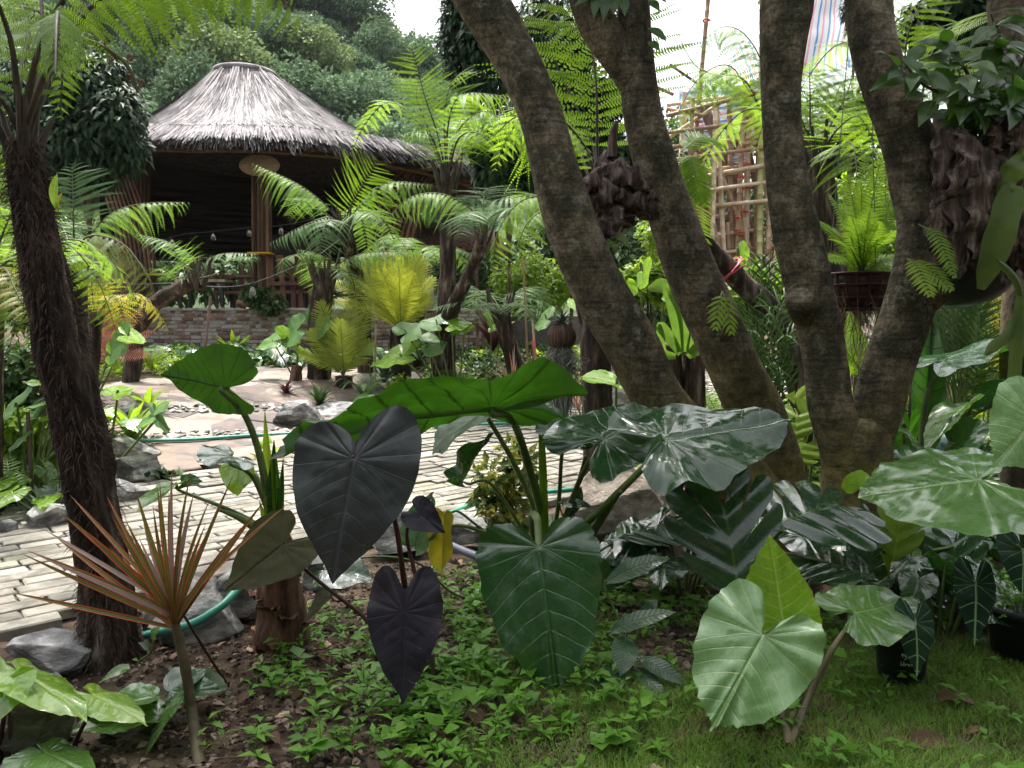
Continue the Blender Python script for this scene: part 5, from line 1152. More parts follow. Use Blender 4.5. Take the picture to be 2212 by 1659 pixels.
# hanging basket with a sword fern
bc = P(1862, 592, 5.0); bk = thing('hanging_basket', 'dark red wire basket hanging between the limbs of the forked tree', 'basket', bc)
a_ = np.linspace(0, 2*math.pi, 33)
for z, r_ in ((.0, .205), (-.07, .19), (-.15, .165), (-.22, .12)):
    tubeobj('hoop', [bc+np.array([r_*math.cos(b), r_*math.sin(b), z]) for b in a_], .009, MT['cordy'], bk, 6)
for k in range(18):
    b = k*2*math.pi/18; d = np.array([math.cos(b), math.sin(b), 0])
    tubeobj('rib', [bc+d*.207+[0, 0, .01], bc+d*.19+[0, 0, -.08], bc+d*.16+[0, 0, -.17], bc+d*.10+[0, 0, -.235]], .006, MT['cordy'], bk, 5, 8)
lathe('moss_liner', bc, [(0, -.235), (.09, -.225), (.15, -.15), (.18, -.07), (.195, -.005), (.0, .02)], 'fibre', None, 20); o = bpy.context.scene.objects['moss_liner']; o.data.transform(Matrix.Translation(-Vector(bc))); o.parent = bk
for dx in (-.19, .19, 0):
    top = P(1875+dx*120, -140, 5.0); tubeobj('wire', [bc+np.array([dx, .05 if dx else -.19, 0]), top], .003, MT['cable'], bk, 5)
rg = random.Random(3)
tips = [(1930, 300, 5.2), (1905, 330, 5.0), (1790, 420, 4.9), (1830, 380, 5.1), (1860, 400, 4.7), (1945, 420, 5.0), (1770, 480, 5.0), (1800, 520, 4.6), (1930, 500, 4.7), (1880, 450, 4.5), (1840, 470, 4.6), (1955, 380, 5.3), (1780, 560, 4.8), (1950, 560, 4.9), (1820, 440, 5.3), (1900, 480, 4.6), (1868, 340, 5.3)]
sf = thing('sword_fern', 'bright green sword fern growing out of the hanging basket', 'fern', bc+np.array([0, 0, .01])); swordfern('', bc+np.array([0, 0, .005]), tips, 'fernlime', .105, .0068, 4, root=sf, nl=32)
mb = MB()
for k in range(70):
    b = rg.uniform(0, 6.28); r_ = rg.uniform(.03, .2); p0 = bc+np.array([r_*math.cos(b), r_*math.sin(b), -.1 if r_ > .12 else -.22]); l = rg.uniform(.1, .5)
    tube(mb, [p0, p0+np.array([rg.uniform(-.08, .08), rg.uniform(-.05, .05), -l*.5]), p0+np.array([rg.uniform(-.12, .12), rg.uniform(-.06, .06), -l])], .0018, 4, 6, 0, None, False)
mb.build('aerial_roots', MT['sheath'], sf, kind='stuff')
# two sprigs of sword fern on the right limb
sp = P(1960, 560, 3.75); s1 = thing('fern_sprig', 'pale yellow green fern sprig hanging in front of the right limb', 'fern', sp)
swordfern('', sp, [(2055, 628, 3.6), (2010, 640, 3.55)], 'limeshrub', .085, .0095, 7, root=s1, nl=11, bow=.12, ang=25)
sp = P(1985, 486, 3.8); s2 = thing('fern_sprig', 'fern sprig curving down from the right limb toward the stag fern', 'fern', sp)
swordfern('', sp, [(2062, 600, 3.6)], 'limeshrub', .07, .008, 8, root=s2, nl=16, bow=.2, ang=25)
sp = P(1560, 630, 4.4); s3 = thing('fern_sprig', 'small yellowing fern sprig on the right twin stem', 'fern', sp)
swordfern('', sp, [(1580, 722, 4.25), (1545, 712, 4.25)], 'limeshrub', .09, .010, 9, root=s3, nl=7, ang=40)
# sword fern drooping right of stem B
sc_ = P(1468, 330, 5.2); g = thing('sword_fern', 'bright drooping sword fern hanging right of the twin stems before the scaffold', 'fern', sc_)
swordfern('', sc_, [(1518, 560, 5.1), (1520, 440, 5.0), (1558, 312, 5.3), (1470, 480, 5.0)], 'fernlime', .15, .0075, 11, root=g, nl=30, bow=.22, ang=22)
# red blechnum fern
c = P(235, 790, 9.2)
r = swordfern('red new fronds of a fern beside the leaning fern trunk', c, [(x, y, Y+.6) for x, y, Y in ((270, 660, 8.8), (310, 662, 8.7), (225, 670, 8.7), (200, 690, 8.5), (335, 715, 8.4), (255, 700, 8.2), (190, 730, 8.3), (320, 770, 8.3), (290, 700, 8.0), (240, 650, 8.9))], 'fernred', .16, .0055, 12, name='red_fern', nl=20)
# ferns hugging the ground
for k, (px, py, Y, n, L, mat_, lb) in enumerate([(20, 960, 5.6, 9, .5, 'fern', 'dark green sword fern at the left edge above the red flowers'), (330, 790, 11.5, 12, .42, 'limeshrub', 'grassy lime fern tuft at the foot of the brick wall'), (1010, 800, 10.4, 12, .65, 'fern', 'feathery fern beneath the small black tree fern'),
     (1190, 760, 10.6, 12, .7, 'fernblue', 'pale feathery fern right of the small tree fern'), (790, 820, 9.9, 9, .45, 'fernblue', 'blue green fern at the foot of the cycads'), (1380, 670, 9.5, 10, .7, 'limeshrub', 'feathery pale fern seen between the twin stems'), (1560, 690, 9, 10, .6, 'fern', 'fern seen right of the twin stems')]):
    c = P(px, py, Y); g0 = ground(c[0], Y); rr_ = np.random.RandomState(70+k); r = thing('ground_fern', lb, 'fern', g0)
    for i_ in range(n):
        az = i_*6.283/n+rr_.uniform(-.2, .2); l = L*rr_.uniform(.8, 1.2); d = np.array([math.cos(az), math.sin(az), 0]); mb = MB()
        pinnate(mb, [g0, g0+d*l*.3+[0, 0, l*.55], g0+d*l*.7+[0, 0, l*.75], g0+d*l+[0, 0, l*.55]], (0, 0, 1), 22, l*.22, .008, .1, 15, .1, .05, 0, 1, .005, k*9+i_, prof=[.5, .9, 1, .8, .5, .15]); mb.build('frond', [MT[mat_], MT['petg']], r)
# clumping palms
def palm(label, px, py, Y, tips, mat_, seed, llen=.22, stems=8, group=None):
    c = P(px, py, Y); g0 = ground(c[0], Y); r = thing('clump_palm', label, 'palm', g0, group); rr_ = np.random.RandomState(seed)
    for k, t_ in enumerate(tips):
        T = P(*t_); b0 = g0+np.array([rr_.uniform(-.12, .12), rr_.uniform(-.1, .1), 0]); l = np.linalg.norm(T-b0)
        m1 = b0*.5+T*.5; m1[0] = b0[0]*.75+T[0]*.25; m1[2] = b0[2]+(T[2]-b0[2])*.7+.12; m2 = b0*.2+T*.8; m2[2] = max(T[2], m1[2])+.12
        mb = MB(); pinnate(mb, [b0, m1, m2, T], (0, -.3, 1), 15, llen, .010, .42, 35, .35, .2, 0, 1, .009, seed*11+k, ny=5); mb.build('frond', [MT[mat_], MT['petg']], r)
    for k in range(stems):
        b0 = g0+np.array([rr_.uniform(-.14, .14), rr_.uniform(-.1, .1), -.02]); tubeobj('cane', [b0, b0+np.array([rr_.uniform(-.05, .05), 0, .5+rr_.rand()*.3])], .013, MT['petg'], r, 6, 4)
    return r
palm('leafy clumping palm between the twin stems and the forked tree', 1665, 880, 6.4, [(x, y, 6.4+d) for x, y, d in ((1600, 620, .2), (1640, 590, .4), (1690, 620, .3), (1720, 660, .1), (1590, 690, -.1), (1620, 750, -.4), (1700, 760, -.4), (1660, 700, -.6), (1740, 740, 0), (1610, 800, -.4), (1690, 830, -.5), (1640, 660, -.3), (1580, 740, .2), (1665, 600, .6))], 'shrub', 3)
# potted palm wrapped in film
pp = P(2072, 865, 5.6); pot = thing('wrapped_pot', 'pot wrapped in dark green plastic film on the right', 'pot', (pp[0], 5.6, float(H(pp[0], 5.6))))
g0 = np.array(pot.location)
o = lathe('pot_body', g0, [(0, 0), (.13, 0), (.15, .1), (.16, .3), (.165, .5), (.15, .58), (.12, .575), (0, .55)], 'wrap', None, 26); o.data.transform(Matrix.Translation(-Vector(g0))); o.parent = pot
for k in range(5):
    tubeobj('film_fold', [g0+np.array([.168*math.cos(b), .168*math.sin(b), .09*k+.08+.03*math.sin(b*2+k)]) for b in np.linspace(0, 6.283, 30)], .006, MT['wrap'], pot, 5)
r = thing('potted_palm', 'bushy dark green palm standing in the film wrapped pot', 'palm', g0+[0, 0, .56]); rr_ = np.random.RandomState(5); b0 = g0+[0, 0, .55]
for k in range(26):
    T = P(rr_.uniform(1985, 2165), rr_.uniform(540, 720), 5.6+rr_.uniform(-.4, .5)); m1 = b0*.6+T*.4; m1[0] = b0[0]*.8+T[0]*.2; mb = MB()
    pinnate(mb, [b0+rr_.uniform(-.05, .05, 3)*[1, 1, 0], m1, b0*.25+T*.75+[0, 0, .08], T], (0, -.3, 1), 12, .17, .009, .45, 35, .3, .2, 0, 1, .006, 300+k); mb.build('frond', [MT['shrub'], MT['petg']], r)
palm('palm with orange tinted fronds behind the potted palm at right', 2150, 760, 8.5, [(x, y, 8.5) for x, y in ((2110, 600), (2150, 590), (2200, 620), (2090, 640), (2190, 660))], 'fernyellow', 6, .2, 4)
palm('green palm beyond the wrapped pot near the stone steps', 2060, 700, 9.5, [(x, y, 9.5) for x, y in ((2020, 610), (2060, 590), (2100, 610), (2130, 640), (2040, 650))], 'shrub', 7, .25, 4)

# ------------------------------------------------------------------ staghorns and epiphytes
def staghorn(label, core, cw, ch, cd, plates, seed, group='brown staghorn ferns'):
    c = P(*core); mpp = core[2]/F; r = thing('staghorn_fern', label, 'staghorn fern', c, group); rg_ = np.random.RandomState(seed)
    rockmb(c, cw*mpp/2*.62, cd*.6, ch*mpp/2*.72, seed, 4, 2, .12).build('root_mass', MT['stag'], r)
    for k, (ax_, ay_, tx, ty, w, dd, bend) in enumerate(plates):
        A = P(ax_, ay_, core[2]-cd*.95+dd); T = P(tx, ty, core[2]-cd*1.05+dd*1.3)
        mb = MB(); lance(mb, A, T, (rg_.uniform(-.4, .4), -1, rg_.uniform(-.1, .3)), w*mpp/2*1.25, bend, -.5, 22, [.45, .8, 1, .95, .75, .8, .4, .1], 0, rg_.rand(), .4)
        o = mb.build('shield_frond', MT['stag'], r); so = o.modifiers.new('s', 'SOLIDIFY'); so.thickness = .006
    return r, c
rg = random.Random(8)
pl = []
for k in range(46):
    a = rg.uniform(0, 6.28); rr_ = rg.uniform(.1, .75); x = 1312+50*rr_*math.cos(a); y = 410+95*rr_*math.sin(a); b_ = rg.uniform(-1.2, 1.2); l_ = rg.uniform(45, 130); pl.append((x, y, x+l_*math.sin(b_), y+l_*math.cos(b_), rg.uniform(18, 54), rg.uniform(-.05, .08), rg.uniform(.05, .4)))
st1, c1_ = staghorn('dark brown dried staghorn mass wedged between the twin stems', (1312, 420, 4.55), 125, 230, .15, pl, 3)
tubeobj('dead_stem', PP([(1322, 340, 4.5), (1325, 290, 4.5), (1333, 262, 4.5)]), [.03, .024, .012], MT['stag'], st1, 8, 8)
for k, (tx, ty) in enumerate(((1345, 520), (1362, 535), (1330, 545), (1300, 555))):
    mb = MB(); lance(mb, P(1318, 515, 4.38), P(tx, ty, 4.28), (0, -1, .6), .035, .25, .1, 10, [.2, .5, 1, .7, .2], 0, .6, .3); mb.build('green_frond', MT['staggreen'], st1)
pl = []
for k in range(44):
    x = 2110+rg.uniform(-72, 72); y = rg.uniform(255, 450); l_ = rg.uniform(90, 270); b_ = rg.uniform(-.35, .35); l_ = min(l_, 620-y); pl.append((x, y, x+l_*math.sin(b_), y+l_*math.cos(b_), rg.uniform(22, 62), rg.uniform(-.06, .06), rg.uniform(.02, .22)))
pl += [(2080, 330, 2062, 610, 60, -.03, .1), (2110, 320, 2100, 560, 64, -.06, .12), (2060, 380, 2040, 560, 50, 0, .1), (2150, 260, 2155, 330, 40, -.05, .2), (2190, 240, 2200, 340, 44, -.05, .2), (2120, 300, 2030, 440, 50, -.06, .2)]
st2, c2_ = staghorn('huge dried brown staghorn with layered shield fronds on the right limb', (2118, 430, 4.0), 170, 330, .2, pl, 9)
mb = MB(); lance(mb, P(2118, 625, 3.72), P(2188, 400, 3.66), (-.3, -1, .2), .068, .1, .1, 22, [.25, .7, .9, 1, .9, .95, .6], 0, .5, .06); o = mb.build('green_frond', MT['staggreen'], st2)
mb = MB(); lance(mb, P(2150, 440, 3.72), P(2212, 320, 3.66), (-.3, -1, .2), .06, .15, .1, 16, [.3, .7, .6, 1, .5, .2], 0, .7, .4); mb.build('green_frond', MT['staggreen'], st2)
lathe('black_pot', (0, 0, 0), [(0, 0), (.12, 0), (.2, .05), (.25, .2), (.28, .34), (.25, .34), (0, .3)], 'black', None, 26); o = bpy.context.scene.objects['black_pot']
q = P(2130, 590, 4.1); o.rotation_euler = (0, R(-28), 0); o.location = q-np.array([0, 0, .12]); tag(o, 'tilted black bowl under the huge staghorn at right', 'bowl')
# green staghorn blades hanging at far right edge
sg = P(2205, 640, 3.6); r = thing('staghorn_fern', 'green forked staghorn fronds hanging at the right picture edge', 'staghorn fern', sg)
for k, (pts, w) in enumerate((([(2205, 640), (2198, 720), (2192, 800), (2182, 888)], 15), ([(2205, 660), (2180, 720), (2150, 745), (2126, 768)], 12), ([(2205, 640), (2190, 600), (2150, 560)], 9), ([(2205, 690), (2218, 760), (2230, 800)], 9))):
    c = crs([P(x, y, 3.6-.02*i_) for i_, (x, y) in enumerate(pts)], 14); wd = w*3.6/F*np.interp(np.linspace(0, 1, 14), [0, .3, .75, 1], [.7, 1, 1, .25])
    t_, _, _ = frames(c); e = np.cross(t_, [0, -1, .2]); e /= np.linalg.norm(e, axis=1)[:, None]
    V = np.stack([c-e*wd[:, None], c+np.array([0, -.012, 0]), c+e*wd[:, None]], 1).reshape(-1, 3); i_ = np.arange(13)[:, None]*3; j = np.arange(2)[None]
    mb = MB(); mb.add(V, np.stack([i_+j, i_+j+1, i_+j+4, i_+j+3], -1).reshape(-1, 4), None, 0, .4); mb.build('frond_blade', MT['staggreen'], r)
# strap leaved bird's nest / staghorn on the fern trunks between the stems
bn = P(1478, 760, 5.85); r = thing('strap_fern', 'strap leaved fern on the shaggy trunks, its long blades arching over', 'fern', bn)
for k, (pts, w) in enumerate((([(1470, 760), (1460, 690), (1440, 620), (1400, 625)], 16), ([(1480, 760), (1478, 690), (1460, 640), (1440, 620)], 16), ([(1470, 765), (1440, 720), (1420, 700)], 14), ([(1490, 760), (1510, 700), (1500, 670)], 18), ([(1485, 770), (1520, 740), (1525, 700)], 16), ([(1460, 770), (1430, 760), (1425, 700)], 12))):
    c = crs([P(x, y, 5.8-.05*i_) for i_, (x, y) in enumerate(pts)], 14); wd = w*5.8/F*np.interp(np.linspace(0, 1, 14), [0, .3, .8, 1], [.5, .9, 1, .3])
    t_, _, _ = frames(c); e = np.cross(t_, [.2, -1, .2]); e /= np.linalg.norm(e, axis=1)[:, None]
    V = np.stack([c-e*wd[:, None], c+np.array([0, .012, 0]), c+e*wd[:, None]], 1).reshape(-1, 3); i_ = np.arange(13)[:, None]*3; j = np.arange(2)[None]
    mb = MB(); mb.add(V, np.stack([i_+j, i_+j+1, i_+j+4, i_+j+3], -1).reshape(-1, 4), None, 0, .6); mb.build('frond_blade', MT['fern'], r)
# broad-leaved climber, upper right
ce = P(2120, 270, 3.95); ep = thing('leafy_climber', 'dark glossy broad leaved climber covering the top of the right limb', 'climber', ce); rg = np.random.RandomState(12)
stems = [crs(PP([(2120, 300, 3.98), (2100, 180, 3.95), (2050, 110, 3.9), (1990, 90, 3.9)]), 12), crs(PP([(2130, 290, 3.98), (2150, 180, 3.9), (2160, 90, 3.85), (2140, 30, 3.85)]), 12), crs(PP([(2140, 290, 3.98), (2180, 200, 3.85), (2215, 120, 3.8)]), 12), crs(PP([(2110, 300, 3.98), (2060, 220, 3.9), (1990, 180, 3.85), (1950, 130, 3.85)]), 12), crs(PP([(2150, 280, 3.98), (2185, 230, 3.8), (2190, 140, 3.75)]), 12), crs(PP([(2120, 290, 4.0), (2090, 220, 3.85), (2070, 150, 3.8)]), 12)]
for s in stems: tubeobj('stem', s, np.linspace(.012, .004, 12), MT['bark'], ep, 6)
for k in range(115):
    s = stems[k % 6]; A = s[rg.randint(2, 12)]; a = rg.uniform(0, 6.283); l = rg.uniform(.13, .22)
    d = nrm([math.cos(a)*.8, -.45+.5*math.sin(a), rg.uniform(-1.3, .15)]); up = nrm([rg.uniform(-.5, .5), -.7, .6]); p1 = A+d*.03+rg.uniform(-.03, .03, 3)
    mb = MB(); tube(mb, [A, p1], .002, 4, None, 1, None, False); lance(mb, p1, p1+d*l, up, l*.23, .10, .12, 9, [.1, .7, 1, .95, .7, .35, .03], 0, rg.rand()); mb.build('leaf', [MT['broad'], MT['petg']], ep)
ce = P(1300, -20, 4.6); ep2 = thing('leafy_climber', 'few broad dark leaves hanging from the top of the twin stem tree', 'climber', ce)
for k, (x0, y0, x1, y1) in enumerate(((1290, -15, 1282, 40), (1310, -15, 1303, 48), (1330, -10, 1325, 32), (1300, -20, 1240, 15), (1345, -10, 1350, 35), (1395, -20, 1440, 6), (1400, 0, 1425, 25), (1400, 60, 1440, 90), (1400, 90, 1425, 110))):
    mb = MB(); lance(mb, P(x0, y0, 4.55), P(x1, y1, 4.5), (0, -1, .5), .03, .1, .1, 9, [.1, .7, 1, .9, .5, .05], 0, k*.1); mb.build('leaf', MT['broad'], ep2)
for nm, pts in (('stem', [(1396, -60), (1398, 10), (1400, 95)]),): tubeobj(nm, [P(x, y, 4.6) for x, y in pts], .008, MT['bark'], ep2, 6, 8)
tubeobj('stem', PP([(1285, -60, 4.62), (1300, -25, 4.56), (1345, -10, 4.56)]), .008, MT['bark'], ep2, 6, 8)
# hanging seed ball with air plant and moss beard
sb = P(1213, 728, 4.45); mpp = 4.45/F
hb = thing('hanging_seed_pod', 'round ribbed brown seed pod hanging on a thread left of the leaning trunk', 'seed pod', sb)
def hd(TH, SS, p): return 1+.05*np.cos(TH*17)+.03*np.sin(TH*7+SS*20)
a_ = np.linspace(-math.pi/2, math.pi/2, 22); tubeobj('pod', [sb+np.array([0, 0, 30*mpp*math.sin(b)]) for b in a_], [max(.004, 30*mpp*math.cos(b)) for b in a_], MT['husk'], hb, 68, None, hd)
tubeobj('thread', [sb+np.array([0, 0, .07]), P(1213, 500, 4.4)], .0015, MT['cable'], hb, 4)
at = thing('air_plant', 'spiky grey green air plant on top of the hanging seed pod', 'air plant', sb+np.array([0, 0, .075])); rr_ = np.random.RandomState(2)
for k in range(60):
    a = rr_.uniform(0, 6.283); e = rr_.uniform(-.1, 1.4); l = rr_.uniform(.09, .16); d = np.array([math.cos(a)*math.cos(e), math.sin(a)*math.cos(e), math.sin(e)]); A = sb+np.array([0, 0, .07])
    mb = MB(); lance(mb, A, A+d*l+[0, 0, -.02], (0, 0, 1), .0075, .15, .3, 6, [1, .9, .6, .3, .05], 0, rr_.rand()); mb.build('leaf', MT['silver'], at)
mb = MB(); bt = sb+np.array([0, 0, -.07])
for k in range(520):
    a = rr_.uniform(0, 6.283); r0 = rr_.uniform(0, .05); l = rr_.uniform(.08, .52)*(1.1-r0*8); p = bt+np.array([r0*math.cos(a), r0*math.sin(a), .02]); pts = [p]
    wv = .9 if l < .25 else .5
    for s in range(7):
        p = p+np.array([rr_.normal()*.018*wv*1.3, rr_.normal()*.018*wv, -l/7]); pts.append(p)
    tube(mb, pts, .0021, 3, 14, 0, None, False, rr_.rand())
mo = mb.build('moss_beard', MT['moss_grey']); off = Vector(bt); mo.data.transform(Matrix.Translation(-off)); mo.location = off; tag(mo, 'grey moss beard trailing below the hanging seed pod', 'moss', kind='stuff')
# ------------------------------------------------------------------ foreground aroids
def plant(name, label, cat, base, leaves, pet='petg', group=None):
    """leaves: dict(A,T,S (px,py,Y), mat, shape.., via=[...] petiole way points, foot=(px,py,Y), r=(r0,r1))"""
    b = np.asarray(base, float); root = thing(name, label, cat, b, group)
    for k, lf in enumerate(leaves):
        lf = dict(lf); A, T, S = (P(*lf.pop(q)) for q in 'ATS'); m_ = lf.pop('mat'); via = [P(*q) for q in lf.pop('via', [])]
        foot = lf.pop('foot', None); r_ = lf.pop('r', (.013, .006)); pm = lf.pop('pet', pet); nopet = lf.pop('nopet', False); lab = lf.pop('label', None)
        mb = MB(); nA = aroid(mb, A, T, S, seed=lf.pop('seed', k+3), **lf); o = mb.build('leaf', MT[m_], root)
        if lab: o['label'] = lab
        if not nopet:
            f0 = P(*foot) if foot else b; pts = [f0]+via+[A-nA*.035, A-nA*.003]
            n_ = max(14, 6*len(pts)); mb = MB(); c = crs(pts, n_); L0 = np.linspace(0, 1, n_); tube(mb, c, np.interp(L0, [0, .9, 1], (r_[0], r_[1], r_[1]*.5)), 8); mb.build('petiole', MT[pm], root)
    return root
D = dict
g = ground(P(900, 1470, 2.95)[0], 2.95)
plant('black_taro', 'black leaved taro with one huge slate dark heart shaped leaf in the centre foreground', 'taro', g, [
  D(A=(765, 992, 2.62), T=(712, 1264, 2.50), S=(900, 1018, 2.60), mat='black_taro', shape='taro', wl=1.02, lobl=.55, wave=.016, cup=-.08, droop=.08, quilt=.011, jag=.003, rings=22, via=[(872, 1250, 2.88), (845, 1100, 2.85)], pet='petp', r=(.013, .007)),
  D(A=(872, 1322, 2.60), T=(866, 1526, 2.52), S=(950, 1325, 2.58), mat='purple_taro', shape='taro', wl=1.1, wave=.022, cup=-.10, droop=.08, quilt=.014, jag=.006, rings=20, via=[(912, 1280, 2.88), (895, 1250, 2.75)], pet='petp'),
  D(A=(608, 1178, 3.0), T=(482, 1277, 2.85), S=(630, 1255, 2.92), mat='brown_taro', shape='heart', wave=.01, cup=.05, droop=.05, via=[(800, 1345, 2.98), (700, 1265, 3.0)], pet='petp', r=(.010, .006)),
  D(A=(712, 1285, 3.0), T=(654, 1338, 2.95), S=(708, 1308, 2.93), mat='brown_taro', shape='oval', wave=.01, via=[(780, 1330, 2.98), (745, 1300, 3.0)], pet='petp', r=(.006, .003)),
  D(A=(905, 1110, 3.05), T=(960, 1150, 3.0), S=(915, 1165, 3.0), mat='purple_taro', shape='heart', via=[(905, 1290, 3.0), (878, 1150, 3.05)], pet='petp', r=(.01, .006))], 'petp')
tubeobj('dark_stump', [ground(P(925, 1480, 2.9)[0], 2.9)-[0, 0, .02], P(928, 1410, 2.9)], [.03, .02], MT['stiped'], None, 8); tag(bpy.data.objects['dark_stump'], 'short dark stump behind the lower black leaf', 'stump')
# the big elephant ear
gB = ground(P(1175, 1200, 3.9)[0], 3.9)
plant('giant_alocasia', 'giant elephant ear with a long wavy leaf seen from below and glossy wet leaves', 'elephant ear', gB, [
  D(A=(1062, 880, 3.30), T=(592, 908, 3.08), S=(1050, 806, 3.08), mat='al_under', shape='ear', wl=.5, wave=.04, jag=.016, nw=9, cup=.02, droop=.16, quilt=.022, rings=20, seed=11, via=[(1172, 1130, 3.85), (1140, 1000, 3.6), (1105, 905, 3.42)], r=(.024, .014), label='long wavy leaf seen from below'),
  D(A=(1046, 888, 3.75), T=(925, 966, 3.6), S=(1000, 945, 3.5), mat='al_under', shape='broad', wl=1.1, wave=.03, cup=.06, seed=12, via=[(1160, 1120, 3.9), (1110, 1000, 3.85)], r=(.018, .01)),
  D(A=(1165, 1182, 2.95), T=(1206, 1503, 2.72), S=(1302, 1225, 2.92), mat='al_dark', shape='ear', lob=.5, wl=1.05, wave=.026, nw=10, cup=-.10, droop=.10, quilt=.012, rings=24, seed=13, via=[(1150, 1130, 3.6), (1160, 1120, 3.2)], r=(.022, .012), label='glossy wet leaf hanging in front'),
  D(A=(1438, 947, 3.20), T=(1728, 884, 3.35), S=(1490, 1040, 2.92), mat='al_dark', shape='arrow', lob=.6, wl=1.0, wave=.045, nw=9, cup=-.06, droop=.10, quilt=.014, rings=24, seed=14, via=[(1230, 1170, 3.7), (1310, 1090, 3.4), (1390, 1010, 3.25)], r=(.022, .012), label='wet glossy leaf reflecting the sky'),
  D(A=(1302, 947, 3.5), T=(1425, 868, 3.85), S=(1345, 1020, 3.3), mat='al_dark', shape='arrow', wl=1.2, wave=.03, nw=8, cup=-.06, droop=.06, rings=20, seed=15, via=[(1220, 1120, 3.8), (1265, 1010, 3.6)], r=(.016, .010)),
  D(A=(1222, 940, 3.7), T=(1290, 905, 3.9), S=(1260, 990, 3.55), mat='al_dark', shape='broad', wave=.04, cup=.15, droop=.12, seed=16, via=[(1205, 1100, 3.85), (1212, 1000, 3.75)], r=(.012, .008)),
  D(A=(895, 1180, 3.6), T=(925, 1060, 3.6), S=(940, 1140, 3.5), mat='al_under', shape='oval', wave=.04, seed=17, via=[(1080, 1170, 3.8), (980, 1135, 3.7)], r=(.012, .008)),
  D(A=(960, 1110, 3.65), T=(945, 1245, 3.6), S=(992, 1120, 3.6), mat='yellowleaf', shape='oval', wl=1.0, wave=.06, cup=.15, seed=18, via=[(1090, 1180, 3.85), (1030, 1135, 3.75), (990, 1105, 3.7)], r=(.008, .005), label='yellow dying leaf'),
  D(A=(1000, 1040, 3.7), T=(1052, 928, 3.7), S=(1025, 1010, 3.62), mat='al_dark', shape='oval', wave=.1, cup=.3, seed=19, via=[(1130, 1150, 3.85), (1060, 1045, 3.75)], r=(.01, .006), label='crumpled dark leaf'),
  D(A=(700, 1230, 3.6), T=(800, 1245, 3.5), S=(770, 1290, 3.4), mat='al_dark', shape='oval', wave=.05, seed=20, via=[(1000, 1290, 3.75), (900, 1215, 3.7), (780, 1205, 3.65)], r=(.007, .004))])
gr = bpy.data.objects['giant_alocasia']
tubeobj('rolled_leaf', PP([(1178, 1180, 3.85), (1172, 1000, 3.75), (1166, 870, 3.7)]), [.022, .02, .006], MT['limeshrub'], gr, 10, 20)
tubeobj('petiole', PP([(1215, 1200, 3.85), (1240, 1080, 3.8), (1265, 985, 3.75)]), [.014, .012, .008], MT['petg'], gr, 8, 14)
tubeobj('petiole', PP([(1255, 1190, 3.7), (1300, 1120, 3.5), (1340, 1060, 3.3)]), [.022, .018, .01], MT['petg'], gr, 8, 14)
# fibrous-trunked alocasia, left of centre
gC = G(606, 1395); Yc_ = gC[1]
rC = plant('trunked_alocasia', 'elephant ear on a brown sheathed trunk with a torn round leaf held high', 'elephant ear', gC, [
  D(A=(487, 838, Yc_-.15), T=(350, 806, Yc_-.14), S=(500, 748, Yc_-.20), mat='al_under', shape='arrow', wl=.62, wave=.035, nw=9, cup=.03, droop=.05, seed=21, via=[(585, 1120, Yc_), (560, 980, Yc_-.05), (525, 890, Yc_-.1)], foot=(600, 1200, Yc_), r=(.020, .010), label='torn round leaf seen from below'),
  D(A=(500, 985, Yc_), T=(432, 990, Yc_-.1), S=(490, 1015, Yc_-.2), mat='al_dark', shape='broad', wave=.06, nw=7, cup=.04, seed=22, via=[(585, 1130, Yc_), (545, 1030, Yc_)], foot=(595, 1210, Yc_), r=(.012, .007)),
  D(A=(520, 1000, Yc_+.1), T=(505, 1070, Yc_+.05), S=(555, 1020, Yc_), mat='al_lime', shape='oval', wave=.04, seed=23, via=[(590, 1130, Yc_), (560, 1040, Yc_+.05)], foot=(595, 1210, Yc_), r=(.012, .007)),
  D(A=(382, 1045, Yc_+.1), T=(290, 1095, Yc_-.05), S=(350, 1075, Yc_-.1), mat='al_mid', shape='oval', wave=.03, cup=.1, seed=24, via=[(560, 1140, Yc_), (480, 1095, Yc_)], foot=(590, 1220, Yc_), r=(.014, .006)),
  D(A=(392, 1045, Yc_+.1), T=(428, 1035, Yc_), S=(410, 1055, Yc_), mat='al_under', shape='oval', nopet=True, seed=25)])
tubeobj('trunk', [gC-[0, 0, .03], P(608, 1330, Yc_), P(600, 1270, Yc_), P(598, 1200, Yc_), P(594, 1150, Yc_)], [.105, .095, .086, .075, .05], MT['sheath'], rC, 30, 60, fdisp(6, .34, 5))
for k in range(13):
    a = k*.9; Z0 = 1240+k*13; c = P(602, Z0, Yc_); d = np.array([math.cos(a), math.sin(a), 0])
    mb = MB(); lance(mb, c+d*.078, c+d*.15+[0, 0, .08-.035*(k % 4)], d, .06, .1, -.3, 8, [1, .9, .7, .4, .08], 0, .5, .2); mb.build('dry_sheath', MT['sheath'], rC)
for k, (x, y, w) in enumerate(((572, 885, 12), (592, 950, 16), (560, 1080, 9), (612, 990, 9), (545, 1120, 10))):
    T = P(x, y, Yc_); A = P(592+k*3, 1200, Yc_); mb = MB(); lance(mb, A, T, (.2, -1, .1), w*.9*Yc_/F, .03, .8, 12, [.8, .9, 1, 1, .9, .5, .05], 0, .7); mb.build('spear_leaf', MT['al_under' if k % 2 else 'limeshrub'], rC)
mb = MB(); tube(mb, PP([(594, 1210, Yc_), (560, 1150, Yc_-.03), (520, 1120, Yc_-.05), (470, 1100, Yc_-.05)]), [.022, .02, .014, .006], 8, 16); mb.build('petiole', MT['petg'], rC)
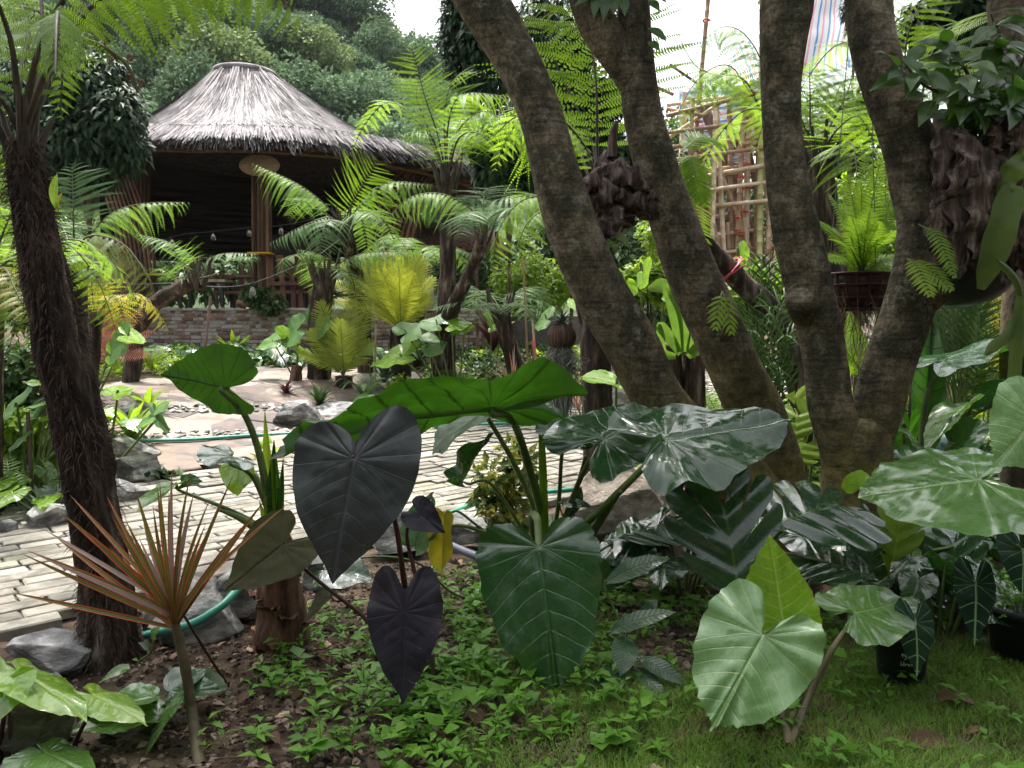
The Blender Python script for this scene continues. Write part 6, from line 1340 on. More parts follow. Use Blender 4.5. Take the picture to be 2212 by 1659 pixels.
# pale alocasia, right foreground
gD = G(1705, 1612)
plant('pale_alocasia', 'young elephant ear with one big pale sunlit leaf in the right foreground', 'elephant ear', gD, [
  D(A=(1648, 1372, 2.42), T=(1538, 1572, 2.30), S=(1788, 1405, 2.36), mat='al_pale', shape='ear', wl=1.02, wave=.05, jag=.010, nw=13, cup=-.05, droop=.04, quilt=.014, rings=24, seed=31, via=[(1690, 1530, 2.6), (1680, 1440, 2.55)], pet='petb', r=(.016, .009), label='big pale sunlit leaf'),
  D(A=(1692, 1345, 2.62), T=(1662, 1153, 2.70), S=(1768, 1310, 2.60), mat='al_lime', shape='arrow', wl=1.2, wave=.03, jag=.012, nw=13, cup=.06, droop=-.03, quilt=.010, rings=22, seed=32, via=[(1715, 1530, 2.65), (1712, 1430, 2.64)], pet='petb', r=(.016, .009), label='upright yellow green leaf'),
  D(A=(1848, 1324, 2.75), T=(1982, 1290, 2.85), S=(1880, 1395, 2.6), mat='al_mid', shape='broad', wl=1.0, wave=.035, jag=.01, nw=11, cup=-.04, droop=.05, quilt=.01, rings=20, seed=33, via=[(1745, 1510, 2.66), (1800, 1400, 2.68)], pet='petb', r=(.014, .008)),
  D(A=(1640, 1535, 2.52), T=(1600, 1500, 2.45), S=(1620, 1510, 2.45), mat='al_mid', shape='oval', pet='petb', nopet=False, via=[(1680, 1590, 2.56)], r=(.012, .006), seed=34)])
# right edge leaves
gE = ground(P(2230, 1300, 3.1)[0], 3.1)
plant('broad_alocasia', 'large glossy elephant ear leaf spreading flat at the right edge', 'elephant ear', gE, [
  D(A=(2112, 1036, 2.85), T=(1852, 1062, 2.95), S=(2075, 1150, 2.50), mat='al_mid', shape='broad', wl=1.0, wave=.02, nw=12, cup=-.05, droop=.05, quilt=.012, rings=24, seed=41, via=[(2215, 1180, 3.0), (2180, 1060, 2.95)], r=(.02, .012)),
  D(A=(2235, 905, 2.5), T=(2150, 1010, 2.42), S=(2140, 862, 2.5), mat='al_pale', shape='heart', wl=1., wave=.02, nw=8, cup=-.05, droop=.05, rings=18, seed=42, via=[(2240, 1150, 2.9), (2240, 1000, 2.7)], r=(.018, .01))])
gF = ground(P(1905, 1000, 5.2)[0], 5.2)
plant('upright_alocasia', 'tall translucent green leaves filling the fork of the tree', 'elephant ear', gF, [
  D(A=(1898, 960, 5.2), T=(1900, 660, 5.3), S=(1965, 900, 5.2), mat='al_under', shape='heart', wl=1.0, wave=.02, cup=.02, droop=0, seed=43, r=(.02, .012)),
  D(A=(1855, 800, 5.4), T=(1835, 660, 5.5), S=(1880, 780, 5.4), mat='al_lime', shape='oval', wave=.02, seed=44, r=(.012, .008)),
  D(A=(2000, 880, 5.3), T=(2025, 660, 5.4), S=(2040, 850, 5.3), mat='al_under', shape='heart', wl=1.3, wave=.03, seed=45, r=(.014, .008)),
  D(A=(1860, 880, 5.3), T=(1870, 840, 5.2), S=(1882, 880, 5.2), mat='al_dark', shape='oval', seed=46)])
gH = ground(P(1985, 930, 4.8)[0], 4.8)
plant('glare_alocasia', 'elephant ear with one flat leaf glaring white in the light beside the wrapped pot', 'elephant ear', gH, [
  D(A=(2042, 775, 4.8), T=(2175, 722, 5.1), S=(2075, 795, 4.4), mat='al_dark', shape='arrow', wl=1.0, wave=.03, cup=-.02, droop=.06, seed=47, rings=18, via=[(1998, 880, 4.8), (2025, 810, 4.8)], r=(.022, .014)),
  D(A=(2150, 860, 4.6), T=(2190, 800, 4.7), S=(2190, 880, 4.4), mat='al_dark', shape='broad', wave=.05, seed=48, via=[(2060, 940, 4.7)], r=(.012, .007)),
  D(A=(2090, 870, 4.4), T=(1990, 960, 4.2), S=(2060, 930, 4.1), mat='al_mid', shape='oval', wave=.02, seed=49, via=[(2060, 960, 4.6)], r=(.012, .007)),
  D(A=(2060, 960, 4.2), T=(2130, 910, 4.1), S=(2120, 980, 4.0), mat='al_dark', shape='oval', wave=.03, seed=50, via=[(2030, 990, 4.5)], r=(.012, .007)),
  D(A=(1960, 925, 4.5), T=(1920, 905, 4.5), S=(1945, 945, 4.3), mat='al_mid', shape='oval', seed=51, r=(.012, .007))])
# bottom-left caladium clump
gI = G(70, 1690)
plant('lime_taro', 'lime green taro leaves on purple stalks in the bottom left corner', 'taro', gI, [
  D(A=(205, 1502, 2.35), T=(322, 1552, 2.25), S=(225, 1560, 2.2), mat='al_lime', shape='heart', wl=1.0, wave=.02, cup=-.10, droop=.10, seed=61, via=[(165, 1600, 2.35)], foot=(150, 1680, 2.4), pet='petp', r=(.008, .005)),
  D(A=(45, 1450, 2.35), T=(200, 1530, 2.2), S=(60, 1520, 2.15), mat='al_lime', shape='heart', wl=1.1, wave=.03, cup=-.10, droop=.12, seed=62, via=[(25, 1600, 2.35), (22, 1500, 2.38)], foot=(28, 1700, 2.4), pet='petp', r=(.010, .006)),
  D(A=(0, 1480, 2.3), T=(-80, 1600, 2.2), S=(30, 1560, 2.2), mat='al_lime', shape='heart', seed=63, via=[(2, 1600, 2.35)], foot=(6, 1700, 2.4), pet='petp', r=(.009, .006)),
  D(A=(100, 1625, 2.2), T=(215, 1670, 2.1), S=(110, 1690, 2.05), mat='al_mid', shape='heart', cup=-.08, seed=64, foot=(80, 1720, 2.35), pet='petp', r=(.008, .005))], 'petp')
gJ = G(300, 1580)
plant('ribbed_aroid', 'grey green arrow leaves with pale ribs at the foot of the dracaena', 'aroid', gJ, [
  D(A=(360, 1525, 2.55), T=(290, 1640, 2.4), S=(330, 1590, 2.3), mat='al_mid', shape='oval', wl=1.2, wave=.02, cup=-.1, seed=65, r=(.006, .004)),
  D(A=(335, 1505, 2.6), T=(185, 1530, 2.5), S=(270, 1540, 2.45), mat='al_mid', shape='oval', wave=.02, seed=66, r=(.006, .004)),
  D(A=(345, 1545, 2.55), T=(150, 1560, 2.45), S=(240, 1590, 2.4), mat='al_mid', shape='oval', wave=.03, seed=67, r=(.006, .004)),
  D(A=(375, 1500, 2.65), T=(470, 1480, 2.6), S=(420, 1520, 2.55), mat='al_dark', shape='oval', wave=.02, seed=68, r=(.006, .004)),
  D(A=(365, 1495, 2.65), T=(440, 1440, 2.7), S=(410, 1500, 2.6), mat='al_dark', shape='oval', wave=.02, seed=69, r=(.006, .004)),
  D(A=(410, 1480, 2.7), T=(488, 1478, 2.65), S=(450, 1510, 2.6), mat='al_under', shape='oval', wave=.02, seed=70, r=(.005, .004))])
# small climber on the fern trunk foot
gK = G(330, 1440); q0 = P(300, 1450, 2.98)
r = thing('pothos', 'pale variegated seedling climbing at the foot of the fibrous fern trunk', 'climber', gK)
tubeobj('stem', [gK]+PP([(300, 1430, 2.95), (325, 1410, 2.95), (335, 1380, 2.95)]), .004, MT['petg'], r, 6, 14)
for k, (a, t, w) in enumerate((((330, 1385, 2.95), (350, 1350, 2.93), 16), ((322, 1400, 2.95), (298, 1388, 2.93), 10), ((280, 1440, 2.9), (215, 1475, 2.85), 13), ((300, 1430, 2.93), (285, 1425, 2.9), 8))):
    mb = MB(); lance(mb, P(*a), P(*t), (0, -.6, .8), w*2.95/F, .1, .2, 9, [.5, 1, .95, .7, .3, .03], 0, .9); mb.build('leaf', MT['silver' if k == 1 else 'al_mid'], r)

# monsteras
def monstera(mb, A, T, S, m=0, n=6, wl=1., droop=.15, cup=-.08, seed=1, cut=.62):
    rg = np.random.RandomState(seed); A, T, S = (np.asarray(q, float) for q in (A, T, S)); L = np.linalg.norm(T-A); ey = (T-A)/L; ex = S-A; ex -= ey*np.dot(ex, ey); w = np.linalg.norm(ex); ex /= w; nn = np.cross(ex, ey)
    if nn[2] < 0: nn = -nn
    o = crs(OUT['heart'], 60)      # outline right half, tip to sinus
    ang = np.unwrap(np.arctan2(o[:, 0], o[:, 1])); r = np.hypot(o[:, 0], o[:, 1])
    def place(x, y, sd):
        X = x*w*(1 if sd > 0 else wl)*sd; z = cup*L*(np.abs(x))**1.5-droop*L*np.where(y > 0, y*y, 1.2*y*y)+.012*L*np.sin(y*22+x*9)
        return A+X[..., None]*ex+(y*L)[..., None]*ey+z[..., None]*nn, X/L
    for sd in (1, -1):
        # finger boundaries: midrib position -> outline position
        ub = np.linspace(0, 1, n+1)
        for k in range(n):
            i0, i1 = ub[k]**.9, ub[k+1]**.9
            mid0, mid1 = (1-i0*1.0)*.93, (1-i1*1.0)*.93
            q = np.linspace(0, 1, 9); s = np.linspace(0, 1, 12)
            ii = (i0+(i1-i0)*q)*58; ex_ = np.interp(ii, np.arange(60), o[:, 0]); ey_ = np.interp(ii, np.arange(60), o[:, 1]); my = mid0+(mid1-mid0)*q
            Sg, Q = np.meshgrid(s, q, indexing='ij')
            gap = np.clip((Sg-(1-cut))/cut, 0, 1)**.7*.17
            if k == 0: lo, hi = 0*gap, 1-gap*.7
            elif k == n-1: lo, hi = gap*.7, 1+0*gap
            else: lo, hi = gap*.55, 1-gap*.55
            Qs = lo+(hi-lo)*Q; EX = np.interp(Qs, q, ex_); EY = np.interp(Qs, q, ey_); MY = np.interp(Qs, q, my)
            tipr = 1-.10*np.abs(Q-.5)**2*4*(Sg**3)
            y = MY+(EY-MY)*(Sg*tipr)+.10*np.sin(Sg*math.pi)*(1-2*i0)*.3; x = EX*Sg*tipr
            p, XL = place(x, y, sd); c_ = 9; i = np.arange(11)[:, None]*c_; j = np.arange(8)[None]
            mb.add(p.reshape(-1, 3), np.stack([i+j, i+j+1, i+c_+j+1, i+c_+j], -1).reshape(-1, 4), np.column_stack([XL.ravel(), y.ravel()]), m, rg.rand()*.3+.3)
def mplant(label, base, leaves):
    root = thing('monstera', label, 'monstera', base, 'monsteras under the trees')
    for k, (A, T, S, mat_, kw) in enumerate(leaves):
        a, t, s = P(*A), P(*T), P(*S); mb = MB(); monstera(mb, a, t, s, seed=k+5, **kw); o = mb.build('leaf', MT[mat_], root)
        b = np.asarray(base); c = crs([b, b*.6+a*.4+[0, 0, .15], a], 14); mb = MB(); tube(mb, c, np.linspace(.011, .007, 14), 7); mb.build('petiole', MT['petg'], root)
    return root
mplant('dark monstera with a drooping split leaf and glossy wet leaves under the twin tree', ground(P(1600, 1250, 3.75)[0], 3.75), [
  ((1566, 1106, 3.25), (1610, 1340, 3.05), (1700, 1120, 3.2), 'monst', D(wl=1.05)), ((1806, 1092, 3.4), (1650, 1120, 3.2), (1790, 1185, 3.05), 'monst', D(wl=1.3, cup=-.15)),
  ((1420, 1140, 3.9), (1310, 1150, 3.7), (1390, 1180, 3.6), 'monst', D(n=5)), ((1790, 1215, 3.35), (1900, 1240, 3.2), (1830, 1270, 3.1), 'monst', D())])
mplant('monstera with one yellow green backlit leaf below the flat glossy leaf', ground(P(1945, 1250, 3.5)[0], 3.5), [
  ((1945, 1130, 3.4), (1925, 1245, 3.3), (2000, 1170, 3.35), 'monsty', D(n=4)), ((1890, 1150, 3.5), (1870, 1290, 3.4), (1960, 1180, 3.4), 'monst', D()), ((2060, 1180, 3.4), (2080, 1290, 3.3), (2140, 1200, 3.3), 'monst', D())])
mplant('glossy monstera behind the forked trunk at right', ground(P(2010, 1040, 4.3)[0], 4.3), [
  ((2010, 980, 4.2), (1920, 1000, 4.0), (1990, 1030, 3.9), 'monst', D()), ((2080, 990, 4.3), (2140, 960, 4.2), (2110, 1030, 4.1), 'monst', D())])
# yellow-green split leaves left of forked trunk
mplant('lime monstera leaves between the wet leaf and the forked trunk', ground(P(1745, 1010, 4.9)[0], 4.9), [
  ((1725, 900, 4.9), (1715, 960, 4.8), (1775, 920, 4.8), 'monsty', D(n=5)), ((1740, 960, 4.8), (1690, 1010, 4.7), (1770, 1000, 4.7), 'monsty', D(n=5)), ((1770, 870, 5.0), (1700, 850, 5.0), (1750, 910, 4.9), 'monsty', D(n=5))])
# pleated (calathea-like) leaves
def lplant(name, label, cat, base, leaves, mat_, pet='petg', prof=None, group=None, fold=.12):
    r = thing(name, label, cat, base, group); b = np.asarray(base, float)
    for k, (A, T, w, up) in enumerate(leaves):
        a, t = P(*A), P(*T); mb = MB(); lance(mb, a, t, up, w*A[2]/F, .08, fold, 14, prof or [.08, .6, .95, 1, .85, .55, .04], 0, (k*.37) % 1, .05); mb.build('leaf', MT[mat_], r)
        if np.linalg.norm(a-b) > .04: mb = MB(); tube(mb, crs([b, b*.5+a*.5+[0, 0, .03], a, a*.8+t*.2], 12), np.linspace(.006, .003, 12), 6); mb.build('petiole', MT[pet], r)
    return r
UPF = (0, -.55, .83)
lplant('pleated_plant', 'dark pleated leaves under the hanging glossy leaf, right of centre', 'foliage plant', ground(P(1365, 1480, 3.0)[0], 3.0), [
  ((1305, 1262, 3.1), (1448, 1205, 3.05), 26, UPF), ((1310, 1370, 2.95), (1460, 1322, 2.9), 22, UPF), ((1352, 1370, 2.95), (1340, 1460, 2.8), 30, (0, -1, .4)), ((1375, 1420, 2.9), (1480, 1480, 2.8), 22, UPF),
  ((1340, 1440, 2.9), (1270, 1490, 2.8), 20, UPF), ((1385, 1345, 3.0), (1420, 1295, 3.0), 18, UPF), ((1370, 1440, 2.9), (1440, 1520, 2.75), 20, UPF), ((1350, 1450, 2.85), (1300, 1520, 2.75), 18, UPF)], 'pleat')
lplant('pleated_plant', 'single silvery ribbed leaf on the brown boulder', 'foliage plant', ground(P(1260, 1150, 4.0)[0], 4.0), [((1208, 1090, 3.75), (1280, 1095, 3.7), 14, UPF), ((1240, 1110, 3.8), (1255, 1050, 3.8), 12, (0, -1, .2))], 'pleat')
# crystal anthurium in a black pot with writing
pg = G(1945, 1462); mpp = pg[1]/F; pr = 58*mpp
pot = thing('black_pot', 'black plastic nursery pot with white handwriting', 'pot', pg)
o = lathe('pot_body', pg, [(0, 0), (pr*.78, 0), (pr*.82, .01), (pr*.98, .17), (pr*1.05, .172), (pr*1.06, .195), (pr*.98, .195), (pr*.94, .16), (0, .158)], 'black', None, 30); o.data.transform(Matrix.Translation(-Vector(pg))); o.parent = pot
mb = MB(); rr_ = np.random.RandomState(4)
for k in range(60):
    a = rr_.uniform(0, 6.28); q_ = pr*.85*math.sqrt(rr_.rand()); v_, f_ = ICO[1]; mb.add(v_*rr_.uniform(.006, .014)+pg+[q_*math.cos(a), q_*math.sin(a), .162], f_)
mb.build('soil', MT['soil'], pot, kind='stuff')
def ink(strokes, u0, z0, s):
    mb = MB()
    for st in strokes:
        pts = []
        for (x, z) in st:
            zz = z0+z*s; rr2 = (pr*.82+(pr*.16)*(zz-.01)/.16)+.0012; th = -math.pi/2+(u0+x*s)/rr2; pts.append(pg+np.array([rr2*math.cos(th), rr2*math.sin(th), zz]))
        tube(mb, crs(pts, 3*len(pts)), .0011, 4, None, 0, None, False)
    return mb.build('handwriting', MT['white'], pot)
ink([[(0, 1), (.1, 0)], [(-.3, .3), (0, 1.1), (.15, .6)], [(.9, .8), (.5, .9), (.5, .4), (.9, .5), (.95, .9), (.9, -.3), (.5, -.5)]], -.042, .118, .014)
ink([[(0, 1.2), (.05, .1), (.35, 0), (.35, .4)], [(.8, 1.3), (.8, 0), (1.2, .2), (1.1, .6), (.8, .5)], [(1.5, .1), (1.6, .8)], [(1.4, .5), (1.9, .6)], [(2.6, .7), (2.2, .5), (2.3, .05), (2.7, .1)], [(3.0, 0), (3.1, .8), (3.4, .2), (3.7, .9), (3.8, 0)]], -.045, .085, .012)
plant('crystal_anthurium', 'heart shaped dark leaf with bold silver veins in the black pot', 'anthurium', pg+np.array([0, 0, .155]), [
  D(A=(1978, 1345, 2.75), T=(1988, 1462, 2.66), S=(2022, 1360, 2.74), mat='crystal', shape='heart', wave=.008, cup=-.06, quilt=.01, seed=81, r=(.004, .003))])
pg2 = G(2195, 1425); pr2 = 60*pg2[1]/F
pot2 = thing('black_pot', 'black plastic nursery pot at the right picture edge', 'pot', pg2)
o = lathe('pot_body', pg2, [(0, 0), (pr2*.8, 0), (pr2, .2), (pr2*1.06, .2), (pr2*1.06, .23), (pr2*.95, .23), (pr2*.92, .19), (0, .19)], 'black', None, 30); o.data.transform(Matrix.Translation(-Vector(pg2))); o.parent = pot2
mb = MB(); rr_ = np.random.RandomState(6); n = 260; ps = pg2+np.column_stack([rr_.normal(0, .09, n), rr_.normal(0, .07, n), .2+np.abs(rr_.normal(0, .09, n))])
leafcloud(mb, ps, rr_.normal(size=(n, 3))+[0, -.3, .1], rr_.normal(size=(n, 3))*.3+[0, 0, 1], .028, .010, 6); 
for k in range(14): tube(mb, [pg2+[0, 0, .18], ps[k*7]], .0015, 4, None, 0, None, False)
cl_ = thing('clover_plant', 'small leaved clover like plant filling the right edge pot', 'foliage plant', pg2+np.array([0, 0, .18])); mb.build('foliage', MT['weed'], cl_, kind='stuff')
plant('crystal_anthurium', 'larger silver veined heart leaf right of the written pot', 'anthurium', G(2110, 1395), [
  D(A=(2108, 1262, 2.95), T=(2112, 1395, 2.85), S=(2155, 1280, 2.93), mat='crystal', shape='heart', wave=.01, cup=-.06, quilt=.01, seed=82, r=(.005, .003))])
plant('crystal_anthurium', 'silver veined heart leaf cut by the right picture edge', 'anthurium', G(2225, 1380), [
  D(A=(2210, 1190, 2.9), T=(2216, 1290, 2.82), S=(2262, 1200, 2.9), mat='crystal', shape='heart', wave=.01, cup=-.06, quilt=.01, seed=83, r=(.005, .003))])
# round leaf near forked trunk foot
plant('young_alocasia', 'small round lime leaf at the foot of the forked tree', 'elephant ear', ground(P(1870, 1120, 3.7)[0], 3.7), [D(A=(1855, 1055, 3.6), T=(1858, 1015, 3.6), S=(1892, 1050, 3.55), mat='al_lime', shape='broad', seed=84, r=(.006, .004)), D(A=(1900, 1030, 3.6), T=(1958, 1000, 3.6), S=(1930, 1030, 3.5), mat='al_lime', shape='oval', seed=85, r=(.006, .004))])
# bright leaf left of leaning trunk
plant('bright_leaf_ginger', 'single bright green leaf poking out left of the leaning trunk', 'foliage plant', ground(P(1330, 1000, 5.0)[0], 5.0), [D(A=(1335, 830, 5.0), T=(1250, 808, 4.95), S=(1300, 836, 4.8), mat='al_lime', shape='oval', wave=.02, seed=86, r=(.01, .006))])

# ------------------------------------------------------------------ dracaena
gd = G(432, 1652); top = P(378, 1345, 2.42); r = thing('dracaena', 'slender dracaena with striped red edged sword leaves in the left foreground', 'dracaena', gd)
def rings(TH, SS, p): return 1+.09*np.abs(np.sin(SS*60))
tubeobj('stem', [gd-[0, 0, .02]]+PP([(415, 1540, 2.44), (398, 1430, 2.43), (378, 1345, 2.42)]), [.0175, .016, .0155, .013], MT['petb'], r, 14, 80, rings)
tubeobj('side_stem', PP([(505, 1500, 2.9), (440, 1400, 2.75), (365, 1275, 2.6)])[::1], [.006, .005, .004], MT['petp'], r, 6, 12)
tips = [(62, 1190), (45, 1195), (120, 1160), (140, 1125), (165, 1130), (150, 1068), (92, 1142), (230, 1070), (180, 1182), (270, 1120), (262, 1200), (345, 1040), (372, 1010), (390, 1058), (412, 1020), (455, 1075), (340, 1050), (505, 1025), (530, 1065), (560, 1100), (580, 1070), (620, 1090), (575, 1130), (430, 1100), (310, 1130), (290, 1050), (130, 1105), (60, 1190), (350, 1110), (470, 1110), (395, 1110), (445, 1130), (235, 1180), (200, 1150), (25, 1280), (520, 1140), (420, 1060), (330, 1090), (495, 1060), (240, 1110), (365, 1060), (545, 1120), (300, 1160), (100, 1170)]
rr_ = np.random.RandomState(9)
for k, (x, y) in enumerate(tips):
    if k % 5 == 3: continue
    T = P(x, y, 2.42+rr_.uniform(-.32, .22)); A = top+np.array([0, 0, rr_.uniform(-.02, .06)]); mb = MB()
    lance(mb, A, T, (rr_.uniform(-.3, .3), -.85, .5), rr_.uniform(.0068, .0094), .05*rr_.uniform(.3, 1.2), .25, 14, [.8, .9, 1, .95, .8, .5, .03], 0, rr_.rand(), 0., .02); mb.build('leaf', MT['drac' if k % 6 else 'dracpink'], r)
# ------------------------------------------------------------------ bamboo scaffold and tarps
YS = 23.0
def pole(root, x0, y0, x1, y1, w, mat_='bamboo', Y0=YS, Y1=None, name='pole', nodes=True, n=None):
    a, b = P(x0, y0, Y0), P(x1, y1, Y1 or Y0); L = np.linalg.norm(b-a); n_ = max(2, int(L/.34)); pts = []; rad = []; r_ = w*.5*Y0/F
    for k in range(n_+1):
        q = a+(b-a)*k/n_
        if nodes and 0 < k < n_:
            for d_, s in ((-.02, 1), (0, 1.16), (.02, 1)): pts.append(q+nrm(b-a)*d_); rad.append(r_*s)
        else: pts.append(q); rad.append(r_)
    return tubeobj(name, pts, rad, MT[mat_], root, 8)
gs = np.array([P(1580, 570, YS)[0], YS, float(H(P(1580, 570, YS)[0], YS))])
sc = thing('bamboo_scaffold', 'tall lashed bamboo scaffold at the back right under the striped tarps', 'scaffold', gs)
rg = random.Random(14)
V_ = [(1600, 600, 1625, 170, 11), (1588, 600, 1610, 175, 11), (1560, 590, 1515, 335, 11), (1550, 590, 1505, 330, 9), (1660, 640, 1560, 380, 9), (1640, 600, 1648, -60, 13), (1655, 640, 1668, 330, 11), (1672, 600, 1676, 330, 10), (1500, 330, 1535, -60, 9), (1530, 580, 1500, 330, 10), (1490, 580, 1485, 380, 9), (1515, 590, 1540, 520, 10), (1545, 600, 1560, 500, 12), (1576, 590, 1572, 480, 10), (1696, 560, 1700, 230, 10), (1460, 560, 1478, 200, 10), (1685, 600, 1690, 300, 8), (1620, 590, 1606, 470, 9), (1668, 590, 1700, 420, 10)]
V_ += [(x0, 590, x0+rg.uniform(-25, 25), rg.uniform(170, 330), rg.uniform(8, 11)) for x0 in (1448, 1475, 1505, 1537, 1566, 1582, 1612, 1632, 1650, 1665, 1690)]
for k, (a, b, c, d, w) in enumerate(V_): pole(sc, a, b, c, d, w, 'bamboog' if k in (5,) else 'bamboo', YS+rg.uniform(-.4, .4))
H_ = [(1440, 250, 1680, 190, 9), (1430, 320, 1700, 290, 9), (1440, 395, 1680, 352, 9), (1470, 372, 1600, 360, 9), (1480, 450, 1700, 430, 9), (1450, 530, 1620, 490, 9), (1440, 300, 1560, 220, 8), (1500, 430, 1640, 395, 9), (1440, 235, 1520, 250, 8), (1610, 270, 1710, 255, 9), (1600, 310, 1710, 300, 9), (1480, 415, 1560, 408, 7), (1640, 5, 1720, 15, 9), (1630, 165, 1720, 180, 9)]
H_ += [(1440, y0+12, 1700, y0-22, 8) for y0 in (215, 275, 335, 380, 410, 470, 510, 550)]
for k, (a, b, c, d, w) in enumerate(H_): pole(sc, a, b, c, d, w, 'bamboo', YS+rg.uniform(-.6, .6), YS+rg.uniform(-.6, .6), 'ledger')
for (a, b, c, d, w) in [(1660, 590, 1520, 230, 22), (1600, 580, 1560, 300, 16), (1560, 540, 1540, 280, 14), (1640, 430, 1600, 250, 14), (1520, 310, 1600, 380, 12), (1480, 400, 1520, 540, 15), (1680, 340, 1560, 270, 10), (1700, 470, 1660, 300, 12)]: pole(sc, a, b, c, d, w, 'pole', YS+rg.uniform(0, 1.4), None, 'brace', False)
for k in range(30):
    x0 = rg.uniform(1450, 1700); y0 = rg.uniform(180, 480); pole(sc, x0, y0, x0+rg.uniform(-90, 90), y0+rg.uniform(-60, 90), rg.uniform(5, 9), rg.choice(['bamboo', 'pole', 'pole']), YS+rg.uniform(.4, 2.2), None, 'brace', False)
for k in range(10):
    y = 200+k*24; pole(sc, 1500, y+rg.uniform(0, 8), 1690, y-18+rg.uniform(0, 8), 7, 'pole', YS+1.5, YS+2.4, 'rung', False)
for (x0, y0, x1, y1, n) in [(1600, 590, 1625, 180, 8), (1588, 590, 1610, 185, 7), (1556, 590, 1510, 335, 6), (1660, 640, 1560, 380, 4), (1668, 590, 1674, 340, 3), (1505, 330, 1530, 0, 3)]:
    for k in range(n):
        t_ = (k+.6)/n; c = P(x0+(x1-x0)*t_, y0+(y1-y0)*t_, YS-.12); mb = MB(); a_ = np.linspace(0, 6.283, 13)
        tube(mb, [c+np.array([.10*math.cos(b), .10*math.sin(b), .02*math.sin(2*b)]) for b in a_], .022, 5, None, 0, None, False); mb.build('red_tie', MT['red'], sc)
def tarp(label, corners, nx, ny, stripes, seed, amp=.12, along=0):
    c = [P(*q) for q in corners]; rg_ = np.random.RandomState(seed); u, v = np.meshgrid(np.linspace(0, 1, nx), np.linspace(0, 1, ny)); u_, v_ = u[..., None], v[..., None]
    p = (1-v_)*((1-u_)*c[0]+u_*c[1])+v_*((1-u_)*c[3]+u_*c[2]); nn = nrm(np.cross(c[1]-c[0], c[3]-c[0]))
    nz = fbm(np.stack([u*5+seed, v*5, 0*u], -1).reshape(-1, 3), 3).reshape(u.shape)
    p = p+nn*(amp*nz+amp*.8*np.sin(u*9+v*3+seed))[..., None]; p[..., 2] -= .35*np.sin(v*math.pi)*(along == 1)
    uv = np.stack([(u if along == 0 else v)*stripes+.25*nz, v], -1); mb = MB(); i = np.arange(ny-1)[:, None]*nx; j = np.arange(nx-1)[None]
    mb.add(p.reshape(-1, 3), np.stack([i+j, i+j+1, i+nx+j+1, i+nx+j], -1).reshape(-1, 4), uv.reshape(-1, 2)); o = mb.build('striped_tarp', MT['tarp'])
    off = Vector(c[3]); o.data.transform(Matrix.Translation(-off)); o.location = off; return tag(o, label, 'tarp', 'blue and pink striped tarps')
tarp('upper striped tarp spread as a roof above the scaffold behind the forked limbs', [(1550, 150, 26), (1690, 10, 26), (1730, 130, 22.4), (1560, 185, 23)], 40, 24, 9, 1)
tarp('striped tarp roof continuing right behind the forked tree', [(1740, -60, 25.5), (1900, -90, 25), (1900, 150, 23), (1690, 165, 23.6)], 30, 24, 8, 2)
tarp('striped tarp hanging behind the scaffold poles', [(1470, 195, 24.2), (1690, 170, 24.4), (1690, 310, 24.4), (1500, 315, 24.2)], 40, 30, 6, 3, .25, 1)
tarp('lower striped tarp sagging inside the scaffold', [(1520, 300, 24.0), (1640, 290, 24.0), (1620, 350, 24.0), (1545, 350, 24.0)], 30, 24, 5, 4, .2, 1)
tarp('white tarp edge with stripes left of the scaffold', [(1462, 195, 24.9), (1505, 190, 24.9), (1510, 310, 24.9), (1475, 330, 24.9)], 16, 24, 1.5, 5, .15, 0)
# stepped stone bank, right
mbk = thing('stone_bank_wall', 'pale dry stone retaining wall on the bank at far right', 'wall', (P(2140, 600, 13)[0], 13, .3)); rr_ = random.Random(6)
for row in range(6):
    x = 2010+rr_.uniform(0, 20)
    while x < 2330:
        w = rr_.uniform(26, 60); c = P(x+w/2, 640-row*17, 13+row*.12); c[2] -= .0
        rockmb(c, w*13/F*.56, .22, .10, rr_.randrange(9999), 2, 6, .05).build('stone', MT['rockbrown'], mbk, smooth=False); x += w
mb = MB(); a = P(2000, 640, 13.3); b = P(2400, 640, 13.3); mb.add(boxv(((a[0]+b[0])/2, 13.7, .85), b[0]-a[0], .5, 2.2), BOXF); mb.build('backing', MT['mortarw'], mbk, smooth=False)

# ------------------------------------------------------------------ leafy trees and shrubs of the middle distance
def leafytree(label, px, py, Y, clumps, n, ln, wd, mat_, seed, trunk=None, droopy=.9, name='leafy_tree', cat='tree', group=None, flat=1.):
    mpp = Y/F; c0 = P(px, py, Y); g0 = ground(c0[0] if trunk is None else P(trunk, py, Y)[0], Y); r = thing(name, label, cat, g0, group); rg_ = np.random.RandomState(seed)
    cc = np.array([P(x, y, Y+rg_.uniform(-.5, .5)*rr*mpp) for x, y, rr in clumps]); cr = np.array([q[2]*mpp for q in clumps]); wgt = cr**2/np.sum(cr**2)
    k = rg_.choice(len(cc), n, p=wgt); u = rg_.normal(size=(n, 3)); u /= np.linalg.norm(u, axis=1)[:, None]; pos = cc[k]+u*cr[k][:, None]*rg_.uniform(.45, 1.06, (n, 1))*[1, 1, flat]
    mb = MB(); leafcloud(mb, pos, u*.7+[0, 0, -droopy]+rg_.normal(size=(n, 3))*.45, u+[0, -.3, .6], ln, wd, seed); mb.build('crown', MT[mat_], r)
    ctr = cc.mean(0); mb = MB(); rt = max(.03, cr.max()*.08); tube(mb, [g0-[0, 0, .05], g0*.6+ctr*.4, ctr], [rt, rt*.8, rt*.4], 10, 14, 0, barkdisp(seed, .1)); mb.build('trunk', MT['bark'], r)
    mb = MB()
    for q in cc: tube(mb, [g0*.45+ctr*.55, (ctr+q)/2-[0, 0, .05], q], [rt*.5, rt*.3, rt*.12], 6, 8)
    mb.build('branches', MT['bark'], r); return r
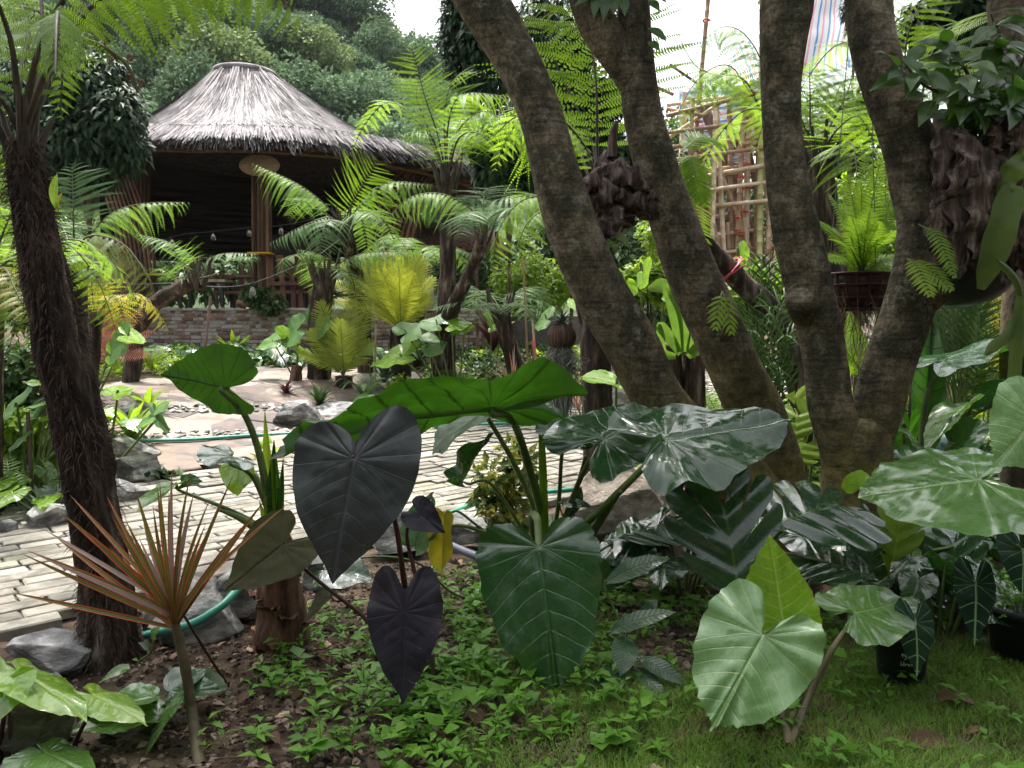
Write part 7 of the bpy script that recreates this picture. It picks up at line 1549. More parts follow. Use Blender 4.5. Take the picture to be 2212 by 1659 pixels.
leafytree('dense dark tree with drooping narrow leaves left of the thatched roof', 190, 250, 12.5, [(200, 190, 75), (130, 230, 80), (250, 250, 62), (190, 300, 80), (265, 320, 50), (120, 330, 70), (80, 270, 70), (230, 160, 45), (160, 140, 60), (250, 200, 48), (150, 360, 45), (60, 180, 70), (215, 360, 42)], 9500, .20, .032, 'tree', 1)
leafytree('tall dark tree above the slim fern behind the leaning trunk', 1015, 90, 13.5, [(1000, 40, 46), (1030, 90, 48), (985, 90, 34), (1000, 140, 40), (1040, 150, 45), (1075, 190, 42), (1020, 0, 45), (1065, 60, 40), (990, -20, 36)], 4200, .21, .034, 'tree', 2, 1030)
leafytree('dark glossy tree between the slim fern and the leaning trunk', 1090, 340, 12.0, [(1040, 300, 38), (1080, 340, 48), (1120, 300, 45), (1060, 370, 36), (1110, 390, 42), (1150, 350, 40), (1130, 250, 45)], 3600, .19, .034, 'tree', 3, 1100)
leafytree('dark tree behind the huge lime fern fronds', 1250, 60, 12, [(1180, 40, 60), (1240, 90, 60), (1210, 150, 50), (1290, 40, 45), (1260, 200, 50), (1220, 280, 55), (1290, 280, 50), (1330, 200, 40), (1330, 330, 50), (1260, 360, 50)], 6500, .2, .035, 'tree', 4, 1230)
leafytree('drooping dark leafed sapling behind the forked tree', 1835, 240, 9.0, [(1835, 232, 34), (1830, 262, 30), (1850, 255, 24)], 900, .14, .024, 'tree', 5, 1838)
leafytree('dark leafy tree at the top right behind the climber', 2050, 60, 7.6, [(2000, 60, 60), (2070, 30, 70), (2120, 90, 60), (2180, 40, 60), (2050, 120, 50)], 2600, .16, .03, 'tree', 6, 2080)
leafytree('round dark shrub right of the tarp beside the limb', 1845, 25, 14, [(1845, 20, 20), (1855, 50, 20)], 500, .2, .034, 'tree', 7, 1830)
for k, (lb, px, py, Y, cl, n, ln, wd, mt) in enumerate([
 ('leafy screen of shrubs seen through the open back of the pavilion', 480, 580, 25, [(380, 590, 70), (450, 590, 70), (520, 590, 70), (600, 585, 70), (680, 590, 70), (760, 590, 70), (300, 590, 70)], 4200, .3, .07, 'shrub'),
 ('green thicket behind the left end of the terrace', 120, 560, 16, [(40, 560, 90), (110, 540, 80), (170, 600, 80), (60, 650, 80), (220, 560, 50), (0, 480, 90), (-60, 600, 100)], 5200, .17, .04, 'shrub'),
 ('tall green thicket at the left picture edge behind the ferns', -20, 380, 15, [(-40, 300, 110), (20, 420, 90), (-60, 480, 110), (40, 330, 80)], 3600, .17, .04, 'limeshrub'),
 ('bushy greenery right of the pavilion under the annexe eaves', 1000, 620, 15, [(990, 600, 50), (1050, 590, 50), (1090, 640, 45), (1010, 650, 40), (1140, 620, 50)], 3000, .15, .035, 'shrub'),
 ('pale green bushes behind the small tree fern', 1150, 600, 12.5, [(1100, 610, 40), (1150, 590, 46), (1190, 630, 46), (1130, 650, 40), (1230, 600, 46)], 2600, .11, .03, 'limeshrub'),
 ('bushes on the bank at the scaffold foot', 1540, 600, 17, [(1400, 600, 50), (1460, 590, 50), (1510, 610, 40), (1560, 630, 40), (1640, 640, 40), (1700, 640, 50), (1440, 500, 60)], 3000, .17, .045, 'limeshrub'),
 ('dark bushes behind the scaffold', 1560, 430, 27, [(1450, 400, 70), (1500, 350, 70), (1560, 430, 80), (1620, 480, 70), (1680, 420, 70), (1440, 290, 60), (1520, 520, 60)], 3400, .26, .06, 'shrub'),
 ('yellow green bush behind the hanging basket', 1860, 500, 9.5, [(1800, 520, 50), (1860, 470, 60), (1920, 520, 50), (1880, 560, 50), (1820, 600, 50), (1900, 420, 50), (1830, 420, 40)], 2600, .11, .03, 'limeshrub'),
 ('dark shrubs behind the hanging basket and forked tree', 1860, 400, 12.5, [(1780, 330, 60), (1850, 330, 60), (1900, 400, 60), (1800, 420, 60), (1760, 260, 60), (1870, 260, 50)], 3000, .15, .04, 'shrub'),
 ('lime shrub between the palm and the forked tree', 1640, 640, 8.5, [(1620, 610, 40), (1660, 640, 40), (1600, 650, 36), (1690, 660, 36)], 1300, .12, .035, 'limeshrub'),
 ('green shrub beyond the potted palm at the right edge', 2150, 760, 9.5, [(2130, 800, 50), (2180, 760, 50), (2090, 850, 50), (2150, 700, 40)], 2200, .12, .035, 'limeshrub'),
 ('dark leafy shrub under the left fern trunk', 40, 860, 6.5, [(20, 860, 60), (80, 900, 50), (-20, 800, 70), (60, 800, 50)], 2000, .10, .028, 'shrub'),
 ('low lime plants beside the fern trunk on the left', 130, 930, 6.0, [(110, 930, 36), (60, 960, 40), (20, 920, 40), (90, 1000, 30)], 1200, .10, .028, 'limeshrub'),
 ('small leaved groundcover bush below the middle ferns', 1040, 830, 10.6, [(980, 830, 36), (1040, 820, 36), (1100, 830, 36), (1160, 830, 36), (930, 830, 30)], 2000, .09, .024, 'shrub'),
 ('lime groundcover left of the seed pod', 900, 850, 10.0, [(870, 840, 30), (920, 850, 30), (960, 855, 26)], 900, .09, .028, 'limeshrub'),
 ('dense bank of bushes far behind the leaning trunks', 1290, 540, 21, [(1170, 540, 60), (1230, 560, 60), (1290, 540, 60), (1350, 560, 60), (1410, 540, 60), (1200, 480, 50), (1330, 470, 50), (1110, 560, 50)], 4200, .22, .06, 'shrub'),
 ('bushy plants between the twin stems in the distance', 1400, 640, 11, [(1370, 620, 36), (1420, 610, 36), (1460, 640, 36), (1350, 660, 30)], 1800, .13, .05, 'limeshrub'),
 ('green hedge at the foot of the bank behind the path', 1600, 690, 15, [(1400, 670, 40), (1460, 680, 40), (1540, 680, 40), (1610, 690, 36), (1760, 670, 46), (1830, 660, 50)], 2800, .15, .05, 'shrub'),
 ('variegated yellow and green shrub beside the giant alocasia', 1095, 1080, 4.6, [(1060, 1030, 34), (1100, 1060, 40), (1130, 1010, 34), (1080, 1100, 34), (1050, 1075, 26), (1120, 1110, 30), (1100, 980, 26)], 620, .085, .020, 'varieg')]):
    leafytree(lb, px, py, Y, cl, n, ln, wd, mt, 30+k, None, .3, 'shrub', 'shrub', None, .9)
for k, (x, y, Y, rr_, lb) in enumerate(((240, 640, 13.3, 48, 'dark leafed trailing plant on the left end of the brick wall'), (545, 625, 13.2, 22, 'ivy cushion at the foot of the front bamboo column'), (580, 640, 13.25, 34, 'ivy spilling over the brick wall right of the clay pipe'))):
    mpp = Y/F; rg_ = np.random.RandomState(k+60); n = 420; c = P(x, y+10, Y); base = P(x, 666, Y)
    u = rg_.normal(size=(n, 3)); u /= np.linalg.norm(u, axis=1)[:, None]; pos = c+u*rr_*mpp*rg_.uniform(.4, 1, (n, 1))*[1.1, .7, .8]
    r = thing('wall_creeper', lb, 'creeper', base, 'creepers on the brick wall'); mb = MB(); leafcloud(mb, pos, u+[0, -.3, -.7], u+[0, -.5, .5], .10, .036, k); mb.build('foliage', MT['shrub'], r)
    mb = MB()
    for j in range(14): tube(mb, [base, (base+pos[j])/2+[0, 0, .03], pos[j]], .005, 5, 6)
    mb.build('stems', MT['bark'], r)
# ------------------------------------------------------------------ mid-ground broad leaves
def mid(label, foot, Y, leaves, mat_='al_far', cat='elephant ear', name='garden_alocasia', trunkh=None):
    q = P(foot[0], foot[1], Y); b = ground(q[0], Y); L = []
    for (A, T, w, *o) in leaves:
        ax_, ay_ = A; tx, ty = T; dx, dy = tx-ax_, ty-ay_; l = math.hypot(dx, dy); sx, sy = ax_-dy/l*w, ay_+dx/l*w
        up = o[1] if len(o) > 1 else -.25
        L.append(dict(A=(ax_, ay_, Y), T=(tx, ty, Y+.1), S=(sx, sy, Y+(up if sy > ay_ else -up)), mat=o[0] if o else mat_, shape='heart', wave=.03, rings=10, r=(.012, .007), seed=int(ax_+ay_)))
    r = plant(name, label, cat, b, L)
    if trunkh: tubeobj('trunk', [b-[0, 0, .03], P(foot[0], trunkh, Y)], [.09, .06], MT['sheath'], r, 14, 16, fdisp(5, .2, 5))
    return r
mid('alocasia with a stout trunk and pale leaves in front of the brick wall', (640, 850), 10.4, [((690, 690), (660, 740), 30), ((640, 715), (600, 742), 26, 'al_far'), ((590, 738), (548, 748), 16, 'al_far'), ((620, 725), (615, 700), 24, 'al_lime'), ((700, 705), (695, 735), 26, 'al_far'), ((650, 760), (640, 735), 14, 'al_lime')], trunkh=790)
mid('big pale alocasia leaves left of the yellow green cycad base', (985, 830), 9.9, [((925, 745), (968, 735), 30, 'al_far'), ((870, 770), (795, 785), 22, 'al_lime'), ((975, 700), (1022, 692), 20, 'al_lime'), ((945, 700), (905, 690), 22, 'al_far'), ((1000, 715), (1018, 698), 12, 'al_lime'), ((880, 720), (930, 700), 24, 'al_far')])
mid('alocasia with lime leaves beside the red fern behind the fern trunk', (200, 860), 8.4, [((260, 742), (215, 775), 28, 'al_far'), ((275, 725), (320, 735), 20, 'al_lime'), ((65, 735), (45, 750), 22, 'al_lime'), ((240, 770), (265, 790), 22, 'al_lime')])
mid('alocasia leaf with twin petioles on the landing right of the fern trunk', (225, 960), 6.6, [((340, 905), (372, 925), 20, 'al_under'), ((330, 900), (290, 915), 16, 'al_far'), ((250, 850), (290, 830), 18, 'al_lime')])
mid('rosette of low leaves left of the fern trunk', (60, 980), 5.6, [((110, 860), (60, 870), 18, 'al_far'), ((90, 900), (130, 880), 16, 'al_lime'), ((60, 930), (20, 960), 20, 'al_far'), ((100, 830), (140, 820), 14, 'al_lime'), ((130, 910), (170, 930), 14, 'al_far'), ((30, 880), (-10, 900), 18, 'al_far')])
mid('big lime leaves seen between the twin stems', (1400, 760), 9.0, [((1390, 590), (1400, 620), 24, 'al_lime'), ((1350, 610), (1340, 650), 26, 'al_lime'), ((1440, 640), (1470, 660), 20, 'al_far')])
mid('fresh green leaves at the path bend right of the twin stems', (1620, 760), 8.6, [((1600, 560), (1618, 600), 22, 'al_lime'), ((1640, 620), (1660, 660), 24, 'al_lime'), ((1580, 610), (1560, 640), 22, 'al_far'), ((1690, 560), (1670, 600), 16, 'al_lime')])
mid('green leaves between stem and moss beard across the path', (1260, 800), 9.4, [((1255, 660), (1230, 640), 20, 'al_lime'), ((1290, 680), (1300, 720), 22, 'al_far'), ((1180, 690), (1150, 700), 20, 'al_far')])
mid('small alocasia left of the tree fern near the wall', (800, 800), 10.9, [((800, 760), (770, 745), 14, 'al_far'), ((830, 780), (850, 765), 14, 'al_lime')])
mid('banana like lime leaf beside the little cascade', (1060, 780), 11.0, [((1065, 700), (1050, 660), 14, 'al_lime'), ((1080, 710), (1110, 690), 12, 'al_lime')])
# bird's-nest fern and other rosettes
def rosette(label, px, py, Y, n, L, w, mat_, seed, name='birds_nest_fern', cat='fern', el=(.4, 1.2), prof=None, mats=None, lo=0.):
    q = P(px, py, Y); b = ground(q[0], Y); r = thing(name, label, cat, b); rg_ = np.random.RandomState(seed)
    for k in range(n):
        a = k*2.4+rg_.uniform(-.2, .2); e = rg_.uniform(*el); l = L*rg_.uniform(.75, 1.1); d = np.array([math.cos(a)*math.cos(e), math.sin(a)*math.cos(e), math.sin(e)]); mb = MB()
        lance(mb, b+[0, 0, lo], b+[0, 0, lo]+d*l, (-math.cos(a)*.4, -math.sin(a)*.4, 1), w, .12, .2, 9, prof, 0, rg_.rand(), .06); mb.build('leaf', MT[mats[k % len(mats)] if mats else mat_], r)
    return r
rosette('lime birds nest fern beside the flagstone landing', 285, 905, 7.4, 16, .55, .045, 'limeshrub', 1)
rosette('second smaller birds nest fern just behind the first', 315, 870, 8.2, 12, .42, .035, 'limeshrub', 2)
rosette('dark purple green rosette on the landing edge', 690, 880, 9.4, 22, .36, .024, 'shrub', 3, 'low_rosette', 'foliage plant')
rosette('small dark rosette behind the first on the landing edge', 620, 885, 9.6, 14, .24, .02, 'cordy', 4, 'low_rosette', 'foliage plant')
rosette('dark red cordyline behind the small tree fern', 1065, 640, 11.5, 22, .75, .045, 'cordy', 5, 'cordyline', 'cordyline', (.5, 1.45), None, None, .6)
rosette('pink and orange spiky dracaena tuft above the wavy leaf', 1110, 830, 9.2, 40, .72, .012, 'dracpink', 6, 'pink_dracaena', 'dracaena', (.15, 1.35), [.8, 1, .9, .5, .05], ['dracpink', 'fernred', 'drac'], .25)
rosette('spiky pink tuft behind the moss beard', 1250, 830, 9.0, 26, .62, .012, 'dracpink', 7, 'pink_dracaena', 'dracaena', (.2, 1.3), [.8, 1, .9, .5, .05], ['dracpink', 'fernred'], .2)
rosette('blue green fan leaves beside the large cycad trunk', 905, 740, 11.2, 26, .6, .016, 'fernblue', 8, 'fan_palm', 'palm', (.2, 1.4), [.6, 1, .9, .5, .05], None, .35)
rosette('silvery blue rosette left of the large cycad trunk', 830, 770, 10.6, 20, .5, .028, 'silver', 9, 'silver_rosette', 'foliage plant', (.3, 1.2), None, None, .1)
rosette('dark rosette beside the red flowers at left', 95, 1035, 5.2, 18, .34, .020, 'silver', 10, 'low_rosette', 'foliage plant')
rosette('broad lime rosette with spears by the wall', 505, 790, 12.5, 14, .62, .05, 'limeshrub', 11, 'spear_plant', 'foliage plant', (.6, 1.4))
rosette('single upright lime leaf growing on the fern trunk', 122, 445, 2.96, 1, .17, .022, 'limeshrub', 12)
o = bpy.data.objects['birds_nest_fern.002'];
for ch in list(o.children): bpy.data.objects.remove(ch)
o.location = P(120, 450, 2.99); mb = MB(); lance(mb, P(121, 452, 2.99), P(124, 375, 2.9), (0, -1, .3), .024, .06, .15, 12, None, 0, .9); mb.build('leaf', MT['al_lime'], o); o['label'] = 'single upright lime leaf growing out of the fibrous fern trunk'
mb = MB(); lance(mb, P(122, 455, 2.99), P(135, 415, 2.95), (0, -1, .3), .010, .06, .15, 10, None, 0, .9); mb.build('leaf', MT['fernyellow'], o)
# red flowered begonia
b = G(60, 1050); r = thing('begonia', 'low begonia with small red flowers at the left edge beside the path', 'begonia', b); rg_ = np.random.RandomState(3); n = 260
mb = MB(); ps = b+np.column_stack([rg_.normal(0, .16, n), rg_.normal(0, .12, n), np.abs(rg_.normal(.06, .07, n))]); leafcloud(mb, ps, rg_.normal(size=(n, 3))+[0, -.2, .2], rg_.normal(size=(n, 3))*.3+[0, -.3, 1], .055, .02, 3); mb.build('foliage', MT['shrub'], r)
mb = MB()
for k in range(20): tube(mb, [b, ps[k*9]], .003, 5, None, 0, None, False)
mb.build('stems', MT['cordy'], r)
for (x, y) in ((130, 995), (146, 1003), (85, 1016), (2, 1020), (6, 1052), (120, 1010), (30, 1060)):
    c = P(x, y, b[1]-.15); mb = MB()
    for k in range(14): a = rg_.normal(size=3); lance(mb, c, c+nrm(a)*.028, (0, -.5, .8), .009, .1, .1, 4, None, 0, .5)
    tube(mb, [c, c-[0, 0, .07]], .002, 4, None, 0, None, False); mb.build('flower', MT['flower'], r)
# stakes
for k, (x0, y0, x1, y1, Y, lb) in enumerate(((1140, 790, 1130, 560, 9.8, 'thin bamboo cane standing right of the small tree fern'), (1158, 800, 1150, 690, 9.6, 'short cane tied with red ribbon beside the small tree fern'), (440, 790, 455, 640, 11, 'dark twisted sapling stake before the brick wall'), (810, 800, 812, 700, 10.6, 'pale stake right of the small cycad'), (65, 1000, 60, 890, 5.6, 'thin brown stake in the bed at left'))):
    a = P(x0, y0, Y); g0 = ground(a[0], Y); mb = MB(); tube(mb, [g0-[0, 0, .02], a, P(x1, y1, Y)], .014 if k != 2 else .02, 7, 10); o = mb.build('stake', MT['bamboo' if k in (0, 1, 3) else 'pole']); off = Vector(g0); o.data.transform(Matrix.Translation(-off)); o.location = off; tag(o, lb, 'stake', 'garden stakes')
q = P(1152, 735, 9.56); mb = MB(); lance(mb, q, q+np.array([.02, -.02, -.2]), (0, -1, 0), .02, .1, .2, 8, [1, 1, .9, .8]); rb = mb.build('red_ribbon', MT['pink']); tag(rb, 'red plastic ribbon tied to the short cane', 'ribbon')
# clay urn behind the twin stems
q = P(1348, 580, 9.2); g0 = ground(q[0], 9.2); o = lathe('grey_urn', (0, 0, 0), [(0, 0), (.22, 0), (.26, .3), (.3, .7), (.24, 1.1), (.2, 1.25), (.26, 1.35), (.2, 1.36), (0, 1.3)], 'rock', None, 26); o.location = g0; tag(o, 'tall grey urn seen between the twin stems', 'urn')
# hoses and pipe
def hose(label, pts, r_, mat_):
    o = tubeobj('hose', pts, r_, MT[mat_], None, 10, 60); off = Vector(pts[0]); o.data.transform(Matrix.Translation(-off)); o.location = off; return tag(o, label, 'hose' if mat_ == 'hose' else 'pipe', 'garden hose and pipe' if mat_ == 'hose' else None)
def GZ(x, y, dz): return G(x, y)+np.array([0, 0, dz])
hose('green garden hose lying across the far paving', [GZ(300, 968, .07), GZ(420, 964, .07), GZ(560, 955, .075), GZ(700, 948, .075), GZ(860, 938, .075), GZ(1000, 932, .075), GZ(1170, 926, .075), GZ(1300, 922, .075)], .017, 'hose')
def rk(x, y, Y): return P(x, y, Y)
hose('green garden hose looping over the boulders behind the dracaena', [rk(300, 1375, 3.25), rk(360, 1362, 3.2), rk(420, 1345, 3.22), rk(480, 1308, 3.3), rk(520, 1268, 3.45), rk(570, 1240, 3.7), rk(660, 1215, 4.2), rk(790, 1178, 4.65), rk(900, 1135, 5.0), rk(1000, 1098, 5.35), rk(1060, 1078, 5.55), rk(1160, 1065, 5.75), rk(1290, 1052, 5.9)], .018, 'hose')
hose('dark grey plastic pipe end lying behind the yellowing leaf', [G(965, 1195)+[0, 0, .06], G(1010, 1212)+[0, 0, .05], G(1080, 1235)+[0, 0, .045]], .024, 'pipe')

# understory clusters round the trunk feet
def cluster(label, px, py, Y, n, L, mats, seed, spread=.35, shape='heart', hgt=.35, cat='aroid', name='understory_aroid'):
    q = P(px, py, Y); b = ground(q[0], Y); r = thing(name, label, cat, b); g_ = np.random.RandomState(seed)
    for k in range(n):
        a = k*2.4+g_.rand(); rr0 = spread*math.sqrt((k+.5)/n); l = L*g_.uniform(.7, 1.15); A = b+np.array([rr0*math.cos(a), rr0*math.sin(a)*.7, hgt*g_.uniform(.55, 1.1)*(1.1-.4*rr0/spread)])
        d = nrm([math.cos(a)+g_.normal()*.3, math.sin(a)*.7-.5+g_.normal()*.3, -.35+g_.normal()*.25]); sd = nrm(np.cross(d, [0, -.25, 1])); mb = MB()
        aroid(mb, A, A+d*l, A+sd*l*g_.uniform(.36, .5), shape, wave=.03, cup=-.06, droop=.15, seed=seed*50+k, rings=9); mb.build('leaf', MT[mats[k % len(mats)]], r)
        tubeobj('petiole', [b+np.array([rr0*.2*math.cos(a), rr0*.2*math.sin(a), 0]), (A+b)/2+[0, 0, .06], A], [.008, .006, .004], MT['petg'], r, 6, 8)
for k, c_ in enumerate([
 ('dark aroid clump filling the gap right of the brown boulder under the twin trunks', 1480, 1230, 3.9, 11, .26, ['al_dark', 'monst', 'al_dark'], .4),
 ('glossy aroid leaves between the twin trunk foot and the forked trunk', 1700, 1200, 3.9, 11, .26, ['al_dark', 'al_mid', 'monst'], .38),
 ('lush dark aroid clump right of the forked trunk base', 1985, 1120, 3.75, 12, .26, ['al_dark', 'al_mid'], .4),
 ('dark leaves behind the flat glossy leaf at the right edge', 2140, 1130, 3.8, 12, .28, ['al_dark', 'monst', 'al_mid'], .42),
 ('dark low aroid leaves behind the written pot', 2030, 1290, 3.3, 10, .20, ['al_dark', 'monst'], .34),
 ('aroid leaves at the right edge above the second pot', 2190, 1240, 3.4, 9, .22, ['al_dark', 'al_mid'], .3),
 ('low dark leaves at the foot of the giant alocasia stalks', 1240, 1230, 3.9, 9, .20, ['al_dark', 'al_under'], .3),
 ('green aroid clump behind the tree fork beside the wrapped pot', 1990, 960, 5.0, 11, .30, ['al_mid', 'al_dark', 'al_lime'], .45),
 ('green aroid clump by the right edge trunk', 2160, 980, 4.5, 10, .28, ['al_mid', 'al_dark'], .4),
 ('leafy aroid clump left of the big fern trunk', 80, 1000, 5.4, 11, .22, ['al_mid', 'al_lime', 'al_dark'], .4),
 ('low aroids beyond the paving right of the small cycad', 880, 850, 9.7, 12, .28, ['al_far', 'al_lime', 'al_dark'], .6),
 ('low aroids beyond the paving below the small tree fern', 1090, 850, 9.9, 12, .26, ['al_far', 'al_dark', 'al_lime'], .6),
 ('leafy plants at the foot of the brick wall left of the centre stake', 390, 800, 12.6, 12, .34, ['al_far', 'al_dark', 'al_lime'], .6),
 ('leafy plants at the foot of the brick wall right of the centre stake', 500, 800, 12.4, 12, .32, ['al_under', 'al_far', 'al_dark'], .6),
 ('leafy plants at the foot of the brick wall beside the stout alocasia', 590, 800, 12.2, 12, .32, ['al_mid', 'al_dark', 'al_under'], .55),
 ('leafy plants at the right end of the brick wall', 800, 800, 12.2, 12, .32, ['al_dark', 'al_mid'], .55),
 ('low leafy plants beside the flagstones near the red fern', 200, 890, 7.2, 11, .22, ['al_lime', 'al_mid', 'al_under'], .45)]):
    cluster(c_[0], c_[1], c_[2], c_[3], c_[4], c_[5], c_[6], 200+k, c_[7])
# unseen trees added behind and beside the camera to block sky light
def surround(label, x, y, rx, rz, zc, n, seed):
    g0 = ground(x, y); r = thing('sky_blocking_tree', label, 'tree', g0, 'added sky blocking trees around the viewpoint'); g_ = np.random.RandomState(seed); u = g_.normal(size=(n, 3)); u /= np.linalg.norm(u, axis=1)[:, None]
    pos = np.array([x, y, zc])+u*np.array([rx, rx, rz])*g_.uniform(.5, 1.05, (n, 1)); mb = MB(); leafcloud(mb, pos, u*.4+[0, 0, -.6]+g_.normal(size=(n, 3))*.5, u+[0, 0, .5], .42, .11, seed); mb.build('crown', MT['crownleaf'], r)
    tubeobj('trunk', [g0-[0, 0, .1], g0+[.1, 0, 1.5], [x, y, zc]], [.2, .17, .08], MT['bark'], r, 10, 12)
for k, (x, y, lb) in enumerate([(-7.2, -.6, 'to the far left'), (-5.2, -3.6, 'to the rear left'), (-2.0, -4.8, 'behind on the left'), (1.6, -4.8, 'behind on the right'), (5.0, -3.4, 'to the rear right'), (7.4, -.2, 'to the far right')]):
    surround('leafy tree added out of view to block sky light '+lb, x, y, 2.4, 3.0, 3.2, 2400, 400+k)
# ------------------------------------------------------------------ ground layer
rg_ = np.random.RandomState(77)
def gh(x, y):
    p = np.stack([x, y, 0*x], -1); nr = (1-ss(6, 9, y))*(1-ss(4, 6, np.abs(x))); return H(x, y)+nr*(.035*fbm(p*2.2, 4)+.018*fbm(p*9+5, 3)-.012)
n = 150000; x = rg_.uniform(-1.2, 2.6, n); y = rg_.uniform(1.9, 3.5, n); msk = fbm(np.stack([x*1.3, y*1.6, 0*x], -1), 3)+.7*ss(-.7, .4, x)-.42*ss(2.75, 3.3, y)-.12; keep = rg_.rand(n) < np.clip(msk*3, 0, 1); x, y = x[keep], y[keep]; n = len(x); z = gh(x, y)-.003
a = rg_.uniform(0, 6.283, n); l = rg_.uniform(.025, .075, n); ln_ = rg_.uniform(.2, 1.1, n); d = np.stack([np.cos(a)*ln_, np.sin(a)*ln_, np.ones(n)], -1); d /= np.linalg.norm(d, axis=1)[:, None]; e = np.stack([-np.sin(a), np.cos(a), 0*a], -1); w = rg_.uniform(.0007, .0014, n)[:, None]
b0 = np.stack([x, y, z], -1); m_ = b0+d*(l*.55)[:, None]; t_ = b0+d*l[:, None]+np.stack([np.cos(a), np.sin(a), -.5*np.ones(n)], -1)*(l*.25)[:, None]
V = np.stack([b0-e*w, b0+e*w, m_+e*w*.8, m_-e*w*.8, t_], 1).reshape(-1, 3); o_ = np.arange(n)*5; mb = MB(); mb.add(V, np.stack([o_, o_+1, o_+2, o_+3], -1), None, 0, np.repeat(rg_.rand(n), 5)); mb.f.append((np.stack([o_+3, o_+2, o_+4], -1), 0))
tag(mb.build('grass', MT['grass'], smooth=False), 'fine short lawn grass across the bottom of the picture', 'grass', kind='stuff')
# weeds
n = 2300; x = rg_.uniform(-1.0, 2.1, n); y = rg_.uniform(2.05, 4.2, n); px = CXP+F*x/y; py = HOR+F*1.4/y
dens = np.exp(-((px-800)/330)**2-((py-1560)/150)**2)+.9*np.exp(-((px-1150)/170)**2-((py-1530)/90)**2)+.8*np.exp(-((px-1380)/110)**2-((py-1290)/120)**2)+.5*np.exp(-((px-980)/90)**2-((py-1300)/110)**2)+.10*(px > 1000)
k_ = rg_.rand(n) < np.clip(dens*1.1, 0, 1); x, y = x[k_], y[k_]; mb = MB(); C = []; Dd = []; mbs = MB()
for i_ in range(len(x)):
    h = rg_.uniform(.03, .11); b0 = np.array([x[i_], y[i_], float(gh(np.array([x[i_]]), np.array([y[i_]]))[0])]); ln_ = rg_.normal(size=2)*.5; tp = b0+np.array([ln_[0]*h, ln_[1]*h, h]); tube(mbs, [b0, tp], .0012, 3, None, 0, None, False)
    for s in range(rg_.randint(4, 8)):
        f_ = rg_.uniform(.3, 1); a = s*2.4+rg_.rand(); C.append(b0+(tp-b0)*f_); Dd.append([math.cos(a), math.sin(a), rg_.uniform(-.1, .5)])
C2 = []; D2_ = []
for i_ in range(0, len(x), 9):
    b0 = np.array([x[i_]+rg_.normal()*.05, y[i_]+rg_.normal()*.05, float(gh(np.array([x[i_]]), np.array([y[i_]]))[0])])
    for s in range(rg_.randint(3, 7)): a = s*1.9+rg_.rand(); C2.append(b0+[0, 0, rg_.uniform(.02, .09)]); D2_.append([math.cos(a), math.sin(a), rg_.uniform(-.2, .5)])
leafcloud(mb, np.array(C2), np.array(D2_), np.tile([0, 0, 1.], (len(C2), 1))+rg_.normal(size=(len(C2), 3))*.3, .075, .026, 8, 0, .06, (.5, 1.3))
C = np.array(C); Dd = np.array(Dd); leafcloud(mb, C, Dd, np.tile([0, 0, 1.], (len(C), 1))+rg_.normal(size=(len(C), 3))*.2, .050, .0105, 5, 0, .08, (.5, 1.4))
mb.v += mbs.v; mb.uv += mbs.uv; mb.f += [(f+mb.n, m) for f, m in mbs.f]; mb.n += mbs.n
tag(mb.build('weeds', MT['weed']), 'patch of small bright green weeds spreading over the soil', 'weeds', kind='stuff')
# stones, crumbs and dry stalks on the soil
n = 9000; x = rg_.uniform(-1.9, 1.0, n); y = rg_.uniform(2.1, 4.4, n); z = gh(x, y); v1, f1 = ICO[1]; mb = MB(); s = rg_.gamma(2.0, .0028, n)[:, None, None]+.002
vv = v1[None]*(1+rg_.uniform(-.35, .35, (n, len(v1), 1)))*s*[1, 1, .7]+np.stack([x, y, z+.001], -1)[:, None]; ff = f1[None]+(np.arange(n)*len(v1))[:, None, None]; mb.add(vv.reshape(-1, 3), ff.reshape(-1, 3), None, 0, np.repeat(rg_.rand(n), len(v1)))
MT['crumb'] = nmat('soil_crumbs', [(.25, (.03, .02, .014)), (.55, (.085, .06, .043)), (.8, (.2, .155, .12))], 20, .95, .4, 90, rnd=.9)
tag(mb.build('soil_crumbs', MT['crumb'], smooth=False), 'crumbly brown soil clods and grit between the plants', 'soil', kind='stuff')
n = 900; x = np.concatenate([rg_.uniform(-1.5, .3, 600), rg_.uniform(.6, 2.2, 300)]); y = np.concatenate([rg_.uniform(2.1, 3.3, 600), rg_.uniform(2.5, 3.2, 300)]); z = gh(x, y); mb = MB()
for i_ in range(n):
    a = rg_.uniform(0, 6.28); l = rg_.uniform(.03, .13); p0 = np.array([x[i_], y[i_], z[i_]+.003]); d = np.array([math.cos(a), math.sin(a), 0]); tube(mb, [p0, p0+d*l*.5+[rg_.normal()*.01, rg_.normal()*.01, rg_.uniform(.0, .035)], p0+d*l+[0, 0, rg_.uniform(0, .01)]], rg_.uniform(.0006, .0014), 3, 5, 0, None, False, rg_.rand())
tag(mb.build('dry_stalks', MT['litter']), 'dry straw and fine dead stalks on the bare soil', 'straw', kind='stuff')
n = 1500; x = rg_.uniform(-1.9, .2, n); y = rg_.uniform(2.2, 4.2, n); z = gh(x, y)+.006; mb = MB(); dd_ = rg_.normal(size=(n, 3))*[1, 1, .25]; leafcloud(mb, np.stack([x, y, z], -1), dd_, rg_.normal(size=(n, 3))*.35+[0, 0, 1], .035, .008, 9, 0, .1, (.4, 1.6))
MT['mulch'] = nmat('mulch', [(.2, (.03, .02, .014)), (.5, (.09, .06, .042)), (.8, (.21, .15, .11))], 14, .9, .3, rnd=.9)
tag(mb.build('leaf_mulch', MT['mulch']), 'crumbled brown leaf litter over the soil on the left', 'leaf litter', kind='stuff')
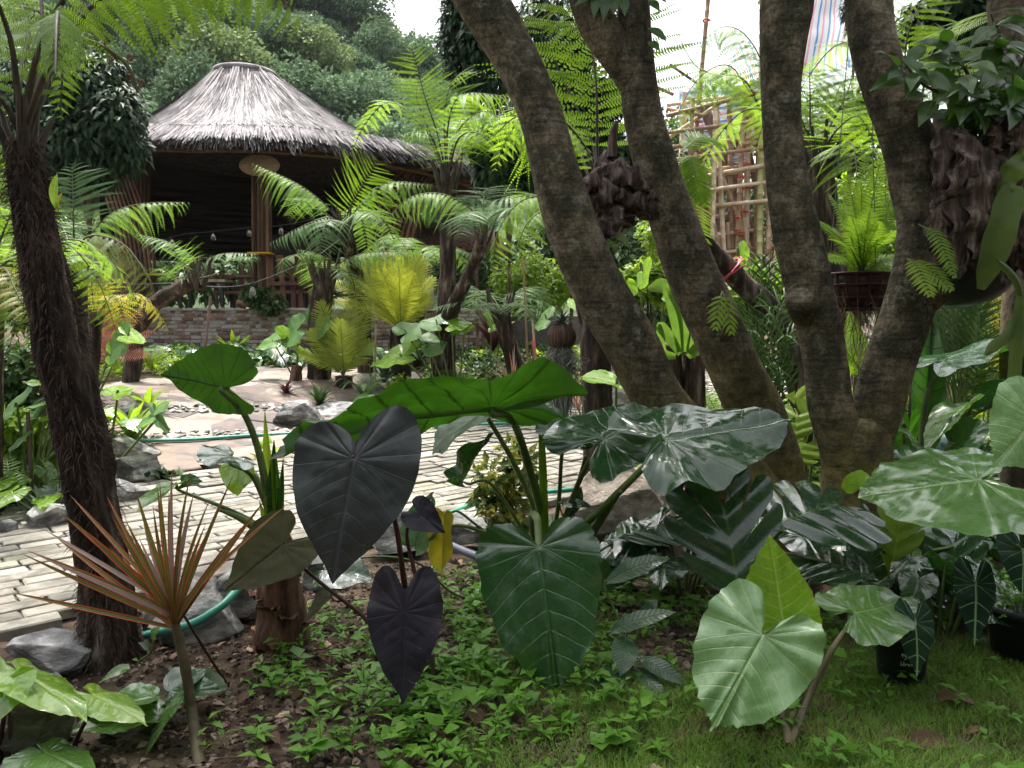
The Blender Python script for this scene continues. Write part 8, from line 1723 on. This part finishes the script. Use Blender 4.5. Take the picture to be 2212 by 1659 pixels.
# planted ground cover of the beds beyond the path
for nm, mt_, sd_, nc, lb in (('ground_cover', 'shrub', 5, 950, 'low dark green ground cover filling the beds beyond the path'), ('lime_ground_cover', 'limeshrub', 6, 520, 'low lime green ground cover tufts in the beds beyond the path')):
    g_ = np.random.RandomState(sd_); C = []; Dd = []; tries = 0
    while len(C) < nc*20 and tries < 60000:
        tries += 1; yy = g_.uniform(5.2, 15.5); xx = (g_.uniform(-60, 2280)-CXP)/F*yy; dd = -.803*(xx+.75)+.596*(yy-9.4)
        if pip(xx, yy, PATH) or pip(xx, yy, FLAG) or (xx < -1.2 and yy > 13.0): continue
        if vnoise(np.array([[xx*.9+sd_, yy*.9, 0]]))[0] < -.25: continue
        hh = g_.uniform(.04, .22); b_ = np.array([xx, yy, float(H(xx, yy))])
        for k in range(20):
            a = g_.uniform(0, 6.283); C.append(b_+[g_.normal()*.05, g_.normal()*.05, hh*g_.rand()]); Dd.append([math.cos(a), math.sin(a), g_.uniform(-.1, 1.1)])
    C = np.array(C); Dd = np.array(Dd); mb = MB(); leafcloud(mb, C, Dd, np.tile([0, 0, 1.], (len(C), 1))+g_.normal(size=(len(C), 3))*.25, .13, .024, sd_, 0, .1, (.5, 1.3)); tag(mb.build(nm, MT[mt_]), lb, 'ground cover', kind='stuff')
# individual fallen leaves
FL = [(655, 1745), (700, 1395), (1030, 1555), (970, 1612), (1420, 1660), (2065, 1520), (2110, 1580), (2010, 1600), (480, 1390), (540, 1410), (560, 1440), (700, 1430), (640, 1500), (610, 1540), (760, 1440), (500, 1455), (830, 1400), (1010, 1180), (990, 1215), (1070, 1230), (1100, 1200), (2130, 1330), (2060, 1400), (2040, 1360), (1850, 1560), (1400, 1480), (1260, 1560), (530, 1505), (440, 1530), (780, 1560), (860, 1590), (690, 1560), (1120, 1400), (590, 1600), (350, 1400), (380, 1420), (720, 1340), (770, 1390), (1800, 1620), (1330, 1500)]
for k, (px_, py_) in enumerate(FL):
    g0 = G(px_, py_); g0[2] = float(gh(np.array([g0[0]]), np.array([g0[1]]))[0])+.012; a = rg_.uniform(0, 6.28); l = rg_.uniform(.05, .11)*(1.3 if k < 8 else 1); d = np.array([math.cos(a), math.sin(a), 0]); mb = MB()
    lance(mb, g0-d*l/2, g0+d*l/2, (rg_.normal()*.3, rg_.normal()*.3-.2, 1), l*.24, rg_.uniform(-.05, .22), rg_.uniform(-.5, .7), 9, None, 0, rg_.rand(), .12); o = mb.build('fallen_leaf', MT['litter']); off = Vector(g0); o.data.transform(Matrix.Translation(-off)); o.location = off
    tag(o, 'curled dry brown leaf lying on the ground in the foreground', 'dead leaf', 'fallen brown leaves')
# ------------------------------------------------------------------ pale air between the garden and the hill
mb = MB(); mb.add(boxv((0, 80, 34), 520, 320, 92), BOXF); hz = mb.build('haze', MT['soil']); hz.data.materials.clear()
m, nt = newmat('haze_air'); v_ = nd(nt, 'ShaderNodeVolumePrincipled', {'Color': (.78, .88, 1., 1), 'Density': .00016, 'Anisotropy': .2}); nd(nt, 'ShaderNodeOutputMaterial', {'Volume': v_.outputs[0]}); hz.data.materials.append(m); tag(hz, kind='stuff')
